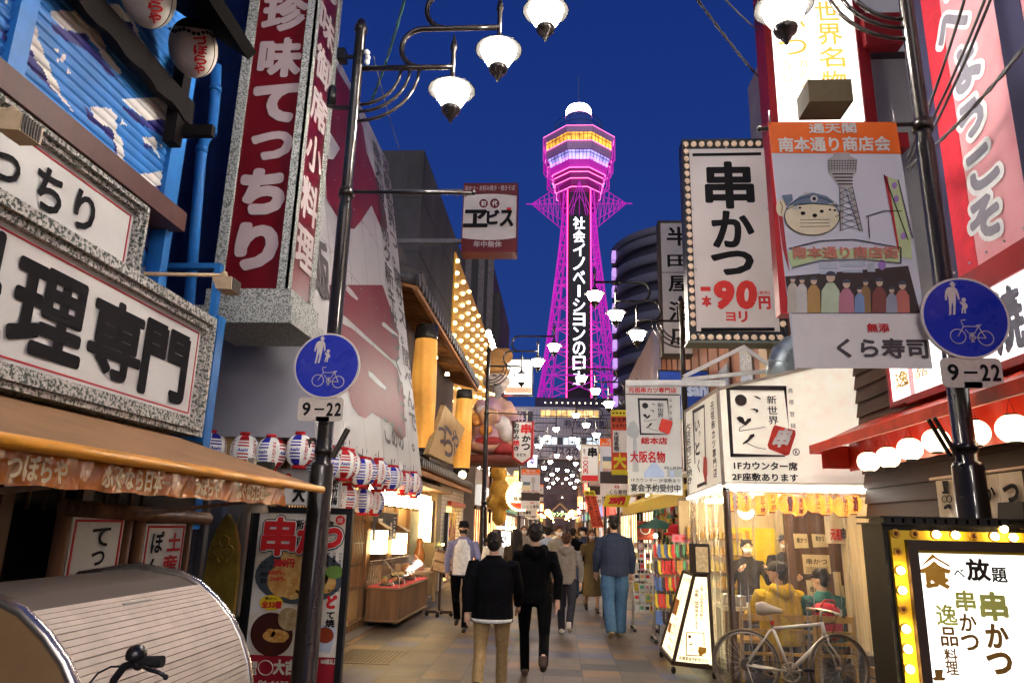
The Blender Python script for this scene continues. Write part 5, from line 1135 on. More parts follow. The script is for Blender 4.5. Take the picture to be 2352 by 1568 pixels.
# tiled eaves of the old style house
oh=thing('tiled_eave_house','old style house with two grey tiled eaves, timber rafters and warm lights','building',(-4.4,21,0))
rtile=mat('grey roof tile',(.07,.07,.075),.4,var=.3,scale=12); raf=wood('lit rafters',(.28,.11,.04),(.4,.18,.07),.6,0,6)
b=MB(); b.box((-9,14.8,2.6),(-4.05,26.8,6.95)); b.build('wall',mat('dark plank upper wall',(.05,.025,.015),.7,scale=5,var=.4),oh)
def eave(xe,ze,xw,zw,y0,y1,pit):
    b=MB(); b.hexa([V(x) for x in ((xe,y0,ze),(xw,y0,zw),(xw,y1,zw),(xe,y1,ze),(xe,y0,ze+.05),(xw,y0,zw+.05),(xw,y1,zw+.05),(xe,y1,ze+.05))]); b.build('eave_board',raf,oh)
    b=MB(); y=y0
    while y<y1:
        b.tube([(xe-.03 if xe<0 else xe,y,ze+.1),(xw,y,zw+.1)],pit*.3,7); b.lathe((xe+.0,y,ze+.1),[(pit*.36,-.03),(pit*.36,.04)],10,ax=(1,0,0)); y+=pit
    b.hexa([V(x) for x in ((xe+.02,y0,ze+.05),(xw,y0,zw+.06),(xw,y1,zw+.06),(xe+.02,y1,ze+.05),(xe+.02,y0,ze+.09),(xw,y0,zw+.09),(xw,y1,zw+.09),(xe+.02,y1,ze+.09))]); b.build('roof_tiles',rtile,oh)
    b=MB(); y=y0+.1
    while y<y1: b.bar((xe-.04,y,ze-.05),(xw,y,zw-.05),.07); y+=.32
    b.bar((xe-.06,y0,ze-.1),(xe-.06,y1,ze-.1),.1); b.build('rafters',raf,oh)
eave(-3.1,6.75,-4.2,7.0,14.7,26.8,.4); eave(-2.85,2.82,-3.7,3.3,14.9,24,.24)
b=MB(); b.hexa([V(x) for x in ((-3.05,14.75,6.85),(-4.3,14.75,7.3),(-4.3,15.3,7.3),(-3.05,15.3,6.85),(-3.05,14.75,7.05),(-4.3,14.75,7.6),(-4.3,15.3,7.6),(-3.05,15.3,7.05))]); b.box((-9,16,7.1),(-4.3,22,8.9)); b.build('gable',mat('gable grey',(.1,.09,.085),.7),oh)
for (u,v,x) in ((1000,823,-3.7),(1027,862,-3.7)):
    p_=PX(u,v,x); MB().lathe(p_,[(.05,.1),(.07,.0),(0,-.005)],12).build('spot_lamp',glow('spot glow',(1,.8,.45),14),oh)
MB().ball(PX(1062,1090,-2.95),.12,10,8).build('globe_lamp',glow('bare globe',(1,.75,.4),16),oh)
cl=thing('cloth_lantern','x','lantern',(0,0,0),'tall glowing cloth cylinder lanterns under the tiled eave')
cloth_l=glow('amber lit cloth',(1,.45,.08),.24,.6,1.1)
b=MB(); n=40; vs=[V(((r_+.012*sin(9*t*2*PI/n+z*1.5)+.006*sin(23*t*2*PI/n))*cos(2*PI*t/n),(r_+.012*sin(9*t*2*PI/n+z*1.5))*sin(2*PI*t/n),z)) for r_,z in [(.3+.035*sin(PI*i/24),i*2.9/24) for i in range(25)] for t in range(n)]; b.add(vs,[(i*n+k,i*n+(k+1)%n,(i+1)*n+(k+1)%n,(i+1)*n+k) for i in range(24) for k in range(n)],0,True); b.build('shade',cloth_l,cl)
for zz in (.3,1.4): MB().ball((0,0,zz),.09,8,6).build('inner_bulb',glow('inner bulb',(1,.7,.3),20),cl); b=MB(); b.lathe((0,0,0),[(.31,2.9),(.33,3.0),(.3,3.3)],20); b.lathe((0,0,0),[(.26,-.35),(.31,0)],20); b.build('cover',mat('black plastic cover',(.05,.045,.04),.25,coat=.5),cl)
a_=PX(966,1030,-3.35); a2=PX(966,725,-3.35); cl.location=a_; cl.scale=(.9,.9,(a2.z-a_.z)/3.3); cl['label']='tall glowing cloth cylinder lantern hanging nearest, beside the white billboard'
a_=PX(1060,1075,-3.2); a2=PX(1060,885,-3.2); o=copy_tree(cl); o.location=a_; o.scale=(.85,.85,(a2.z-a_.z)/3.3); o['label']='tall glowing cloth cylinder lantern behind the leaning wooden board'
wbd=thing('leaning_wood_board','floodlit wooden name board with brush characters leaning over the lower eave','sign',PX(1010,1040,-3.0)); q=LW(-3.0)
P=[q.px(*c) for c in ((1022,930),(1068,984),(1036,1066),(984,1042))]; MB().prism(q,P,-.12,0).build('panel',wood('floodlit board',(.42,.26,.1),(.55,.38,.18),.6,2,5),wbd)
b=MB(); b.gpx('づ',q,1005,968,1024,1020,.03,.01); b.gpx('や',q,1036,985,1052,1046,.03,.01); b.gpx('ら',q,1018,980,1040,1050,.03,.01); b.build('lettering',mat('purple black ink',(.05,.03,.05),.5),wbd)
# grey concrete building, striped tower block, bulb wall
gb=thing('grey_concrete_building','dark grey concrete building rising behind the billboard','building',(-7,26,0)); p_=PY(975,345,20)
b=MB(); b.box((-14,20,0),(p_.x,30,p_.z)); b.box((-14,30,0),(p_.x-.3,34,p_.z-1.5)); b.build('wall',mat('stained concrete',(.075,.072,.075),.9,scale=.7,var=.4,bump=.1,stretch=(1,1,.3)),gb)
b=MB()
for z in (p_.z-1.6,p_.z-3.4,p_.z-5.2): b.box((-14,19.98,z),(p_.x+.02,19.99,z+.05)); b.box((p_.x+.01,20,z),(p_.x+.02,30,z+.05))
b.build('joint',mat('dark joint',(.07,.07,.07),.9),gb)
sb=thing('striped_dark_block','dark building with pale vertical stripes beyond the golden bulb wall','building',(-5,44,0)); p_=PY(1062,580,47); p2=PY(1128,585,47)
b=MB(); b.box((-14,47,0),(p2.x,57,p2.z)); b.box((p2.x,47.6,0),(p2.x+.7,57,p2.z-2.6)); b.build('wall',mat('black cladding',(.02,.018,.022),.5),sb)
b=MB()
for u in (1068,1098,1120): x=PY(u,650,47).x; b.box((x,46.9,0),(x+.42,47,p2.z))
b.build('stripe',mat('grey stripe stone',(.11,.1,.1),.8,scale=4,var=.3),sb)
gw=thing('golden_bulb_wall','golden wall studded with rows of glowing bulbs beside the tiled eave','sign',(-3.7,26,5)); GX=-4.2
ya=PX(1047,590,GX); yb=PX(1136,808,GX); zt=(ya.z+yb.z)/2; zl=PX(1136,830,GX)
b=MB(); b.box((GX-.12,ya.y,4),(GX,yb.y,zt)); b.build('wall',mat('gold lit panel',(.55,.3,.04),.4,emit=(1,.4,.03),es=.1),gw)
gbulb=glow('gold bulb',(1,.7,.28),8); yy=ya.y+.2; col_=0; step=(yb.y-ya.y-.3)/9
P0=V((GX+.05,yy,zt-.3)); pm=MB().ball(P0,.085,6,4).build('bulb',gbulb,gw); k=0
while yy<yb.y:
    z=zt-.3-(.22 if int(round((yy-ya.y)/step))%2 else 0)
    while z>6.2:
        if k: o=pm.copy(); COL.objects.link(o); o.parent=gw; o.location=V((GX+.05,yy,z))-P0
        k+=1; z-=.52
    yy+=step
gwst=gw
r=thing('light_string','diagonal string of bright white bulbs in front of the golden bulb wall','lights',PY(1135,810,26)); MB().tube([PY(1119,752,26),PY(1155,856,26)],.02,5).build('wire',black,r)
for i in range(10): MB().ball(PY(1122+i*3.3,763+i*9.6,26),.1,8,6).build('bulb',glow('white bulbs',(1,.9,.7),14),r)
gl2=signbox('glowing_sign','overbright white sign with faint red foot, far left of the tower','sign',FR(30),FR(30).px(1160,860)[0],FR(30).px(1190,905)[1],FR(30).px(1222,860)[0],FR(30).px(1190,826)[1],.3,litw2,black,.05)
pl=FR(30); letters(gl2,mat('faint grey print',(.3,.28,.28),.5,emit=(1,1,1),es=.5),[('鶴亀家',pl.px(1172,870)[0],pl.px(1190,886)[1],pl.px(1216,870)[0],pl.px(1190,870)[1],False,.02)],pl,.02)
MB().slab(pl,pl.px(1161,890)[0],pl.px(1190,903)[1],pl.px(1221,890)[0],pl.px(1190,889)[1],.005,.015).build('red_foot',glow('coral lit strip',(1,.25,.12),1.3),gl2); letters(gl2,white,[('24時間営業中',pl.px(1164,895)[0],pl.px(1190,902)[1],pl.px(1219,895)[0],pl.px(1190,890)[1],False,.02)],pl,.03,'foot_lettering')
# hanging signs: first on the left
def simple_sign(name,label,y,u0,v0,u1,v1,pm,fm,fw=.04,depth=.2,group=None):
    pl=FR(y); um,vm=(u0+u1)/2,(v0+v1)/2; x0=pl.px(u0,vm)[0]; x1=pl.px(u1,vm)[0]; z0=pl.px(um,v1)[1]; z1=pl.px(um,v0)[1]
    return signbox(name,label,'sign',pl,x0,z0,x1,z1,depth,pm,fm,fw,group),pl,x0,z0,x1,z1
eb,pl,x0,z0,x1,z1=simple_sign('projecting_sign','dark red and white box sign with black brush characters hanging left of the tower',16,1064,423,1186,578,mat('ebisu white',(.6,.55,.52),.5,var=.05),darkred,.02,.45)
E=lambda u,v:(980+u*.3516,183.7+v*.3516); b=MB()
for top in (1,0):
    P=[]
    for i in range(9):
        t=i/8; x=x0+(x1-x0)*t; c=.08*(1-(2*t-1)**2)*(x1-x0)
        P.append((x,(z1-.18*(z1-z0)+c*.6) if top else (z0+.2*(z1-z0)-c*.6)))
    b.prism(pl,P+([(x1,z1),(x0,z1)] if top else [(x1,z0),(x0,z0)]),.002,.012)
b.build('red_band',darkred,eb); b=MB(); px_line(b,'串かつ・お好み焼き・焼きそば',pl,*E(250,690),*E(578,727),w=.02,d=.02); px_line(b,'年中無休',pl,*E(305,1052),*E(490,1095),w=.03,d=.02); b.build('pale_lettering',pale,eb)
b=MB(); b.gpx('ヱ',pl,*E(240,848),*E(400,965),.05,.02); b.gpx('ビ',pl,*E(392,850),*E(475,945),.05,.02); b.gpx('ス',pl,*E(478,850),*E(568,960),.05,.02); b.build('lettering',ink,eb)
b=MB(); pe(b,pl,*E(372,808),10,10,.018); pe(b,pl,*E(445,808),11,11,.018); b.build('red_disc',darkred,eb); b=MB(); b.gpx('初',pl,*E(356,792),*E(388,826),.03,.024); b.gpx('代',pl,*E(428,792),*E(462,826),.03,.024); b.build('disc_lettering',white,eb)
b=MB(); pp(b,pl,[E(523,835),E(552,835),E(553,863),E(522,864)],.018); b.build('seal',redink,eb)
b=MB(); b.bar((-4.4,16.2,z1-.1),(x0,16.2,z1-.1),.1); b.bar((-4.4,16.2,z0+.35),(x0,16.2,z0+.35),.1); b.build('bracket',mat('grey bracket',(.16,.16,.18),.6),eb)
pt,pl,x0,z0,x1,z1=simple_sign('pentagon_sign','white five sided sign with red and black characters and bulb studded red rim','sign'if 0 else 24,1179,968,1222,1050,white,black,0,.02)
for c in list(pt.children): bpy.data.objects.remove(c)
k=(x1-x0); P=[(x0,z0),((x0+x1)/2,z0-.35*k),(x1,z0),(x1+.02,z1),(x0-.02,z1)]
MB().prism(pl,P,-.15,0).build('panel',white,pt); b=MB(); Pc=[pl.p(x,y,.01) for x,y in P]; b.tube(Pc,.05,6,closed=True); b.build('rim',mat('red rim',(.4,.03,.03),.5),pt)
ZP=lambda u,v:(1151.4+u*.1953,906.5+v*.1953)
b=MB()
for ch,c in (('か',(243,475,345,555)),('つ',(235,572,338,650))): b.gpx(ch,pl,*ZP(c[0],c[1]),*ZP(c[2],c[3]),.06,.01)
for i,ch in enumerate('お好み'): b.gpx(ch,pl,*ZP(145,330+i*68),*ZP(212,392+i*68),.04,.01)
b.gpx('き',pl,*ZP(148,600),*ZP(208,655),.04,.01); b.line('エビス',pl.fn(.01),pl.px(*ZP(175,700))[0],pl.px(*ZP(230,722))[1],pl.px(*ZP(292,700))[0],pl.px(*ZP(230,685))[1],False,.05); b.build('lettering',ink,pt)
b=MB(); b.gpx('串',pl,*ZP(230,340),*ZP(355,460),.05,.01); b.gpx('焼',pl,*ZP(138,530),*ZP(215,600),.04,.01); b.build('red_lettering',redink,pt)
cs=thing('round_bulb_sign','round cream sign ringed by glowing bulbs with a red lower segment','sign',PY(1195,1168,22)); pl=FR(22); cx_,cz_=pl.px(1195,1140); rr=.36
b=MB(); b.lathe(pl.p(cx_,cz_),[(rr*1.22,-.12),(rr*1.22,0)],32,ax=(0,-1,0)); b.build('back',mat('amber back',(.3,.15,.03),.5),cs); MB().disc(pl,cx_,cz_,rr,.02,32).build('face',glow('cream lit face',(1,.85,.55),1.2,.1,2),cs)
P=[(cx_+rr*cos(t),cz_+rr*sin(t)) for t in [PI*1.17+i*(PI*.66)/14 for i in range(15)]]; MB().poly([pl.p(x,y,.026) for x,y in P]).build('red_segment',glow('red lit segment',(1,.08,.03),.7),cs)
b=MB(); b.line('鶴亀家',pl.fn(.03),cx_-.2,cz_-.13,cx_+.2,cz_+.0,False,.02); b.line('年中無休',pl.fn(.035),cx_-.14,cz_-.3,cx_+.14,cz_-.2,False,.02); b.tube([pl.p(cx_+.07*cos(t*PI/8),cz_+.17+.07*sin(t*PI/8),.03) for t in range(16)],.012,4,closed=True); b.build('lettering',mat('brown ink',(.12,.05,.02),.6),cs)
for t in range(30):
    MB().ball(pl.p(cx_+rr*1.12*cos(2*PI*t/30),cz_+rr*1.12*sin(2*PI*t/30),.03),.028,8,5).build('bulb',bulb,cs)
mj,pl,x0,z0,x1,z1=simple_sign('projecting_sign','navy sign with one white framed character above the pentagon sign',27,1180,944,1208,968,mat('navy sign',(.02,.025,.09),.5),mat('bulb frame pale',(.5,.47,.44),.5),.06)
letters(mj,mat('mauve print',(.55,.4,.45),.5),[('麻',x0+.05,z0+.02,x1-.05,z1-.03,False,.03,'box')],pl,.01)
# merry fisherman figure
eg=thing('giant_fisherman_figure','giant bearded figure in flowered kimono and tall hat on the left shop roof','figure',PY(1130,1062,25)); B=lambda u,v,y=25:PY(u,v,y)
kim=mat('mauve kimono',(.42,.24,.36),.6,scale=1.3,c2=(.66,.4,.22),bump=.15); 
def blob(parts,voxel,name,m,root,sm=3):
    b=MB()
    for p_ in parts:
        if not isinstance(p_[0],list): b.ball(p_[0],p_[1],16,11)
        else: b.tube(p_[0],p_[1],14)
    return remesh(b,voxel,name,m,root,sm)
def remesh(b,voxel,name,m,root=None,sm=3,loc=None):
    me=bpy.data.meshes.new('tmp'); me.from_pydata([tuple(x) for x in b.v],[],b.f); o=bpy.data.objects.new('tmp',me); COL.objects.link(o)
    md=o.modifiers.new('r','REMESH'); md.mode='VOXEL'; md.voxel_size=voxel; md.use_smooth_shade=True
    if sm: ms=o.modifiers.new('s','SMOOTH'); ms.iterations=sm; ms.factor=.5
    ev=o.evaluated_get(bpy.context.evaluated_depsgraph_get()); m2=bpy.data.meshes.new_from_object(ev)
    q=MB(); q.add([x.co.copy() for x in m2.vertices],[tuple(p.vertices) for p in m2.polygons],0,True); bpy.data.objects.remove(o); bpy.data.meshes.remove(me); bpy.data.meshes.remove(m2)
    return q.build(name,m,root,loc) if name else q
c=B(1130,985)
blob([(c,(.75,.7,.75)),(c+V((.1,0,.7)),(.5,.5,.5)),([c+V((-.4,-.2,.8)),c+V((-.1,-.7,.3)),c+V((.35,-.8,.35))],[.3,.3,.26]),([c+V((.45,-.2,.8)),c+V((.7,-.5,.4)),c+V((.6,-.8,.6))],[.28,.26,.2]),(c+V((0,-.1,-.6)),(.85,.75,.35))],.07,'kimono',kim,eg)
h_=B(1140,875); blob([(h_,(.42,.42,.45)),(h_+V((.12,-.3,-.2)),(.3,.22,.35)),(h_+V((.1,-.42,.02)),(.09,.1,.1)),(h_+V((-.42,0,-.02)),(.08,.1,.16)),(h_+V((.42,0,-.02)),(.08,.1,.16)),(h_+V((-.12,-.36,-.13)),(.2,.12,.12)),(h_+V((.3,-.36,-.13)),(.2,.12,.12))],.045,'head',mat('painted pale face',(.6,.5,.44),.5),eg)
b=MB(); 
for x in (-.03,.22): b.tube([h_+V((x-.07+i*.035,-.43,.1+.03*sin(PI*i/4))) for i in range(5)],.018,5)
b.tube([h_+V((-.05+i*.05,-.5,-.2-.02*sin(PI*i/5))) for i in range(6)],.02,5); b.build('face_lines',ink,eg)
blob([(h_+V((0,0,.35)),(.48,.48,.22)),(h_+V((0,.05,.75)),(.36,.4,.5)),(h_+V((.28,.1,.95)),(.3,.25,.3))],.06,'hat',mat('orange painted hat',(.52,.26,.08),.5,scale=3,var=.3),eg)
for dx,dz in ((-.5,.25),(-.15,-.1),(.5,-.1)): MB().lathe(c+V((dx,-.72+.2*abs(dx),dz)),[(0,.05),(.12,.06),(.2,.02),(.24,-.04)],12,ax=(dx*.3,-1,.1)).build('flower_patch',mat('orange flower',(.6,.26,.06),.6,scale=20,var=.4),eg)
blob([(c+V((0,-.25,-.55)),(.7,.62,.28)),(c+V((.45,-.45,-.75)),(.4,.35,.25))],.06,'red_skirt',mat('dark red painted cloth',(.3,.03,.03),.5,scale=5,var=.4),eg)
blob([(c+V((.35,-.55,.15)),(.32,.28,.3)),(c+V((.55,-.6,-.2)),(.26,.24,.34)),(c+V((-.3,-.6,.55)),(.24,.2,.2))],.05,'white_sleeves',mat('painted white cloth',(.6,.55,.53),.5,scale=4,var=.15),eg)
blob([(h_+V((.1,-.4,-.32)),(.2,.14,.26)),(h_+V((.1,-.36,-.55)),(.12,.1,.18))],.04,'beard',mat('painted grey beard',(.3,.28,.28),.6,scale=12,var=.3,bump=.4),eg)
MB().lathe(c+V((0,0,-1.25)),[(1.0,0),(1.05,.2),(.9,.3)],20).build('plinth',mat('plinth red brown',(.14,.04,.03),.6),eg)
g2=thing('golden_sculpture','glowing golden rounded sculpture hung on the shop wall below the giant figure','sculpture',PY(1148,1200,29)); c=PY(1148,1130,29); gold=mat('lit gold leaf',(.6,.34,.06),.38,.35,scale=4,var=.25,emit=(1,.45,.06),es=.04)
blob([(c,(.42,.4,.6)),(c+V((-.05,-.1,.75)),(.34,.32,.36)),(c+V((0,0,1.1)),(.2,.2,.25)),(c+V((.3,-.2,-.4)),(.26,.4,.28)),(c+V((-.3,-.2,-.4)),(.26,.4,.28)),(c+V((.0,0,-.9)),(.3,.3,.4))],.05,'body',gold,g2)
MB().bar(c+V((-.4,.2,-1.2)),c+V((-.4,.2,1.3)),.1).build('mount',dwood,g2)
# low shops continuing on both sides
ORD='first second third fourth fifth sixth seventh eighth ninth tenth eleventh twelfth thirteenth fourteenth fifteenth sixteenth seventeenth eighteenth nineteenth twentieth twenty-first twenty-second twenty-third twenty-fourth twenty-fifth twenty-sixth twenty-seventh twenty-eighth'.split()
def shoprow(side,y0,y1,x,seed,group):
    rnd=random.Random(seed); y=y0; k=0; out=[]
    cols=[(.3,.24,.18),(.2,.17,.15),(.34,.3,.27),(.24,.12,.08),(.16,.15,.17),(.3,.26,.3)]
    lit=[((1,.7,.34),2.8),((1,.85,.6),3),((1,.55,.2),2.6),((.95,.95,.9),2.4),((1,.4,.15),1.8)]
    while y<y1:
        w=rnd.uniform(4,8); hgt=(4.8 if side<0 and y<58 else rnd.uniform(5,9)) if y<90 else rnd.uniform(6,12); X0=x+rnd.uniform(0,.3); c=rnd.choice(cols); lc,le=rnd.choice(lit)
        yy=min(y+w,y1); r=thing('row_building','x','building',(side*(X0+3),(y+yy)/2,0),group); q=LW(-X0) if side<0 else RW(X0)
        S_=(lambda a,z0,c_,z1,d0,d1,mb: mb.slab(q,min(a,c_) if side<0 else -max(a,c_),z0,max(a,c_) if side<0 else -min(a,c_),z1,d0,d1))
        b=MB(); S_(y,0,yy-.05,hgt,-5,0,b); b.build('wall',mat('row wall %d'%(k%6+6*(seed%2)),c,.8,var=.2,scale=1),r)
        b=MB(); S_(y+.4,.15,yy-.4,2.3,.01,.03,b); b.build('lit_front',glow('shop glow %d'%(lit.index((lc,le))),lc,le,.6,2.5),r)
        b=MB()
        for i in range(int(w/.9)): S_(y+.4+i*.9,0,y+.47+i*.9,2.4,.03,.07,b)
        S_(y,2.3,yy-.05,2.45,.0,.1,b); b.build('frame',dwood,r)
        ac=rnd.choice(((.45,.05,.03),(.1,.14,.3),(.5,.4,.08),(.35,.33,.3),(.08,.2,.12))); b=MB(); S_(y+.1,2.5,yy-.15,3.3,.02,.25,b); b.build('fascia_sign',mat('fascia %d%d'%(k,seed),ac,.5,var=.1,emit=ac,es=rnd.choice((.1,.6,1.2))),r)
        b=MB()
        for i in range(max(1,int(w/1.8))): S_(y+.5+i*1.8,4.0,y+1.4+i*1.8,5.0,.01,.04,b)
        b.build('window',mat('row window',(.03,.03,.04),.15),r)
        r['label']='%s shop house, %s sign band, %s from near end of %s row'%(['brown','grey','pale','reddish','slate','mauve'][cols.index(c)],{.45:'red',.1:'blue',.5:'yellow',.35:'white',.08:'green'}[ac[0]],ORD[k],'left' if side<0 else 'right')
        out.append(r); y=yy; k+=1
shoprow(-1,30,148,3.3,3,'shop houses along the left side of the street'); shoprow(1,26,148,3.4,8,'shop houses along the right side of the street')
# ================================================================ street lamps
bulbm=glow('lamp globe',(1,.9,.78),110,.0); shadew=mat('milky lamp shade',(.03,.03,.03),.3)
def lamp_post(label,loc,side,extra=True):
    L=V(loc); r=thing('street_lamp',label,'street lamp',L,'black triple armed street lamps along the street'); s=side
    b=MB(); b.lathe(L,[(.16,0),(.16,.04),(.105,.06),(.1,2.16),(.092,2.19),(.07,2.2),(.066,4.62),(.062,4.66),(.056,4.68),(.053,6.62),(.066,6.63),(.066,6.68),(.05,6.7),(.05,6.73),(.03,6.77),(0,6.78)],18); b.build('pole',dkmetal,r)
    P=lambda x,z,y=0: L+V((s*x,y,z))
    b=MB(); b.tube([P(.05,6.19),P(.985,6.19)],.028,10)
    for bx,bz in ((.66,6.19),(.9,6.645)):
        cz=bz+.2275; rr=.2275
        b.tube([P(bx,bz)]+[P(bx-rr*sin(t*PI/12)*.95,cz-rr*cos(t*PI/12)) for t in range(13)]+[P({6.19:1.447,6.645:1.92}[bz],bz+.455)],.028,10)
    for a,zz in ((.454,5.772),(.548,5.693),(.643,5.589)):
        b.tube([P(a-(a-.04)*(1-cos(t*PI/16)),6.17-(6.17-zz)*sin(t*PI/16)) for t in range(9)],.017,8)
    b.build('arm',dkmetal,r)
    for x,z in ((.985,6.19),(1.447,6.645),(1.92,7.1)):
        c=P(x,z-.44); h=MB(); h.lathe(c,[(.018,.12),(.024,.3),(.024,.62),(.034,.64),(.036,.68),(.01,.8),(0,.84)],10)
        h.lathe(c,[(.05,.28),(.07,.27),(.03,.33),(.02,.4)],12); h.lathe(c,[(.0,-.2),(.018,-.185),(.02,-.165),(.042,-.14),(.05,-.115),(.085,-.085),(.095,-.06),(.098,-.03),(.09,-.02)],16); hd=h.build('lamp_head',dkmetal,r)
        h=MB(); h.lathe(c,[(.03,.29),(.09,.25),(.16,.212),(.23,.178),(.24,.168),(.23,.165),(.05,.18)],24); h.build('shade',shadew,hd)
        MB().lathe(c,[(.088,-.025),(.125,.035),(.16,.1),(.178,.155),(.16,.163),(.05,.17)],16).build('globe',bulbm,hd)
        h=MB()
        for k in range(6):
            t=k*PI/3+.3; h.tube([c+V((q*cos(t),q*sin(t),z_)) for q,z_ in ((.094,-.03),(.13,.033),(.166,.1),(.185,.165))],.005,4)
        h.build('ribs',dkmetal,hd)
    if extra:
        b=MB(); b.tube([P(.05,4.815),P(1.25,4.79)],.018,8); b.lathe(P(0,4.8),[(.075,-.04),(.075,.04)],14); b.ball(P(1.25,4.79),.024,8,6)
        for x in (.35,.41,1.08,1.16): b.tube([P(x+.018*cos(t*PI/5),4.765+.018*sin(t*PI/5)) for t in range(10)],.004,4,closed=True)
        b.build('banner_arm',dkmetal,r)
        b=MB()
        for y in (-.03,.05): b.bar(P(.08,2.24,y),P(.2,2.5,y),.022)
        b.lathe(P(0,2.3),[(.08,-.03),(.08,.03)],14); b.build('banner_bracket',dkmetal,r)
    return r
LY=[6.3,20.4,38.7,53.7,67,80.5]; RY=[5.2,15.55,24.9,33.6,43,55,68,80]
WL=['carrying the blue round sign on the left','second on the left, beside the tiled eave','third on the left','fourth on the left','fifth on the left','farthest on the left']
WR=['carrying the blue round sign on the right','second on the right, behind the white shop banner','third on the right, behind the red and yellow banner','fourth on the right','fifth on the right','sixth on the right','seventh on the right','farthest on the right']
for i,y in enumerate(LY): lamp_post('black triple armed street lamp, '+WL[i],(-2.09,y,0),1,i<3)
for i,y in enumerate(RY): lamp_post('black triple armed street lamp, '+WR[i],(2.82-(.12 if i else 0),y,0),-1,i<4)
lamp_post('black triple armed street lamp behind the viewer on the left pavement',(-2.09,-7.6,0),1,False); lamp_post('black triple armed street lamp behind the viewer on the right pavement',(2.7,-5,0),-1,False)  # unseen posts, added to brighten what faces the camera
# small fittings on the near left post
cb=thing('camera_cluster','small black cameras and pipe fittings clamped to the near left lamp post','camera',(-2.2,6.3,6.2))
b=MB(); b.box((-2.3,6.24,6.28),(-2.22,6.36,6.4)); b.bar((-2.22,6.3,6.33),(-2.09,6.3,6.33),.03); b.build('camera_body',black,cb)
b=MB(); b.lathe((-2.33,6.3,5.86),[(.045,-.1),(.045,.1),(.03,.13)],12); b.bar((-2.3,6.3,5.74),(-2.09,6.3,5.74),.03); b.build('speaker',black,cb)
b=MB(); b.ball((-2.0,6.28,6.36),.035,8,6); b.ball((-1.985,6.28,6.3),.03,8,6); b.ball((-1.99,6.28,6.25),.03,8,6); b.build('insulator',mat('white ceramic',(.7,.7,.68),.3),cb)
# ---------------------------------------------------------------- round path signs
sgblue=mat('sign blue',(.012,.03,.42),.28,coat=.4,var=.08,scale=3); sgwhite=mat('reflective white',(.62,.58,.55),.45); plate=mat('cream plate',(.6,.54,.48),.5,var=.1,scale=30)
def path_sign(label,pole,zc,rust):
    c=V((pole[0],pole[1]-.115,zc)); r=thing('path_sign',label,'road sign',c,'round blue shared path signs on the lamp posts'); pl=Pl(c)
    b=MB(); b.lathe(c,[(.3,-.012),(.302,0),(.3,.012)],40,ax=(0,-1,0)); b.build('rim',sgwhite,r)
    b=MB(); b.disc(pl,0,0,.285,.0125,40); b.build('face',sgblue,r)
    k=.3/230; Q=lambda P,d=.016: [pl.p((u-852)*k,(545-v)*k,d) for u,v in P]
    b=MB()
    b.poly(Q([(787,352),(795,350),(800,339),(812,339),(818,350),(826,353),(818,356),(818,366),(812,372),(802,371),(796,364),(794,357)]))
    b.poly(Q([(800,371),(815,372),(826,384),(832,410),(834,440),(830,446),(824,440),(818,400),(815,420),(812,450),(806,490),(800,528),(787,530),(789,520),(795,480),(793,452),(784,490),(779,528),(766,532),(768,520),(773,480),(775,440),(772,415),(768,432),(766,446),(757,448),(756,430),(762,398),(772,379),(784,372)],.017))
    b.poly(Q([(848,433),(860,432),(867,440),(864,452),(857,460),(847,458),(842,448),(844,438)]))
    b.poly(Q([(834,452),(844,460),(862,461),(870,472),(871,488),(865,490),(862,478),(864,494),(858,498),(857,521),(848,522),(849,500),(844,500),(841,522),(833,521),(838,494),(844,478),(838,470),(831,462)],.017))
    for cx,cy,rr in ((799,651,40),(942,660,40),(873,656,14)): b.tube(Q([(cx+rr*cos(t*PI/14),cy+rr*sin(t*PI/14)) for t in range(28)]),.0035,4,closed=True)
    for P in (((799,651),(834,595),(826,570),(826,560),(850,558)),((834,595),(920,595)),((842,612),(873,656),(942,660)),((873,656),(914,592),(916,586)),((914,600),(942,660)),((900,588),(928,586)),((873,632),(873,680)),((864,632),(882,632)),((864,680),(882,680))): b.tube(Q(P),.0035,4)
    b.build('pictogram',sgwhite,r)
    p2=Pl(c+V((-.025 if pole[0]<0 else .0,0,-.395))); b=MB(); P=[]
    for sx,sy,t0 in ((1,-1,-90),(1,1,0),(-1,1,90),(-1,-1,180)):
        for t in (0,30,60,90): P.append((sx*.17+.035*cos(R(t0+t)),sy*.07+.035*sin(R(t0+t))))
    b.prism(p2,P,-.01,0); b.build('hours_plate',plate,r)
    b=MB()
    b.glyph('9',p2.fn(.004),-.165,-.06,-.09,.06,.035,'box'); b.slab(p2,-.055,-.008,.035,.008,.003,.005); b.glyph('2',p2.fn(.004),.055,-.06,.115,.06,.035,'box'); b.glyph('2',p2.fn(.004),.128,-.06,.188,.06,.035,'box'); b.build('lettering',ink,r)
    b=MB(); b.box(c+V((-.06,.0,-.5)),c+V((.06,.03,-.46))); b.box(c+V((-.06,.0,.1)),c+V((.06,.03,.14))); b.build('clamp',steel,r); return r
path_sign('round blue path sign with hours plate 9-22 on the left lamp post',(-2.09,6.3),3.05,0)
path_sign('rust flecked round blue path sign with hours plate 9-22 on the right lamp post',(2.87,5.2),3.2,1)
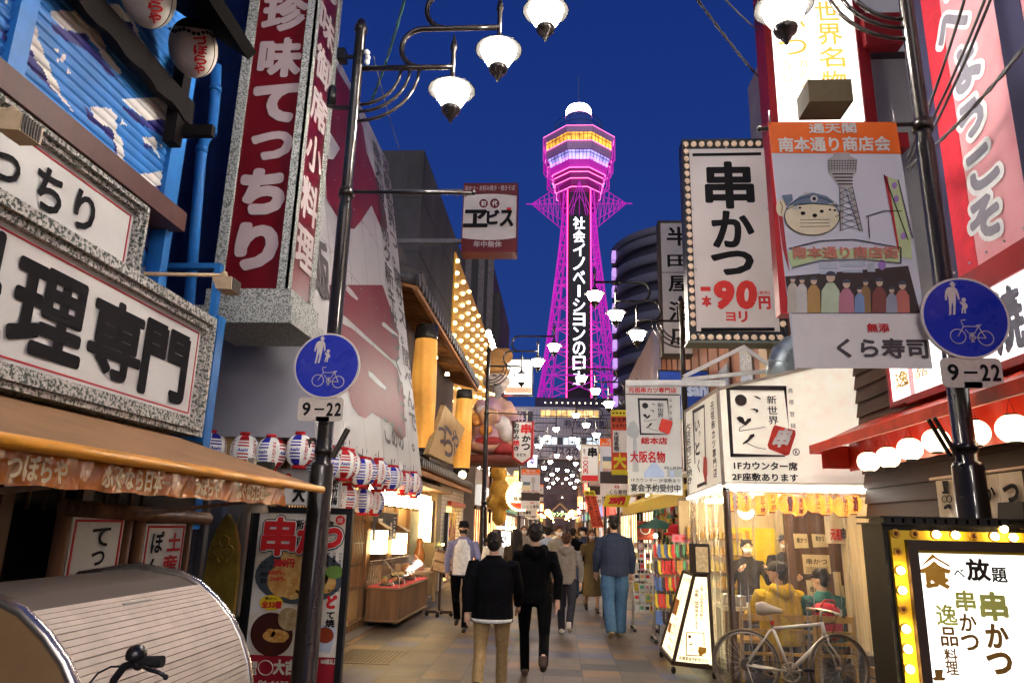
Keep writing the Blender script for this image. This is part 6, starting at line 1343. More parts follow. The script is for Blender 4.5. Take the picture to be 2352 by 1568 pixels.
# ================================================================ RIGHT: vinyl fronted skewer restaurant
vr=thing('vinyl_restaurant','skewer restaurant with clear vinyl front, dark timber walls and warm light inside','building',(3,11,0))
b=MB(); b.box((1.98,12.3,0),(6,12.4,2.2)); b.box((3.95,9.0,0),(4.05,12.4,2.3)); b.build('wall',wood('cream boards',(.5,.4,.26),(.6,.5,.35),.7,2,4),vr)
MB().box((2.0,9.02,2.16),(3.95,12.4,2.2)).build('ceiling',mat('cream ceiling',(.5,.42,.3),.8),vr)
b=MB(); b.slab(FR(10.7),3.2,0,3.95,2.18,-.08,0); b.box((2.0,9.02,0),(2.07,9.09,2.2)); b.box((3.85,9.02,0),(3.95,9.1,2.25)); b.box((2.0,11.3,0),(2.07,11.37,2.2)); b.build('dark_partition',dwood,vr)
b=MB()
for p_ in (((2.2,10.0,2.12),(3.1,10.0,2.12)),((2.2,11.2,2.12),(3.8,11.2,2.12))): b.tube(p_,.025,8)
b.build('ceiling_tube',glow('warm tube',(1,.78,.45),44),vr)
MB().ball((2.42,9.7,1.95),.1,12,8).build('bright_bulb',glow('bright bulb',(1,.85,.55),170),vr)
sh=MB()
for z in (.8,1.05,1.3,1.55): sh.box((2.05,12.1,z),(3.1,12.3,z+.02))
sh.build('shelf',mwood,vr); rnd=random.Random(4); b=MB(); e=MB()
for z in (.82,1.07,1.32,1.57):
    for i in range(14):
        (b if rnd.random()<.5 else e).box((2.08+i*.072,12.15,z),(2.13+i*.072,12.25,z+rnd.uniform(.08,.18)))
b.build('bottles',mat('amber bottles',(.5,.28,.05),.3),vr); e.build('packets',mat('yellow packets',(.65,.5,.1),.5),vr)
MB().box((2.75,12.2,.5),(3.5,12.29,1.75)).build('yellow_board',mat('yellow board',(.75,.55,.04),.5),vr)
rnd=random.Random(9); q=FR(10.69); b=MB()
for x,z,w,h_ in ((3.3,1.48,.2,.2),(3.55,1.5,.22,.18),(3.4,1.14,.38,.26),(3.43,.78,.26,.28),(3.8,.86,.11,.32),(3.88,.7,.06,.3)):
    b.prism(q,[(x+.01,z),(x+w,z+.01),(x+w-.01,z+h_),(x,z+h_)],.005,.012)
b.build('pinned_paper',mat('aged paper',(.52,.42,.25),.7,scale=20,var=.1),vr)
b=MB()
for x,z,w in ((3.34,1.55,.14),(3.6,1.58,.12),(3.44,1.27,.3),(3.47,.9,.18)): b.line('串かつ',q.fn(.014),x,z,x+w,z+.08,False,.02); 
for i in range(9): b.slab(q,3.44,1.16+i*.009,3.74,1.163+i*.009,.012,.013)
b.build('writing',ink,vr)
vn=clear('clear vinyl',(1,.97,.9),gl=.06,rough=.15,alpha=.2,streak=True)
def vinyl(pl,x0,x1,z0,z1,n):
    b=MB(); vs=[]; m=6
    for i in range(n+1):
        for j in range(m+1): vs.append(pl.p(x0+(x1-x0)*i/n,z0+(z1-z0)*j/m,.018*sin(i*1.3)+.02*sin(i*.37+j*.2)))
    b.add(vs,[(i*(m+1)+j,(i+1)*(m+1)+j,(i+1)*(m+1)+j+1,i*(m+1)+j+1) for i in range(n) for j in range(m)],0,True); return b
vinyl(FR(9.0),2.02,3.86,.06,2.22,60).build('vinyl_sheet',vn,vr); vinyl(RW(2.0),-11.35,-9.06,.06,2.2,60).build('vinyl_sheet',vn,vr)
ct=thing('counter_table','steel topped timber counter inside the vinyl front','table',(2.7,9.95,0)); MB().box((2.1,9.72,.72),(3.4,10.35,.77)).build('table_top',mat('worn steel top',(.5,.48,.45),.35,.6),ct)
for x in (2.15,3.35):
    for y in (9.78,10.28): MB().box((x-.04,y-.04,0),(x+.04,y+.04,.72)).build('leg',dwood,ct)
MB().box((2.15,9.8,.45),(3.35,9.84,.72)).build('apron',dwood,ct)
for i,(x,y,l) in enumerate(((2.32,9.85,'steel sauce pot nearest on the counter'),(2.55,9.95,'second steel sauce pot on the counter'),(2.2,10.1,'third steel sauce pot at the counter end'))):
    tag(MB().lathe((x,y,.77),[(.075,0),(.08,.12),(.084,.125),(.07,.12),(.065,.02)],16).build('sauce_pot',steel),l,'pot','steel pots on the counter')
# seats
ych=wood('honey chair wood',(.45,.25,.05),(.6,.36,.09),.45,2,6)
def chair(loc):
    r=thing('wooden_chair','x','chair',(0,0,0),'honey coloured wooden chairs at the counter')
    MB().box((-.2,0,.42),(.2,.4,.455)).build('seat',ych,r)
    for sx in (-1,1):
        MB().hexa([V(p_) for p_ in ((sx*.2-.018,-.03,0),(sx*.2+.018,-.03,0),(sx*.2+.018,.01,0),(sx*.2-.018,.01,0),(sx*.2-.018,-.07,.76),(sx*.2+.018,-.07,.76),(sx*.2+.018,-.035,.76),(sx*.2-.018,-.035,.76))]).build('rear_leg',ych,r)
        MB().box((sx*.19-.018,.36,0),(sx*.19+.018,.4,.42)).build('leg',ych,r)
    for z,h_ in ((.68,.07),(.55,.035),(.3,.03)): MB().box((-.19,-.07+.04*(1-z),z),(.19,-.035+.04*(1-z),z+h_)).build('back_rail' if z>.4 else 'stretcher',ych,r)
    r.location=V(loc); return r
ch0=chair((2.36,9.22,0)); ch0['label']='honey wooden chair on the left, behind the bicycle rear wheel'
dup(ch0,(2.8,9.22,0),'middle honey wooden chair behind the bicycle frame'); dup(ch0,(3.25,9.22,0),'honey wooden chair on the right with the red bag on it')
rb=thing('red_bag','bright red soft bag resting on the right hand chair','bag',(3.2,9.25,.46)); 
remesh((lambda b:(b.ball((3.2,9.32,.62),(.19,.14,.2),14,10),b.ball((3.18,9.28,.8),(.18,.12,.1),14,10),b)[2])(MB()),.03,'body',mat('red nylon',(.6,.02,.05),.45,var=.15,scale=6,bump=.2),rb); b=MB(); b.tube([(3.1,9.2,.85),(3.14,9.16,.93),(3.24,9.16,.93),(3.28,9.2,.85)],.012,6); b.build('strap',redink,rb)
tag(MB().lathe((3.7,9.5,0),[(.14,0),(.16,.02),(.165,.3),(.175,.31),(.16,.32),(.15,.05)],20).build('steel_tub',steel),'round galvanised steel tub on the floor beside the dark partition','tub')
cr=thing('drink_crate','stack of pale timber crates half hidden behind the marquee','crate',(2.8,6.5,0)); b=MB()
for i in range(6): b.box((2.62,6.3,.05+i*.1),(3.0,6.34,.12+i*.1)); b.box((2.62,6.34,.05+i*.1),(2.66,6.7,.12+i*.1)); b.box((2.96,6.34,.05+i*.1),(3.0,6.7,.12+i*.1))
b.build('slats',pwood,cr); MB().box((2.62,6.3,0),(3.0,6.7,.04)).build('base',pwood,cr)
# orange lanterns
ol=thing('paper_lantern','x','lantern',(0,0,0),'orange lit paper lanterns behind the vinyl')
oc=glow('orange lit paper',(1,.36,.04),1.1,.4,5); prof=[(.115*sin(PI*(.12+.76*i/14))**.9,-.125*cos(PI*(.12+.76*i/14))) for i in range(15)]
MB().lathe((0,0,0),prof,20).build('shade',oc,ol); b=MB()
for i in range(1,14): b.tube([V((1.004*prof[i][0]*cos(t*PI/10),1.004*prof[i][0]*sin(t*PI/10),prof[i][1])) for t in range(20)],.0015,3,closed=True)
b.lathe((0,0,0),[(.05,-.135),(.05,-.12)],14); b.build('ribs',mat('lantern ribs',(.4,.12,.02),.6),ol)
words=['生','串カツ','どて焼','ハイボ','雪','通天閣','チュー','ビール','串カツ','酒']
for i in range(10):
    if i==0: o=ol
    else:
        o=ol.copy(); COL.objects.link(o)
        for c in list(ol.children):
            if c.name.startswith('lettering'): continue
            c2=c.copy(); COL.objects.link(c2); c2.parent=o
    OFF[o.name]=V((0,0,0)); x=2.17+i*.165; o.location=V((x,9.3+(.12 if i%2 else 0),2.06-.02*(i%3)))
    if i==0: pass
    fnL=lambda x_,y_:V(((.118)*sin(x_/.118)*max(.3,1-(y_/.16)**2)**.5,-(.118)*cos(x_/.118)*max(.3,1-(y_/.16)**2)**.5-.003,y_))
    b=MB(); w_=words[i]; b.line(w_,fnL,-.032,-.1,.032,.09,True,.04,'str'); lt=b.build('lettering',mat('lantern red print',(.45,.05,.02),.6),o,None)
    o['label']='orange lit paper lantern '+('at the left end of the row behind vinyl','second from left behind vinyl','third from left behind vinyl','fourth from left behind vinyl','fifth from left behind vinyl','sixth from left behind vinyl','seventh from left behind vinyl','eighth from left behind vinyl','ninth from left behind vinyl','at the right end of the row behind vinyl')[i]
nb=thing('shop_curtain','cream printed curtain inside the vinyl front with red and dark characters','curtain',(3.55,10.5,1.7)); q=FR(10.5); x0,z1=q.px(1893,1195); x1,z0=q.px(2018,1250)
b=MB(); cloth(b,q,x0,x1,z0,2.1); b.build('cloth',crm,nb); b=MB(); px_line(b,'串カツ専門店',q,1930,1212,2012,1240,w=.03,d=.02); b.build('lettering',ink,nb); b=MB(); px_line(b,'元祖',q,1906,1212,1932,1240,w=.03,d=.02); b.build('red_lettering',redink,nb)
# ---------------------------------------------------------------- A frame sign
af=thing('menu_sign','glowing tapered menu sign on casters with brown frame and small menu board on top','sign',(1.62,9.9,0))
bt=[V((1.40,9.49,.13)),V((1.84,9.27,.13)),V((1.92,10.35,.13)),V((1.41,10.6,.13))]; tp=[V((1.7,9.55,1.15)),V((1.86,9.47,1.15)),V((1.88,10.2,1.15)),V((1.7,10.3,1.15))]
MB().hexa([bt[0],bt[1],bt[2],bt[3],tp[0],tp[1],tp[2],tp[3]]).build('panel',glow('menu sign warm',(1,.86,.52),1.0,.35,3),af)
fm=mat('dark brown frame',(.05,.028,.018),.45); b=MB()
for i in range(4): b.bar(bt[i],bt[(i+1)%4],.05); b.bar(tp[i],tp[(i+1)%4],.04); b.bar(bt[i],tp[i],.04)
b.build('frame',fm,af); b=MB(); 
for p_ in bt: c=p_+V((0,0,-.08)); b.ball(c,(.03,.045,.045),8,6)
b.build('caster',rubber,af)
def quadpl(a,b_,c_): return Pl(a,(b_-a),(c_-a)-(b_-a)*((c_-a).dot(b_-a)/(b_-a).length_squared))
PF=quadpl(bt[0],bt[1],(tp[0]+tp[1])/2-((bt[0]+bt[1])/2-bt[0])); b=MB()
brn=mat('soft brown print',(.2,.09,.03),.6)
px_line(b,'カウンター・',PF,*ZA(645,755),*ZA(672,915),True,.02,.012,'str'); px_line(b,'2階に20名まで可能な',PF,*ZA(607,755),*ZA(640,1045),True,.02,.012,'str'); px_line(b,'座敷・団体席あります',PF,*ZA(565,790),*ZA(600,1125),True,.02,.012,'str'); px_line(b,'各種宴会予約受付中!!',PF,*ZA(435,1355),*ZA(690,1390),w=.02,d=.012)
for P in (((495,1145),(645,1150),(645,1158),(497,1153)),((495,1145),(503,1145),(500,1335),(492,1335)),((492,1332),(640,1340),(640,1348),(492,1340)),((638,1150),(646,1150),(648,1260),(640,1260))): pp(b,PF,[ZA(*p) for p in P],.012)
pe(b,PF,*ZA(525,1183),4,4,.014); pp(b,PF,[ZA(517,1240),ZA(530,1245),ZA(548,1232),ZA(552,1240),ZA(530,1260)],.014); pp(b,PF,[ZA(555,1282),ZA(562,1285),ZA(530,1305),ZA(525,1302)],.014); b.build('lettering',brn,af)
b=MB(); pp(b,PF,[ZA(600,1265),ZA(665,1275),ZA(660,1320),ZA(610,1345),ZA(592,1310)],.013); b.build('seal',mat('amber seal',(.6,.3,.03),.5),af)
b=MB(); pp(b,PF,[ZA(428,1398),ZA(690,1408),ZA(690,1440),ZA(428,1428)],.013); b.build('phone_band',mat('band brown',(.08,.04,.02),.5),af); b=MB(); px_line(b,'06-6645-9499',PF,*ZA(465,1403),*ZA(686,1432),w=.04,d=.018); b.build('phone_lettering',white,af)
PS=quadpl(bt[3],bt[0],(tp[3]+tp[0])/2-((bt[3]+bt[0])/2-bt[3])); b=MB(); L_=(bt[0]-bt[3]).length
for (x,z,w,h_) in ((.25,.55,.3,.2),(.2,.28,.2,.12)): b.slab(PS,x,z*.9,x+w,z*.9+h_,.006,.012)
b.build('orange_block',mat('orange block',(.62,.22,.02),.5),af); b=MB()
px_line(b,'串かつ',PS,*ZA(425,680),*ZA(455,760),True,.03,.014,'str'); px_line(b,'おすすめ',PS,*ZA(480,690),*ZA(545,740),w=.02,d=.014); px_line(b,'日替り',PS,*ZA(375,960),*ZA(405,1000),w=.02,d=.016)
for i in range(9): b.slab(PS,.42+.03*(i%2),.1+i*.09,.8-.03*i,.108+i*.09,.006,.01)
b.build('side_lettering',brn,af)
b=MB(); tb_=Pl((1.66,9.62,1.16),(1.87-1.66,-.14,0)); b.slab(tb_,0,0,.27,.37,-.02,0); b.build('top_board',mat('top menu dark',(.06,.045,.035),.5),af); b=MB(); b.slab(tb_,.09,.03,.25,.33,.001,.004); b.build('top_sheet',mat('lit menu sheet',(.5,.36,.18),.5,scale=25,c2=(.3,.18,.08),emit=(1,.7,.35),es=.2),af)
# ---------------------------------------------------------------- white bicycle
bk=thing('white_bicycle','white city bicycle leaning at the vinyl front, front wheel turned','bicycle',(2.4,8.23,0),None)
rh=PZ(1723.5,1521,.345); fh=PZ(1908,1531,.345); rh=V((1.98,8.28,.345)); fh=V((2.96,8.12,.345)); dv=(fh-rh).normalized(); BP=Pl(rh,dv,(0,0,1)); wpaint=mat('cream white frame',(.78,.71,.58),.3,coat=.5,var=.06); tyre=mat('worn tyre',(.2,.15,.1),.8,scale=30,var=.3); chrome=mat('dull chrome',(.5,.45,.38),.3,.9)
Q=lambda x,z,d=0: BP.p(x,z-.345,d)
wbx=(fh-rh).length; bb_p=Q(.43,.3); sc_=Q(.29,.71); hb=Q(.80,.66); ht=Q(.775,.80)
b=MB(); b.tube([sc_,ht+(hb-ht)*.15],.018,10); b.tube([bb_p,hb],.021,10); b.tube([sc_,bb_p],.017,10); b.tube([ht,hb],.022,10)
for d in (-.05,.05): b.tube([Q(0,.345,d),Q(.1,.33,d),bb_p],.011,8); b.tube([Q(0,.345,d),Q(.25,.68,d*.4),sc_],.009,8)
b.build('frame',wpaint,bk)
st_=R(-24); sd_=(dv*cos(st_)+BP.n*sin(st_)).normalized(); fc_=Q(.83,.345)+sd_*.10; FP=Pl(fc_,sd_,(0,0,1))
b=MB()
for d in (-.055,.055): b.tube([hb+FP.n*d*.6,hb+FP.n*d+V((0,0,-.06)),FP.p(-.03,.12,d),FP.p(0,0,d*.9)],.0115,8)
b.tube([hb+FP.n*-.05,hb+V((0,0,.01)),hb+FP.n*.05],.016,8); b.build('fork',wpaint,bk)
def wheel(pl,nm):
    t=MB(); t.tube([pl.p(.335*cos(i*PI/24),.335*sin(i*PI/24)) for i in range(48)],.0155,8,closed=True); w=t.build('wheel',tyre,bk)
    t=MB(); t.tube([pl.p(.312*cos(i*PI/24),.312*sin(i*PI/24)) for i in range(48)],.011,6,closed=True); t.build('rim',chrome,w)
    t=MB()
    for i in range(28): a=i*2*PI/28; t.tube([pl.p(.02*cos(a+.9*(1 if i%2 else -1)),.02*sin(a+.9*(1 if i%2 else -1)),.02*(1 if i%4<2 else -1)),pl.p(.31*cos(a),.31*sin(a))],.0012,3)
    t.build('spokes',steel,w); t=MB(); t.tube([pl.p(0,0,-.05),pl.p(0,0,.05)],.018,10); t.build('hub',chrome,w); return w
wheel(Pl(rh,dv,(0,0,1)),'r'); wheel(FP,'f')
b=MB(); b.tube([sc_,Q(.265,.86)],.013,8); b.build('seat_post',chrome,bk)
remesh((lambda b:(b.tube([Q(.13,.9),Q(.2,.905),Q(.3,.895),Q(.4,.885)],[.06,.075,.045,.025],10),b)[1])(MB()),.014,'saddle',mat('cream saddle',(.55,.46,.34),.5),bk)
b=MB(); stem=ht+V((0,0,.1)); b.tube([ht,stem,stem+sd_*.06],.014,8); hc=stem+sd_*.06; hv=FP.n
b.tube([hc-hv*.29-sd_*.03,hc-hv*.1+V((0,0,.01)),hc+hv*.1+V((0,0,.01)),hc+hv*.29-sd_*.03],.012,8); b.build('handlebar',chrome,bk)
for s_ in (-1,1):
    MB().tube([hc+hv*.29*s_-sd_*.03,hc+hv*.18*s_-sd_*.012],.017,8).build('grip',mat('cream grip',(.5,.42,.3),.6),bk)
    b=MB(); b.tube([hc+hv*.15*s_,hc+hv*.17*s_+sd_*.05-V((0,0,.02)),hc+hv*.26*s_+sd_*.04-V((0,0,.03))],.007,6); b.ball(hc+hv*.14*s_,.022,8,6); b.build('brake_lever',black,bk)
b=MB(); b.tube([hc+hv*.14,hc+sd_*.12-V((0,0,.05)),hb+sd_*.05+V((0,0,-.06))],.004,5); b.tube([hc-hv*.14,hc+sd_*.1-V((0,0,.1)),ht-dv*.05-V((0,0,.05))],.004,5); b.build('cable',black,bk)
CPl=Pl(bb_p+BP.n*.05,dv,(0,0,1)); b=MB(); b.tube([CPl.p(.09*cos(i*PI/16),.09*sin(i*PI/16)) for i in range(32)],.008,6,closed=True)
for i in range(5): a=i*2*PI/5; b.tube([CPl.p(0,0),CPl.p(.088*cos(a),.088*sin(a))],.009,6)
b.tube([CPl.p(0,0,.01),CPl.p(.16,.045,.02)],.011,6); b.tube([BP.p(.43,-.045,-.06),BP.p(.43-.16,-.09,-.07)],.011,6); b.build('crank',mat('pale crank',(.55,.48,.36),.35,.5),bk)
for c in (CPl.p(.16,.045,.07),BP.p(.27,-.09,-.12)): MB().box(c-V((.045,.04,.012)),c+V((.045,.04,.012))).build('pedal',black,bk)
b=MB(); b.lathe(rh+BP.n*.04,[(.05,0),(.05,.012)],16,ax=BP.n); b.lathe(rh+BP.n*.035,[(.062,0),(.062,.004)],16,ax=BP.n)
b.tube([rh+BP.n*.045+V((0,0,.05)),CPl.p(0,.088)],.005,4); b.tube([rh+BP.n*.045+V((0,0,-.06))+dv*.03,CPl.p(0,-.088)],.005,4); b.tube([rh+BP.n*.05,rh+BP.n*.05+V((.03,0,-.1))],.01,5); b.build('drivetrain',mat('oily steel',(.12,.09,.07),.4,.8),bk)
MB().box(Q(.262,.75,-.03),Q(.3,.79,.03)).build('reflector',mat('red reflector',(.6,.02,.02),.2),bk)
b=MB(); b.tube([Q(0,.345,.06),Q(.05,.18,.12),Q(.07,.01,.17)],.008,6); b.build('kickstand',chrome,bk)
# ---------------------------------------------------------------- souvenir shop and racks
sv=thing('souvenir_shop','brightly lit souvenir shop with yellow awning and hanging goods','shop front',(3.2,16,0))
b=MB(); b.box((3.4,12.5,0),(3.5,25.8,3.1)); b.box((2.5,12.5,2.75),(3.5,25.8,2.82)); b.build('wall',mat('shop inner white',(.55,.53,.5),.7),sv)
b=MB()
for y in range(13,25,2): b.tube([(2.7,y,2.68),(3.2,y,2.68)],.03,7)
b.build('ceiling_tube',glow('shop tube',(1,.95,.86),17),sv)
b=MB(); b.hexa([V(x) for x in ((2.2,12.9,2.35),(3.4,12.9,3.0),(3.4,25.5,3.0),(2.2,25.5,2.35),(2.2,12.9,2.38),(3.4,12.9,3.03),(3.4,25.5,3.03),(2.2,25.5,2.38))]); b.slab(RW(2.19),-25.5,2.12,-12.9,2.38,-.01,0); b.build('yellow_awning',mat('yellow awning cloth',(.68,.5,.04),.5,var=.1,bump=.1),sv)
rnd=random.Random(11); goods=[mat('goods %d'%i,c,.45) for i,c in enumerate(((.6,.05,.05),(.65,.5,.06),(.08,.15,.4),(.6,.6,.58),(.55,.25,.35),(.1,.35,.2),(.05,.04,.05),(.6,.3,.1)))]
for gi,g in enumerate(goods):
    b=MB()
    for k in range(80):
        y=rnd.uniform(13,25.5); z=rnd.uniform(.5,2.2); b.box((3.3-rnd.uniform(0,.15),y,z),(3.38,y+rnd.uniform(.08,.2),z+rnd.uniform(.1,.25)))
    o=b.build('shelf_goods',g,sv); o['kind']='stuff'
def rack(name,label,x0,y,x1,z0,z1,rows,seed,cols,long_,yaw=0.):
    r=thing(name,label,'display rack',((x0+x1)/2,y,0),'wire goods racks outside the souvenir shop'); q=FR(y); rn=random.Random(seed)
    b=MB()
    for i in range(int((x1-x0)/.07)+1): b.tube([q.p(x0+i*.07,z0),q.p(x0+i*.07,z1)],.004,4)
    for i in range(int((z1-z0)/.1)+1): b.tube([q.p(x0,z0+i*.1),q.p(x1,z0+i*.1)],.004,4)
    for x in (x0,x1): b.tube([q.p(x,.06),q.p(x,z1)],.014,6); b.tube([q.p(x,.07,-.2),q.p(x,.07,.25)],.014,6)
    b.build('wire_frame',mat('white wire',(.6,.58,.55),.4,.3),r)
    b=MB()
    for x in (x0,x1):
        for d in (-.2,.25): b.ball(q.p(x,.03,d),.035,8,5)
    b.build('caster',black,r)
    n=0
    for j in range(rows):
        zt=z1-.04-(z1-z0)/rows*j; hgt=(z1-z0)/rows*.82; x=x0+.02
        while x<x1-.04:
            w=.055 if long_ else rn.uniform(.07,.1); c=rn.choice(cols)
            b=MB(); dd=.06+.08*rn.random()
            if long_:
                b.prism(q,[(x,zt-hgt*.8),(x+w*.5,zt-hgt),(x+w*1.1,zt-hgt),(x+w*1.1,zt-hgt*.82),(x+w*.75,zt-hgt*.7),(x+w*.75,zt),(x,zt)],dd-.03,dd)
            else: b.slab(q,x,zt-hgt*.9,x+w*.88,zt,dd-.012,dd)
            o=b.build('goods_packet',c,r); n+=1
            if n<95 and not long_: 
                b=MB(); b.slab(q,x+.008,zt-hgt*.6,x+w*.88-.008,zt-hgt*.2,dd,dd+.003); b.build('print',rn.choice(goods),o)
            x+=w*(1.0 if long_ else 1.05)
    return r
rack('goods_rack','white lit wire rack of small packaged goods beside the man in blue',1.3,13.3,1.68,.3,1.5,7,1,[goods[3],goods[3],goods[1],goods[4],mat('clear pack',(.55,.6,.6),.2)],False)
rack('sock_rack','wire rack hung with red, yellow and patterned socks nearest the glowing menu sign',1.5,12.1,1.85,.25,1.5,5,2,goods[:3]+[goods[6],goods[0],goods[1]],True)
rack('sock_rack','second wire sock rack with pink header board behind the glowing menu sign',1.88,12.3,2.25,.25,1.5,5,5,[goods[0],goods[4],goods[6],goods[7],goods[5]],True)
hb_=thing('header_board','pink cartoonless header board on top of the second sock rack','board',(2.05,12.3,1.52)); hb_['label']='plain pink header board on top of the second sock rack'; MB().slab(FR(12.25),1.85,1.5,2.3,1.62,-.02,0).build('panel',mat('pink card',(.65,.2,.3),.5),hb_); b=MB()
for i in range(4): b.slab(FR(12.25),1.9+i*.1,1.53,1.95+i*.1,1.58,.001,.004)
b.build('print',goods[0],hb_)
pb=thing('red_poster_board','dark red poster board with white ring above the white goods rack','board',(1.45,13,1.55)); q=FR(13.0); x0,z1=q.px(1462,1195); x1,z0=q.px(1502,1240)
MB().slab(q,x0,z0,x1,z1,-.02,0).build('panel',mat('poster red black',(.16,.02,.015),.5,scale=8,c2=(.35,.06,.03)),pb); b=MB(); cx_,cz_=(x0+x1)/2,(z0+z1)/2+.02; b.tube([q.p(cx_+.08*cos(t*PI/12),cz_+.08*sin(t*PI/12),.005) for t in range(24)],.012,5,closed=True); b.build('ring_print',white,pb)
um=thing('green_umbrella','small green umbrella over the goods racks with a lamp beneath','umbrella',(1.7,13,0)); grn=mat('green canvas',(.02,.09,.065),.7)
MB().lathe((1.7,13,1.7),[(.36,0),(.34,.02),(.2,.1),(.03,.17),(0,.2)],8,sm=False).build('canopy',grn,um); MB().tube([(1.7,13,0),(1.7,13,1.95)],.014,8).build('pole',steel,um); MB().ball((1.66,12.85,1.58),.035,10,8).build('lamp',glow('stall bulb',(1,.8,.5),40),um)
tag((lambda b:(b.ball((1.95,12.6,1.68),(.12,.1,.11),14,10),b.lathe((1.9,12.6,1.6),[(.16,0),(.14,.03),(.05,.05)],14),b)[2])(MB()).build('red_hat',mat('red felt hat',(.55,.02,.03),.8)),'red hat perched on a pole above the sock racks','hat')
nl=thing('notice_board','white notice with blue strip hanging above the sock racks','sign',(2.25,13.2,1.9)); q=FR(13.2); x0,z1=q.px(1561,1160); x1,z0=q.px(1590,1240); MB().slab(q,x0,z0,x1,z1,-.015,0).build('panel',white,nl); b=MB(); b.slab(q,x0+.1,z0+.15,x0+.2,z1-.12,.002,.004); b.build('blue_strip',mat('cyan print',(.1,.4,.6),.5),nl); b=MB(); b.line('見てますか',q.fn(.008),x0+.11,z0+.2,x0+.19,z1-.15,True,.03,'str'); b.line('街を明るく',q.fn(.008),x0+.02,z1-.09,x1-.02,z1-.04,False,.02); b.build('lettering',ink,nl)
# ---------------------------------------------------------------- hanging banners down the street
WB=FR(11.4); wbn=thing('hanging_banner','white skewer shop banner with framed brush logo, grey drawn tower and red characters','banner',(1.5,11.4,2.2)); bw=mat('banner cloth white',(.6,.6,.58),.6,var=.06,scale=2,bump=.04)
pts=[WB.px(*c) for c in ((1436,884),(1561,884),(1568,1137),(1444,1130))]; MB().prism(WB,pts,-.01,0).build('cloth',bw,wbn)
b=MB(); px_line(b,'元祖串カツ専門店',WB,*ZB(118,318),*ZB(495,362),w=.03,d=.008); px_line(b,'総本店',WB,*ZB(215,708),*ZB(425,765),w=.03,d=.008); px_line(b,'大阪名物',WB,*ZB(130,815),*ZB(408,910),w=.02,d=.008); b.build('red_lettering',redink,wbn)
ZW=lambda u,v:ZB(190+(u-880)*.505,402+(v-305)*.515); b=MB(); logo(b,WB,ZW,.008,.006,.15)
for i,ch in enumerate('新世界'): b.gpx(ch,WB,*ZB(345,440+i*40),*ZB(395,475+i*40),.01,.008)
for i,ch in enumerate('商標登録'): b.gpx(ch,WB,*ZB(438+i,410+i*48),*ZB(458+i,432+i*48),0,.008)
px_line(b,'1Fカウンター 2F座敷あり',WB,*ZB(135,1030),*ZB(530,1062),w=.01,d=.008); px_line(b,'宴会予約受付中',WB,*ZB(135,1075),*ZB(530,1138),w=.025,d=.008); px_line(b,'BILLIKEN',WB,*ZB(400,934),*ZB(540,960),w=.02,d=.008)
pp(b,WB,[ZB(98,368),ZB(520,372),ZB(520,382),ZB(98,376)],.006); b.build('lettering',mat('banner black',(.03,.03,.035),.6,spec=.1),wbn)
b=MB(); seal(b,WB,ZW,.01); b.build('seal',sealm,wbn); b=MB(); pp(b,WB,[ZB(130,590),ZB(165,580),ZB(190,620),ZB(205,660),ZB(195,700),ZB(180,720),ZB(200,980),ZB(150,980),ZB(155,720),ZB(110,690),ZB(108,640)],.005); pp(b,WB,[ZB(420,1020),ZB(420,960),ZB(540,940),ZB(540,1020)],.004); b.build('grey_drawing',mat('pale grey print',(.4,.42,.43),.6),wbn)
b=MB(); pp(b,WB,[ZB(240,985),ZB(320,890),ZB(400,985),ZB(400,1025),ZB(240,1025)],.004); pp(b,WB,[ZB(445,970),ZB(475,970),ZB(475,1025),ZB(445,1025)],.006); b.build('pale_blue_drawing',mat('pale blue print',(.4,.55,.62),.6),wbn)
def hang(name,label,y,u0,v0,u1,v1,bands,texts,group=None,x=None,skew=0):
    pl=FR(y); um,vm=(u0+u1)/2,(v0+v1)/2; x0=pl.px(u0,vm)[0]; x1=pl.px(u1,vm)[0]; z0=pl.px(um,v1)[1]; z1=pl.px(um,v0)[1]; w=x1-x0; h_=z1-z0
    r=thing(name,label,'banner',pl.p((x0+x1)/2,z0),group); f=lambda d:(lambda a,c: pl.p(x0+a*w+skew*(1-c)*h_,z0+c*h_,d))
    MB().hexa([f(-.012)(0,0),f(-.012)(1,0),f(-.012)(1,1),f(-.012)(0,1),f(0)(0,0),f(0)(1,0),f(0)(1,1),f(0)(0,1)]).build('cloth',bands[0],r)
    for i,(m_,a,c,a1,c1) in enumerate(bands[1:]): g=f(.004+.002*i); MB().poly([g(a,c),g(a1,c),g(a1,c1),g(a,c1)]).build('printed_band',m_,r)
    for i,(m_,t,a,c,a1,c1,vert,wt_) in enumerate(texts): q=MB(); q.line(t,f(.02+.001*i),a,c,a1,c1,vert,wt_,'str'); q.build('lettering',m_,r)
    return r
org2=MATS['banner orange']; lil=MATS['banner lilac']; bwh=MATS['banner white']; bdk=MATS['banner dark']; gr_=MATS['banner grey']; dgp=MATS['dark grey print']; wpr=MATS['banner white print']
SB='shopping street banners hung from lamp posts'
def street_banner(label,y,u0,v0,u1,v1):
    r=hang('street_banner',label,y,u0,v0,u1,v1,[lil,(org2,0,.86,1,1),(bdk,0,.22,1,.42),(bwh,0,0,1,.22),(gr_,.6,.4,.68,.72),(gr_,.54,.66,.74,.8),(MATS['banner cream'],.08,.46,.5,.64),(MATS['banner slate blue'],.1,.6,.48,.68)],[(wpr,'南本通り商店会',.06,.875,.94,.92,False,.02),(wpr,'通天閣',.25,.93,.75,.985,False,.02),(dgp,'くら寿司',.3,.03,.96,.12,False,.02),(redink,'無添',.5,.14,.7,.19,False,.02),(MATS['banner coral'],'南本通り商店街',.1,.42,.9,.48,False,.02)],SB); return r
street_banner('orange topped shopping street banner behind the round bulb sign on the left',20.3,1197,1077,1240,1170)
street_banner('shopping street banner behind the red and yellow banner on the right',24.6,1378,1006,1442,1140)
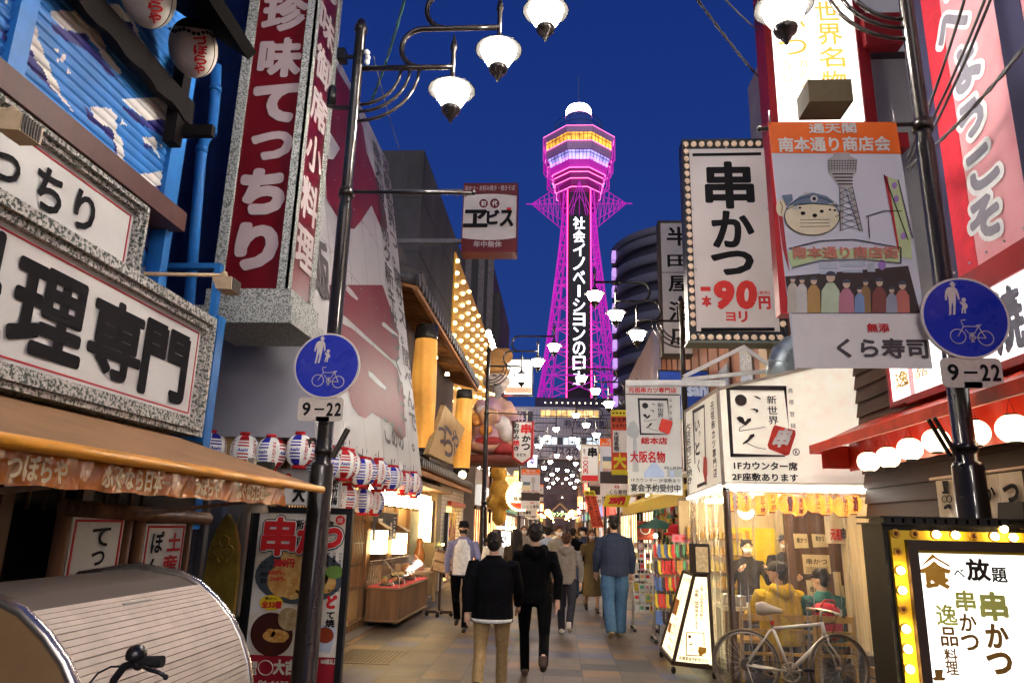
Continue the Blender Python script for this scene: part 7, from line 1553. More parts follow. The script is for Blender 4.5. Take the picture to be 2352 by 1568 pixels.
street_banner('orange topped shopping street banner, pale blue, farther down on the right',33.4,1354,1057,1382,1158)
street_banner('smallest orange topped shopping street banner, far down on the left',38.4,1237,1112,1248,1150)
ylw=mat('banner yellow',(.75,.6,.03),.5); rdb=mat('banner red',(.62,.07,.02),.5)
hang('hanging_banner','red banner with yellow star bands and large yellow character beside the white banner',15.0,1404,941,1440,1090,[rdb,(ylw,0,.9,1,1),(ylw,0,.0,1,.08),(bwh,.1,.34,1.0,.68)],[(ink,'新世界',.05,.8,1,.88,False,.03),(ink,'おみやげ',.05,.71,1,.79,False,.03),(ink,'大阪名物',.14,.36,.5,.66,True,.03),(ylw,'大',.1,.1,.95,.32,False,.08),(ink,'★★★★',.05,.92,.95,.98,False,.0)])
hang('hanging_banner','slanting red flag with yellow head and black characters on the right pavement',13.9,1340,1126,1366,1210,[rdb,(ylw,0,.86,1,1)],[(ink,'名物',.1,.87,.9,.98,False,.03),(ink,'牛ステーキ三五〇円',.5,.02,.98,.84,True,.02),(ink,'まぐろ造り三〇〇円',.04,.02,.46,.84,True,.02)],skew=.25)
hang('hanging_banner','yellow shop flag with red figures below the red banner',14.6,1392,1136,1450,1164,[ylw],[(redink,'297円',.2,.2,.8,.9,False,.05)],skew=-.3)
r,pl,x0,z0,x1,z1=simple_sign('projecting_sign','white skewer price sign with red figures and bulb rim, far down on the right',28,1336,1024,1373,1104,white,mat('bulb rim',(.4,.34,.26),.5),.06)
h_=z1-z0; w=x1-x0; letters(r,ink,[('串',x0+w*.38,z0+h_*.68,x0+w*.97,z0+h_*.97,False,.05,'box'),('全て',x0+w*.08,z0+h_*.75,x0+w*.25,z0+h_*.92,True,.02,'str')],pl,.02); letters(r,redink,[('一〇〇円',x0+w*.08,z0+h_*.2,x0+w*.4,z0+h_*.72,True,.05,'str')],pl,.02,'red_lettering')
MB().slab(pl,x0,z0,x1,z0+h_*.16,.002,.01).build('red_foot',redink,r)
# small white far signs with the sushi name
for y,u0,v0,u1,v1,l in ((32,1192,1172,1232,1182,'small white sign with black characters below the round bulb sign'),(44,1211,1183,1238,1190,'smaller white sign with black characters farther down the left side')):
    r,pl,x0,z0,x1,z1=simple_sign('projecting_sign',l,y,u0,v0-2,u1,v1+2,white,black,.02); letters(r,ink,[('くら寿司',x0+.05,z0+.05,x0+(x1-x0)*.7,z1-.05,False,.03)],pl,.02)
# glowing sign behind the pentagon sign
r,pl,x0,z0,x1,z1=simple_sign('projecting_sign','overbright violet white sign below the pentagon sign',26,1212,1045,1233,1072,glow('violet white sign',(.8,.75,1),3.5),black,.03)
letters(r,mat('violet print',(.1,.05,.3),.5),[('本店',x0+.08,z0+.08,x1-.08,z1-.08,False,.04)],pl,.02)
# marquee in the middle left
r,pl,x0,z0,x1,z1=simple_sign('marquee_sign','small white lit marquee with amber bulb border behind the walkers on the left',16,1145,1220,1172,1292,glow('white marquee face',(1,.97,.92),2.2),black,.02)
letters(r,ink,[('食べ飲み',x0+.03,z0+.1,x0+.2,z1-.08,True,.02,'str')],pl,.02)
for i in range(7): MB().ball(pl.p(x0-.02+i*(x1-x0+.1)/6,z1+.08,.03),.03,8,5).build('bulb',bulb,r)
for i in range(6): MB().ball(pl.p(x1+.09,z1-.02-i*.12,.03),.03,8,5).build('bulb',bulb,r)
# ---------------------------------------------------------------- standing skewer menu on the left
SM=FR(6.8); sm=thing('menu_board','tall black framed skewer menu board behind the left lamp post','menu board',(-2.4,6.8,0))
pts=[SM.px(*ZL(322,402)),SM.px(*ZL(915,405))]; x0,z1=pts[0]; x1=pts[1][0]
MB().slab(SM,x0,.06,x1,z1,-.04,0).build('panel',mat('parchment print',(.6,.5,.36),.55,scale=2,c2=(.74,.7,.64)),sm)
b=MB(); b.ring(SM,x0,.06,x1,z1,.055,-.06,.015); b.build('frame',black,sm)
MB().slab(SM,x0,.06,x1,SM.px(*ZL(600,1385))[1],.002,.004).build('red_band',mat('wine red print',(.28,.012,.025),.5),sm)
def sme(n,u,v,a,c,m_,d): MB(); q=MB(); pe(q,SM,*ZL(u,v),a*.336,c*.336,d,28); q.build(n,m_,sm)
crust=mat('golden fry print',(.5,.22,.05),.6,scale=9,c2=(.66,.42,.14)); slate=mat('slate plate print',(.06,.075,.09),.5); 
sme('plate_print',590,840,305,190,slate,.004); 
for u,v,a,c in ((480,870,110,110),(560,780,70,130),(700,830,90,100),(770,880,70,75)): sme('food_print',u,v,a,c,crust,.006+.0003*(u%7))
for u,v,a,c in ((470,930,70,50),(610,900,80,60),(640,760,60,90),(520,700,60,50),(540,960,60,36),(705,900,60,50)): sme('food_print',u,v,a,c,mat('pale fry print',(.55,.3,.09),.6,scale=25,c2=(.72,.5,.2)),.0068+.0002*(u%7))
for u,v in ((430,1240),(470,1260),(395,1225)): sme('skewer_print',u,v,34,30,mat('crumb print',(.4,.16,.03),.6,scale=40,c2=(.62,.34,.1)),.0094+.0001*(u%7))
sme('greens_print',830,810,60,45,mat('leaf print',(.14,.25,.05),.6),.0085); sme('sauce_print',400,1235,145,150,mat('dark sauce print',(.05,.012,.008),.5),.0065); sme('skewer_print',430,1245,90,45,crust,.009); sme('salad_print',520,1130,75,80,mat('salad print',(.3,.2,.08),.6,scale=12,c2=(.5,.36,.2)),.0095)
q=MB(); pp(q,SM,[ZL(690,1160),ZL(845,1190),ZL(800,1360),ZL(700,1350)],.005); q.build('bowl_print',mat('bowl print',(.45,.5,.6),.5),sm); sme('stew_print',765,1240,60,55,mat('stew print',(.25,.04,.015),.5),.0075)
sme('oval_badge',398,1018,80,52,mat('yellow badge',(.75,.52,.02),.5),.006)
q=MB(); e=MB()
q.gpx('串',SM,*ZL(335,432),*ZL(572,700),.04,.016); q.gpx('か',SM,*ZL(575,470),*ZL(745,690),.055,.016); q.gpx('つ',SM,*ZL(735,505),*ZL(888,650),.08,.016)
o=MB(); o.gpx('串',SM,*ZL(322,418),*ZL(585,714),.1,.0075); o.gpx('か',SM,*ZL(562,456),*ZL(758,704),.11,.0075); o.gpx('つ',SM,*ZL(722,490),*ZL(900,665),.14,.0075); o.build('title_outline',black,sm); q.build('title_lettering',redink,sm)
o=MB(); o.gpx('串',SM,*ZL(329,425),*ZL(578,707),.08,.0112); o.gpx('か',SM,*ZL(568,463),*ZL(752,697),.088,.0112); o.gpx('つ',SM,*ZL(729,498),*ZL(894,657),.115,.0112); o.build('title_outline',white,sm)
q=MB(); px_line(q,'アサヒ',SM,*ZL(322,733),*ZL(388,755),w=.02,d=.012); px_line(q,'生ビール',SM,*ZL(322,760),*ZL(410,782),w=.02,d=.012); px_line(q,'焼酎',SM,*ZL(325,808),*ZL(378,838),w=.02,d=.012); px_line(q,'酒あて',SM,*ZL(325,852),*ZL(392,885),w=.02,d=.012); px_line(q,'新世界名物',SM,*ZL(572,452),*ZL(825,510),w=.03,d=.008); px_line(q,'串かつ',SM,*ZL(358,978),*ZL(438,1000),w=.03,d=.012); px_line(q,'て焼',SM,*ZL(770,1075),*ZL(835,1185),True,.05,.012,'str'); px_line(q,'おすすめ',SM,*ZL(785,925),*ZL(868,945),w=.03,d=.012)
for u,t in ((855,'ソースの'),(815,'二度漬け'),(775,'お断り!!')): px_line(q,t,SM,*ZL(u,675),*ZL(u+26,770),True,.03,.012,'str')
q.build('lettering',ink,sm)
q=MB(); px_line(q,'380円',SM,*ZL(415,712),*ZL(560,778),w=.05,d=.012); px_line(q,'280円~',SM,*ZL(380,795),*ZL(492,830),w=.04,d=.012); px_line(q,'200円~',SM,*ZL(392,838),*ZL(502,872),w=.04,d=.012); px_line(q,'全33種',SM,*ZL(335,1005),*ZL(470,1055),w=.05,d=.012); px_line(q,'ど',SM,*ZL(770,965),*ZL(845,1060),w=.08,d=.012); pe(q,SM,*ZL(870,455),11,11,.008); q.build('red_lettering',redink,sm)
q=MB(); px_line(q,'酒処',SM,*ZL(255,1415),*ZL(305,1510),True,.04,.012,'str'); px_line(q,'大吉',SM,*ZL(415,1405),*ZL(570,1510),w=.05,d=.012); px_line(q,'160席以上',SM,*ZL(735,1400),*ZL(845,1438),w=.03,d=.012); px_line(q,'06-6633',SM,*ZL(310,1545),*ZL(520,1580),w=.05,d=.012); px_line(q,'大吉',SM,*ZL(852,438),*ZL(888,474),w=.02,d=.012); q.tube([SM.p(*SM.px(*ZL(360+50*cos(t*PI/10),1462+50*sin(t*PI/10))),.01) for t in range(20)],.005,4,closed=True); q.build('white_lettering',mat('cream lettering',(.6,.55,.48),.5),sm)
# ---------------------------------------------------------------- roll top cart
rc=thing('roll_top_cart','large rounded roll top metal cart with ribbed shutter and tan end panels','cart',(-2.0,3.1,0))
prof=[(-2.75,.9),(-2.7,1.2),(-2.5,1.4),(-2.2,1.45),(-1.97,1.42),(-1.86,1.375),(-1.76,1.30),(-1.68,1.22),(-1.62,1.13),(-1.57,1.02),(-1.54,.9),(-1.53,.5)]
prof=[(x+.04,z-.01) for x,z in prof]
Y0,Y1=2.47,3.74
tanp=mat('tan end panel',(.22,.135,.065),.5,var=.12,scale=2); gtop=mat('grey brown lid',(.12,.095,.08),.6,var=.12,scale=4)
for y0,y1 in ((Y0,Y0+.03),(Y1-.03,Y1)):
    P=prof+[(-1.5,.0),(-2.7,.0)]; MB().prism(FR(y1),[(x,z) for x,z in P],0,y1-y0).build('end_panel',tanp,rc)
    MB().tube([V((x,(y0+y1)/2,z+.008)) for x,z in prof[1:]],.022,8).build('edge_trim',mat('polished trim',(.6,.55,.5),.25,.9),rc)
b=MB(); top=prof[2:6]; fr_=prof[5:]
for (xa,za),(xb,zb_) in zip(top,top[1:]): b.poly([V((xa,Y0,za)),V((xb,Y0,zb_)),V((xb,Y1,zb_)),V((xa,Y1,za))])
b.build('lid',gtop,rc)
b=MB(); dense=[]
for (xa,za),(xb,zb_) in zip(fr_,fr_[1:]):
    n=max(2,int(math.hypot(xb-xa,zb_-za)/.024))
    for i in range(n): dense.append((xa+(xb-xa)*i/n,za+(zb_-za)*i/n))
for (xa,za),(xb,zb_) in zip(dense,dense[1:]):
    dx,dz=xb-xa,zb_-za; L_=math.hypot(dx,dz); nx,nz=-dz/L_*-1,dx/L_*-1; g=.06
    A_=(xa+dx*g,za+dz*g); B_=(xb-dx*g,zb_-dz*g)
    b.hexa([V((A_[0]-nx*.012,Y0+.03,A_[1]-nz*.012)),V((B_[0]-nx*.012,Y0+.03,B_[1]-nz*.012)),V((B_[0]-nx*.012,Y1-.03,B_[1]-nz*.012)),V((A_[0]-nx*.012,Y1-.03,A_[1]-nz*.012)),V((A_[0]+nx*.004,Y0+.03,A_[1]+nz*.004)),V((B_[0]+nx*.004,Y0+.03,B_[1]+nz*.004)),V((B_[0]+nx*.004,Y1-.03,B_[1]+nz*.004)),V((A_[0]+nx*.004,Y1-.03,A_[1]+nz*.004))])
o=b.build('roll_shutter',mat('scuffed aluminium slats',(.62,.52,.43),.55,.1,scale=7,var=.14),rc)
b=MB()
for (xa,za),(xb,zb_) in zip(fr_,fr_[1:]): b.poly([V((xa-.015,Y0,za-.015)),V((xb-.015,Y0,zb_-.015)),V((xb-.015,Y1,zb_-.015)),V((xa-.015,Y1,za-.015))])
b.build('shutter_backing',mat('slat gap dark',(.12,.085,.06),.8),rc)
MB().box((-1.83,3.0,1.345),(-1.77,3.2,1.352)).build('catch',steel,rc)
# dark handlebar in front
hbk=thing('dark_bicycle','black bicycle handlebar with bell and brake lever in front of the roll top cart','bicycle',(-1.35,2.2,0)); hp=lambda u,v,y=2.2: PY(u,v,y)
b=MB(); b.tube([hp(250,1600),hp(262,1560),hp(285,1530),hp(310,1520),hp(335,1519)],.0115,10); b.tube([hp(250,1600),hp(240,1650)],.013,10); b.build('handlebar',black,hbk)
MB().tube([hp(318,1519),hp(345,1519),hp(374,1518)],.0165,12).build('grip',rubber,hbk)
b=MB(); b.tube([hp(325,1528,2.17),hp(345,1538,2.15),hp(365,1543,2.15),hp(381,1553,2.15)],.006,8); b.ball(hp(318,1524),.018,8,6); b.ball(hp(381,1554,2.15),.008,8,6); b.build('brake_lever',black,hbk)
MB().lathe(hp(313,1503),[(.028,-.012),(.03,0),(.028,.012),(.018,.024),(0,.028)],14).build('bell',mat('black bell',(.015,.015,.015),.25,coat=.6),hbk)
b=MB(); b.tube([hp(200,1575),hp(225,1545),hp(255,1530),hp(290,1529),hp(318,1535)],.003,6); b.build('cable',black,hbk)
b=MB(); b.tube([hp(240,1650),V((-1.3,2.25,.75)),V((-1.3,2.6,.35)),V((-1.3,1.9,.3))],.015,8); b.tube([V((-1.3,2.25+.33*cos(t*PI/16),.34+.33*sin(t*PI/16))) for t in range(32)],.016,6,closed=True); b.build('frame',black,hbk)
# ---------------------------------------------------------------- overhead cables
cabm=mat('cable sheath',(.12,.13,.13),.5); cabg=mat('cable green',(.05,.14,.12),.5)
def cable(label,P,r_,m_,sag=0,tw=False):
    n=24; pts=[]; A_,B_=V(P[0]),V(P[1])
    for i in range(n+1): t=i/n; pts.append(A_.lerp(B_,t)+V((0,0,-sag*4*t*(1-t))))
    b=MB()
    if tw:
        for ph in (0,PI): b.tube([p_+V((0,cos(i*1.3+ph),sin(i*1.3+ph)))*r_ for i,p_ in enumerate(pts)],r_,5)
    else: b.tube(pts,r_,6)
    tag(b.build('overhead_cable',m_),label,'cable','overhead cables')
cable('thin cable crossing left of the tall glowing sign, lower one',(PY(1740,175,9.2),PY(1560,-60,7)),.012,cabm,.05,True)
cable('thin cable crossing left of the tall glowing sign, upper one',(PY(1740,70,9.2),PY(1630,-40,7)),.01,cabm,.03)
for i,(a,c) in enumerate((((2085,360),(2215,0)),((2088,372),(2262,0)),((2090,392),(2275,0)),((2085,385),(2352,110)))): cable('cable rising from the right lamp post, '+('leftmost','second from left','third from left','lowest')[i],(PY(*a,6.2),PY(*c,4.6)),.011,cabm,.06,i==3)
cable('green cable beside the left lamp post top',(PY(850,240,8),PY(935,-20,6.5)),.013,cabg,.12,True)
cable('thin wire falling from the left lamp post to the roofs',(PY(858,130,6.3),PY(925,360,16)),.006,cabm,.1)
for k,(y,z) in enumerate(((30,6.5),(44,6.6),(60,6.4))): cable('wire spanning the street between lamp posts, '+('nearest','middle','farthest')[k],((-4,y,z),(4,y+3,z+.4)),.02,black,.3)
rnS=random.Random(21)
for i in range(22):
    side=-1 if i%2 else 1; y=31+i*4.3; z=rnS.uniform(2.8,5.4); w=rnS.uniform(.45,.9); h_=rnS.uniform(.7,1.9); x=side*3.25-(0 if side<0 else w)+(0 if side>0 else 0); c,cn=rnS.choice((((1,.8,.5),'cream'),((1,.35,.12),'orange'),((1,.95,.85),'white'),((1,.7,.15),'yellow'),((.9,.15,.1),'red')))
    r=signbox('projecting_sign','%s lit projecting sign, %s along the %s row of shop houses'%(cn,ORD[i//2],'left' if side<0 else 'right'),'sign',FR(y),x,z,x+w,z+h_,.18,glow('far sign %s'%cn,c,2.2,.5,2.5),black,.03,'lit signs projecting from the far shop houses')
    MB().slab(FR(y),x,z,x+w,z+h_*.18,.004,.012).build('foot_band',redink if cn!='red' else white,r)
# ---------------------------------------------------------------- far end of the street
fb=thing('far_dark_building','dark brown building closing the far end of the street','building',(0,430,0)); b=MB(); b.box((-60,430,0),(60,450,26)); b.box((-16,429,26),(14,440,34)); b.build('wall',mat('far brown wall',(.16,.1,.09),.9,scale=.1,var=.4),fb)
b=MB()
for x,z in ((2,26),(2,18),(2,10),(-3,4),(6,5)): MB().ball((x,428,z),.4,8,6).build('lamp',glow('far lamp',(1,.9,.75),8),fb)
gt=thing('arch_gate','far arch gate with green and amber lit lettering','gate',(.5,260,0)); b=MB(); b.bar((-5,260,0),(-5,260,5),.5); b.bar((6,260,0),(6,260,5),.5); b.bar((-5,260,4.5),(.5,260,9.5),.5); b.bar((6,260,4.5),(.5,260,9.5),.5); b.bar((-5,260,4.6),(6,260,4.6),.5); b.build('arch',mat('gate brown',(.2,.1,.05),.6,emit=(1,.5,.2),es=.2),gt); letters(gt,glow('green gate letters',(.6,1,.3),2.5),[('ジャンジャン',-3.5,5.0,4.5,6.8,False,.02)],FR(259.6),.02)
yl=glow('sodium lamp',(1,.48,.07),45); wlm=glow('row lantern',(1,.85,.7),5)
for side in (-1,1):
    for i in range(9):
        y=128+i*14; x=side*2.1+.2; r=thing('amber_lamp','amber street lamp, '+('first','second','third','fourth','fifth','sixth','seventh','eighth','ninth')[i]+' of the far '+('left' if side<0 else 'right')+' row','street lamp',(x,y,0),'amber lamps at the far end of the street')
        MB().ball((x,y,4.0),.5-.03*i,8,6).build('globe',yl,r); MB().bar((x,y,0),(x,y,4),.1).build('pole',black,r)
    for i in range(8):
        y=118+i*7; o=MB().ball((side*3.2,y,3.5+.02*i),(.24,.24,.28),8,6).build('row_lantern',wlm); tag(o,'white lantern, '+('first','second','third','fourth','fifth','sixth','seventh','eighth')[i]+' of the far '+('left' if side<0 else 'right')+' lantern row','lantern','white lanterns at the far end of the street')
# apartment tower with curved balconies
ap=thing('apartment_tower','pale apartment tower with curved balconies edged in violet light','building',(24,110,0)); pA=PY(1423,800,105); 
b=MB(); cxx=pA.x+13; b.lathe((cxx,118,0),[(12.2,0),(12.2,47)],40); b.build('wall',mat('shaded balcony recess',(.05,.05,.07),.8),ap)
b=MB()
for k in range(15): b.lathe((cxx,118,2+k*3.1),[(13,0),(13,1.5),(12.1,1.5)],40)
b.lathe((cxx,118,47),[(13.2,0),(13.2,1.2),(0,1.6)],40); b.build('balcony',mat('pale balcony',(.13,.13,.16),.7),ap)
b=MB()
for k in range(15): b.box((cxx-13.25,114,2+k*3.1),(cxx-12.6,116,3.5+k*3.1))
b.build('lit_edge',glow('violet edge light',(.6,.35,.9),.45),ap)
for k,z in ((3,21.5),(5,12.2)): MB().box((cxx-9+k,106.5,z),(cxx-6.6+k,107.5,z+1)).build('lit_window',glow('lit flat window',(.9,1,.6),1.6),ap)
# ================================================================ people
skin=mat('skin',(.55,.33,.23),.5,var=.06,scale=20); hairm=mat('dark hair',(.014,.01,.009),.5,scale=60,var=.5,bump=.5); hairb=mat('brown hair',(.06,.025,.014),.5,scale=60,var=.5,bump=.5)
maskm=mat('white mask',(.72,.72,.72),.7); maskb=mat('black mask',(.015,.015,.017),.7); shoem=mat('dark shoe',(.02,.018,.018),.5); shoew=mat('pale shoe',(.6,.56,.52),.6)
def cl_(name,c,b=.25,sc=25): return mat(name,c,.85,var=.22,scale=sc,bump=b,spec=.04)
class PB(MB):
    pass
def xf(loc,yaw):
    c,s_=cos(yaw),sin(yaw); L=V(loc); return lambda x,y,z: L+V((c*x-s_*y,s_*x+c*y,z))
def person(label,loc,yaw,H,top,bottom,hair,step=.0,flip=1,arms=((.12,.2),(-.12,.2)),mask=None,cap=None,shoe=None,seated=False,wide=1.,hairlen=0,skirt=False,vox=.013,lean=0.,topz=.0,pantw=1.,hood=False,extra=None,turn=0.,coat_open=None,bag=None,bend=None):
    k=H/1.72; T0=xf(loc,yaw); T=lambda x,y,z: T0(x*k,(y+lean*max(0,z-.9))*k,z*k)
    r=thing('person',label,'person',loc)
    hz=.46 if seated else .9; dz=hz-.9
    Tt=lambda x,y,z: T(x,y,z+dz)     # upper body
    # legs
    def legp(sx,ph):
        if seated: return [(sx*.09,0,hz+.03),(sx*.11,.42,hz+.05),(sx*.11,.40,.08)]
        a=ph*.62; hipx=sx*(.1+.02*abs(ph)); kx=(hipx,.44*sin(a),hz-.43*cos(a)); kb=a-(1.25*abs(step) if ph<0 else .05)
        an=(hipx*.9,kx[1]+.42*sin(kb),kx[2]-.42*cos(kb)); return [(hipx,0,hz),kx,an]
    legs=[legp(-1,step*flip),legp(1,-step*flip)]
    if not seated:
        low=min(l[2][2] for l in legs); sh=.085-low; legs=[[(x,y,z+sh) for x,y,z in l] for l in legs]; hz+=sh; dz+=sh
    elb=[]
    for i,sx in enumerate((-1,1)):
        sw,bd=arms[i]; s0=(sx*.185*wide**.5,0,1.385); e=(sx*(.235+.03*wide),.27*sin(sw),1.385-.28*cos(sw)); w=(sx*(.225+.03*wide-(.06 if bd>.8 else 0)),e[1]+.25*sin(sw+bd),e[2]-.25*cos(sw+bd)); elb.append((s0,e,w))
    if bend: elb=bend
    hc=(0,.015,1.60); ct,st_=cos(turn),sin(turn); HT=lambda x,y,z: Tt(hc[0]+ct*x-st_*y,hc[1]+st_*x+ct*y,hc[2]+z)
    b=MB(); b.tube([Tt(0,0,1.36),Tt(0,.005,1.45),Tt(0,.015,1.54)],[.07*k,.056*k,.052*k],12)
    rot=Matrix.Rotation(yaw+turn,3,'Z')
    b.ball(HT(0,0,.012),(.077*k,.094*k,.108*k),18,13,rot=rot); b.ball(HT(0,.03,-.058),(.057*k,.062*k,.06*k),14,10,rot=rot)
    b.tube([HT(0,.09,.015),HT(0,.112,-.018)],[.011*k,.017*k],8)
    for sx in (-1,1): b.ball(HT(sx*.079,-.005,-.01),(.012*k,.02*k,.03*k),8,6,rot=rot)
    b.tube([Tt(0,0,.9),Tt(0,0,1.15),Tt(0,0,1.36)],[.1*k,.1*k,.085*k],12)
    for l in legs: b.tube([T(*p_) for p_ in l],[.07*k,.05*k,.038*k],10)
    for s0,e,w in elb: b.tube([Tt(*s0),Tt(*e),Tt(*w)],[.045*k,.036*k,.026*k],10)
    q=remesh(b,vox*k,None,None,None,2)
    for i,(s0,e,w) in enumerate(elb):    # hands: palm, four curled fingers and a thumb
        W_,E_=Tt(*w),Tt(*e); d=(W_-E_).normalized(); sx=(-1,1)[i]; inn=(T0(-sx,0,0)-T0(0,0,0)).normalized(); fw=(T0(0,1,0)-T0(0,0,0)).normalized(); fw=(fw-d*fw.dot(d)).normalized() if abs(fw.dot(d))<.95 else V((0,0,1))
        q.tube([W_-d*.02,W_+d*.03,W_+d*.085*k],[.024*k,.03*k,.03*k],10,flat=1)
        for j in range(4):
            o_=fw*(.027-.018*j)*k; L_=(.062,.072,.068,.052)[j]*k; a=W_+d*.08*k+o_; q.tube([a,a+d*L_*.5+inn*.008,a+d*L_*.85+inn*.022],[.0095*k,.009*k,.007*k],7)
        a=W_+d*.03*k+fw*.028*k; q.tube([a,a+fw*.022*k+d*.03*k+inn*.008,a+fw*.018*k+d*.06*k+inn*.016],[.012*k,.011*k,.008*k],7)
    q.build('body',skin,r)
    b=MB()
    for sx in (-1,1): b.ball(HT(sx*.031,.083,.022),(.011*k,.007*k,.006*k),8,6,rot=rot); b.tube([HT(sx*.018,.093,.042),HT(sx*.045,.082,.044)],.0035*k,5)
    b.tube([HT(-.022,.088,-.062),HT(0,.094,-.061),HT(.022,.088,-.062)],.004*k,5); b.build('face_features',mat('face dark',(.03,.015,.012),.6),r)
    # hair
    b=MB(); b.ball(HT(0,-.014,.038),(.086*k,.1*k,.094*k),16,11,rot=rot); b.ball(HT(0,-.045,-.005),(.08*k,.065*k,.085*k),14,10,rot=rot)
    for j in range(9): a=random.uniform(0,6.3); b.ball(HT(.055*cos(a),-.02+.06*sin(a),.095+random.uniform(-.02,.015)),.03*k,8,6)
    rh=random.Random(len(label)*7)
    for j in range(46):
        a=rh.uniform(0,2*PI); e_=rh.uniform(-.35,1.45); d=V((cos(a)*cos(e_),sin(a)*cos(e_)-.25,sin(e_)+.1)).normalized()
        if d.y>.45 and d.z<.5: continue
        p0=V((d.x*.078,-.016+d.y*.092,.036+d.z*.085)); p1=p0+d*rh.uniform(.012,.03)+V((rh.uniform(-.02,.02),rh.uniform(-.02,.02),-.02)); b.tube([HT(*(p0*.85)),HT(*p0),HT(*p1)],[.02*k,.017*k,.007*k],6)
    if hairlen:
        b.tube([HT(0,-.05,.02),HT(0,-.075,-.1),HT(0,-.085,-.1-hairlen)],[.085*k,.09*k,.07*k],12)
        for sx in (-1,1): b.tube([HT(sx*.07,.0,.03),HT(sx*.085,.0,-.08),HT(sx*.085,.01,-.08-hairlen*.9)],[.03*k,.035*k,.03*k],8)
    remesh(b,max(.0085,vox*.75)*k,'hair',hair,r,1)
    if mask:
        b=MB(); vs=[]
        for i in range(9):
            for j in range(6):
                a=(i-4)*.29; z=-.008-.085*j/5; rr=.103-.012*abs(j-2)+(.012 if i==4 and j<3 else 0); vs.append(HT(sin(a)*.082*(1-.06*j),max(-.02,cos(a)*rr+.006),z))
        b.add(vs,[(i*6+j,(i+1)*6+j,(i+1)*6+j+1,i*6+j+1) for i in range(8) for j in range(5)],0,True); b.build('face_mask',mask,r)
    if cap:
        b=MB(); b.ball(HT(0,-.008,.05),(.092*k,.106*k,.085*k),16,10,rot=rot); b.tube([HT(0,.07,.055),HT(0,.13,.045),HT(0,.165,.035)],[.07*k,.065*k,.05*k],12,flat=1); 
        remesh((lambda m:(m.ball(HT(0,-.008,.055),(.091*k,.106*k,.083*k),16,10,rot=rot),[m.ball(HT(x,.1+.03*(1-abs(x)/.06),.045-.01*abs(x)/.06),(.03*k,.05*k,.009*k),10,6,rot=rot) for x in (-.05,-.025,0,.025,.05)],m)[2])(MB()),.012*k,'cap',cap,r,1)
    # top
    tb_=.84+topz; b=MB(); n=14; rings=[]
    for z,rx,ry,yo in ((tb_,.172*wide,.128*wide,0),(tb_+.06,.176*wide,.132*wide,0),(1.0,.168*wide,.122*wide,0),(1.12,.17*wide,.122*wide,-.005),(1.27,.19*wide**.7,.128,-.01),(1.37,.185,.112,-.012),(1.43,.125,.088,-.005),(1.47,.068,.062,.0)):
        rings.append([Tt(rx*cos(2*PI*j/n),yo+ry*sin(2*PI*j/n),z) for j in range(n)])
    loft(b,rings)
    for s0,e,w in elb:
        E_,W_=V(e),V(w); cu_=W_-(W_-E_)*.06; b.tube([Tt(s0[0]*.86,0,s0[2]-.012),Tt(*s0),Tt(*e),Tt(*cu_)],[.065*k,.064*k*wide**.4,.055*k*wide**.5,.044*k*wide**.4],12)
        mid=(V(s0)+E_)/2; b.ball(Tt(*(mid+V((0,-.012,0)))),.057*k*wide**.5,10,7); b.ball(Tt(*(E_+V((0,0,-.02)))),.054*k*wide**.4,10,7)
    rr=random.Random(len(label))
    for j in range(10):
        a=rr.uniform(0,2*PI); z=rr.uniform(tb_+.05,1.28); b.tube([Tt(.15*wide*cos(a),.112*wide*sin(a),z),Tt(.155*wide*cos(a+.35),.115*wide*sin(a+.35),z-.09)],[.024*k,.018*k],7)
    if hood: b.tube([Tt(-.11,-.02,1.45),Tt(-.07,-.1,1.42),Tt(0,-.13,1.38),Tt(.07,-.1,1.42),Tt(.11,-.02,1.45)],[.05*k,.06*k,.068*k,.06*k,.05*k],12)
    else: b.tube([Tt(.07*cos(t*PI/6),-.005+.066*sin(t*PI/6),1.455) for t in range(12)],.022*k,7,closed=True)
    remesh(b,vox*k,'jacket' if not skirt else 'dress_top',top,r,3)
    # bottom
    b=MB()
    if skirt:
        loft(b,[[T(rx*cos(2*PI*j/n),ry*sin(2*PI*j/n)+yo,z) for j in range(n)] for z,rx,ry,yo in ((.34,.21,.16,.02),(.6,.19,.15,.01),(.9,.175,.13,0),(1.02,.16,.12,0))])
    else:
        b.ball(T(0,0,hz+.03),(.165*k*wide**.3,.118*k,.13*k),16,10,rot=Matrix.Rotation(yaw,3,'Z'))
        for l in legs:
            h_,kn,an=[V(p_) for p_ in l]; b.tube([T(*(h_+V((0,0,.02)))),T(*h_.lerp(kn,.5)),T(*kn),T(*kn.lerp(an,.5)),T(*(an+V((0,0,-.03))))],[.1*k,.09*k*pantw,.068*k*pantw,.066*k*pantw,.06*k*pantw],12)
            b.ball(T(*(kn+V((0,.02,-.04)))),.06*k*pantw,8,6); b.tube([T(*(an+V((-.05,.02,.02)))),T(*(an+V((.05,.0,.03))))],.028*k*pantw,7)
    remesh(b,vox*k,'skirt' if skirt else 'trousers',bottom,r,3)
    for l in legs:
        a=V(l[2]); pt=.3 if a.z>.1 else 0; b=MB(); b.tube([T(a.x,a.y-.055,a.z-.035+pt*.1),T(a.x,a.y+.03,a.z-.045),T(a.x,a.y+.13,a.z-.06-pt*.1),T(a.x,a.y+.18,a.z-.065-pt*.15)],[.04*k,.044*k,.04*k,.022*k],10,flat=.95); b.tube([T(a.x,a.y-.03,a.z-.03),T(a.x,a.y-.01,a.z+.06)],[.045*k,.042*k],10)
        remesh(b,.012*k,'shoe',shoe or shoem,r,1)
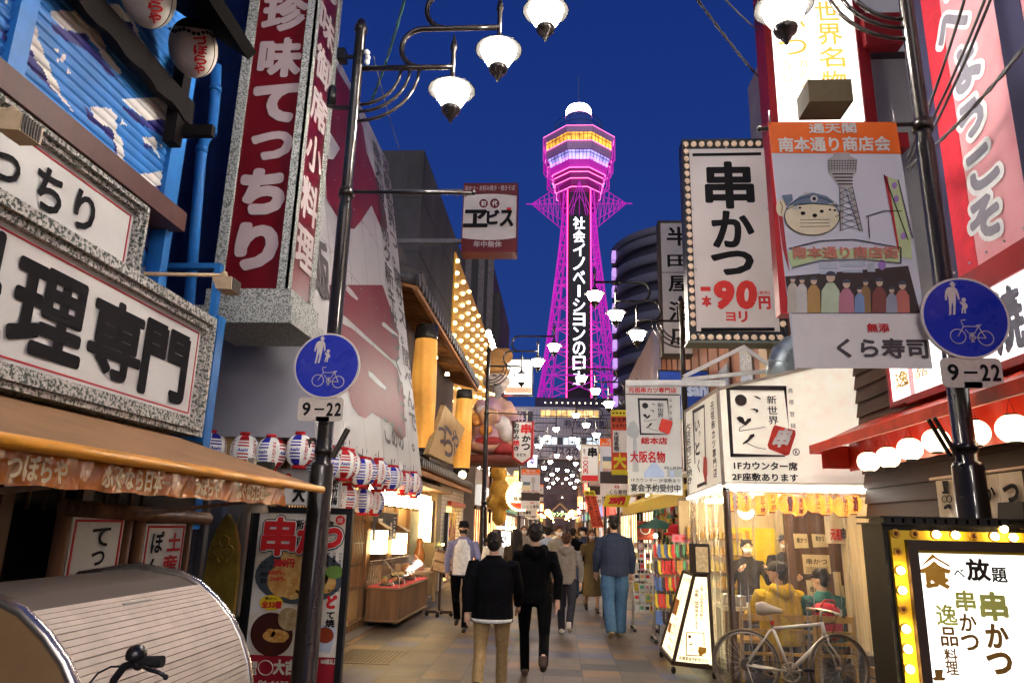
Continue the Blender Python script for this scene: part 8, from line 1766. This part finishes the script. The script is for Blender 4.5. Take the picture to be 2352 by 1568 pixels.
    if coat_open is not None:
        b=MB(); loft(b,[[Tt(rx*cos(PI*(.22+.56*j/8)),ry*sin(PI*(.22+.56*j/8)),z) for j in range(9)]+[Tt(rx*.7*cos(PI*(.78-.56*j/8)),ry*.7*sin(PI*(.78-.56*j/8)),z) for j in range(9)] for z,rx,ry in ((.86,.175*wide,.135*wide),(1.1,.172*wide,.13*wide),(1.3,.17,.137),(1.43,.09,.098))]); b.build('inner_shirt',coat_open,r)
    if bag:
        b=MB(); b.tube([Tt(0,-.13,.98),Tt(0,-.19,1.1),Tt(0,-.18,1.28),Tt(0,-.13,1.36)],[.1*k,.14*k,.13*k,.08*k],12); remesh(b,.018*k,'backpack',bag,r,2)
    if extra: extra(r,Tt,T,k)
    return r
blk=cl_('black hoodie cloth',(.003,.003,.0035),.15); blkj=cl_('black jacket cloth',(.004,.004,.005),.15); tanp_=cl_('tan trousers',(.3,.2,.095)); blkp=cl_('black trousers',(.0035,.0035,.004)); denim=cl_('blue denim',(.055,.12,.23)); navyj=cl_('navy jacket cloth',(.03,.04,.075)); greyh=cl_('grey hoodie cloth',(.2,.18,.165)); lav=cl_('lavender cardigan',(.2,.2,.34)); wsh=cl_('white shirt',(.66,.65,.63)); olive=cl_('olive knit',(.12,.085,.04)); olsk=cl_('olive skirt',(.15,.11,.055)); brnj=cl_('brown green jacket',(.055,.04,.03)); crmp=cl_('cream trousers',(.5,.43,.31)); yelh=cl_('yellow hoodie cloth',(.62,.4,.02),.15); teal=cl_('teal shirt cloth',(.025,.12,.12)); dkj=cl_('dark work jacket',(.02,.018,.018)); navyp=cl_('dark slacks',(.025,.025,.035))
AW=PI/2
def bag_strap(r,Tt,T,k): 
    b=MB(); b.tube([Tt(-.12,-.1,1.42),Tt(0,-.14,1.2),Tt(.16,-.1,.98)],.012*k,6); b.build('strap',blk,r)
person('person in black hoodie and slim black trousers walking away in the middle of the street',(-.27,8.75,0),.03,1.74,blk,blkp,hairm,.6,1,((.35,.35),(-.45,.3)),hood=True,vox=.011,wide=1.06,pantw=.88,shoe=cl_('worn brown shoe',(.1,.07,.055)))
person('person in wide black jacket and tan trousers walking away, nearest the camera',(-.67,7.75,0),0,1.62,blkj,tanp_,hairm,.45,-1,((-.3,.2),(.35,.35)),vox=.011,wide=1.32,topz=-.06,pantw=.95,extra=lambda r,Tt,T,k:(lambda b:(b.lathe(Tt(0,0,.79),[(.21,0),(.215,.03)],16),b.build('shirt_hem',wsh,r)))(MB()))
person('person with black cap and lavender open cardigan over white shirt walking toward the camera',(-1.62,12.6,0),PI,1.72,lav,blkp,hairm,.35,1,((.15,.2),(-.15,.2)),mask=maskb,cap=cl_('black cap',(.012,.012,.014)),coat_open=wsh,wide=1.1)
person('person with long dark hair, brown jacket and cream trousers seen from behind',(-.74,13.2,0),-.5,1.62,brnj,crmp,hairm,.4,-1,((.2,.5),(-.1,.9)),hairlen=.32,pantw=1.15,wide=1.15,shoe=shoew)
person('person in grey hooded sweatshirt and dark jeans walking away beside the blue jacket',(.13,12.4,0),-.12,1.6,greyh,navyp,hairb,.45,1,((.3,.3),(-.2,.3)),hood=True,wide=1.1,shoe=shoew)
person('person with long hair and white mask in olive dress walking toward the camera',(.7,15.8,0),PI+.1,1.62,olive,olsk,hairb,.3,1,((.1,1.5),(.2,.5)),mask=maskm,hairlen=.2,skirt=True,wide=.95)
person('person in navy jacket and loose blue jeans walking away beside the goods rack',(.92,12.4,0),.1,1.86,navyj,denim,hairm,.22,-1,((.1,.3),(-.1,.3)),wide=1.25,pantw=1.35,shoe=cl_('tan shoe',(.4,.32,.2)))
person('person in dark navy coat and cap looking down by the right lamp posts',(.68,20,0),PI/2+.4,1.66,navyj,blkp,hairm,.1,1,((.3,1.2),(.3,1.2)),cap=cl_('navy cap',(.015,.018,.03)),mask=maskm,vox=.02)
person('person with white mask in grey top walking toward the camera behind the grey hoodie',(.02,16.2,0),PI,1.68,greyh,navyp,hairb,.3,1,((.1,.2),(-.1,.2)),mask=maskm,vox=.018)
person('person in white top and glasses half hidden behind the wide black jacket',(-1.15,13.6,0),PI-.2,1.58,wsh,navyp,hairb,.2,1,((.1,.6),(-.1,.3)),vox=.018,hairlen=.12)
person('person in rust coloured jacket partly hidden behind the navy jacket',(1.02,14.6,0),.2,1.68,cl_('rust jacket',(.3,.12,.05)),blkp,hairb,.2,1,((.1,.2),(-.1,.2)),vox=.018)
person('person in pale blue shirt walking away beyond the black hoodie',(-.25,17.5,0),0,1.66,cl_('pale blue shirt',(.28,.33,.45)),blkp,hairm,.3,1,((.1,.2),(-.1,.2)),vox=.02)
person('person with dark backpack far down the street on the left',(-.5,24,0),0,1.68,wsh,blkp,hairm,.3,1,((.1,.2),(-.1,.2)),vox=.03,bag=blk)
person('person in dark coat far down the street in the middle',(.1,29,0),PI,1.68,dkj,blkp,hairm,.3,-1,((.1,.2),(-.1,.2)),vox=.03)
person('person in tan coat far down the street on the right',(.9,32,0),0,1.66,cl_('tan coat',(.3,.22,.12)),navyp,hairb,.3,-1,((.1,.2),(-.1,.2)),vox=.03,hairlen=.15)
person('person in brown coat far down the street on the left side',(-1.3,34,0),PI,1.7,brnj,blkp,hairm,.3,1,((.1,.2),(-.1,.2)),vox=.03,mask=maskm)
for i,(x,y,yw,t_,b_,hl,mk,l) in enumerate(((.35,18.5,0,blkj,denim,0,None,'person in black jacket and jeans walking away beyond the grey hoodie'),(-.9,19.5,PI,greyh,blkp,.15,maskm,'person in grey with long hair and mask walking nearer past the marquee'),(-.05,21.5,PI,wsh,navyp,0,maskm,'person in white shirt and mask walking nearer down the street'),(.45,24.5,0,brnj,navyp,.2,None,'person in brown jacket with long hair walking away far down'),(-1.0,27,0,navyj,blkp,0,None,'person in navy jacket walking away past the golden sculpture'),(1.25,27.5,PI,blkj,tanp_,0,maskm,'person in black jacket and tan trousers far down by the shop banners'),(.2,36,0,lav,denim,.1,None,'person in lavender far down beyond the others'))): person(l,(x,y,0),yw+random.uniform(-.2,.2),1.6+.1*random.random(),t_,b_,hairb if i%2 else hairm,.2+.3*random.random(),1 if i%2 else -1,((random.uniform(-.3,.3),.3),(random.uniform(-.3,.3),.5)),mask=mk,hairlen=hl,vox=.024)
# customers and staff
person('person in yellow hoodie and dark cap seated at the counter behind the vinyl',(2.68,9.36,-.03),.25,1.84,yelh,navyp,hairm,0,1,((.5,.9),(.3,1.0)),seated=True,hood=True,cap=cl_('charcoal cap',(.03,.026,.022)),wide=1.5,turn=.9,lean=.06)
def shirt_print(r,Tt,T,k):
    b=MB(); b.poly([Tt(-.1,-.172,1.08),Tt(.11,-.172,1.08),Tt(.11,-.172,1.28),Tt(-.1,-.172,1.3)]); b.build('shirt_print',cl_('pale back print',(.55,.48,.5)),r)
person('person in teal shirt with pale back print and dark cap seated on the right',(3.22,9.42,-.02),.35,1.72,teal,navyp,hairm,0,1,((.5,.9),(.3,1.0)),seated=True,cap=cl_('black cap two',(.016,.014,.013)),wide=1.45,turn=.5,extra=shirt_print,lean=.08)
person('person with white mask facing out behind the counter, hands raised',(2.6,10.5,0),PI,1.55,dkj,blkp,hairm,0,1,((.5,1.7),(.5,1.7)),mask=maskm)
person('person in dark jacket standing behind the counter with head bowed and mask',(3.3,11.1,0),PI-.3,1.62,dkj,blkp,hairm,0,1,((.5,1.0),(.5,1.0)),mask=maskm,lean=.12,wide=1.2)
bpy.data.objects.remove(_to)
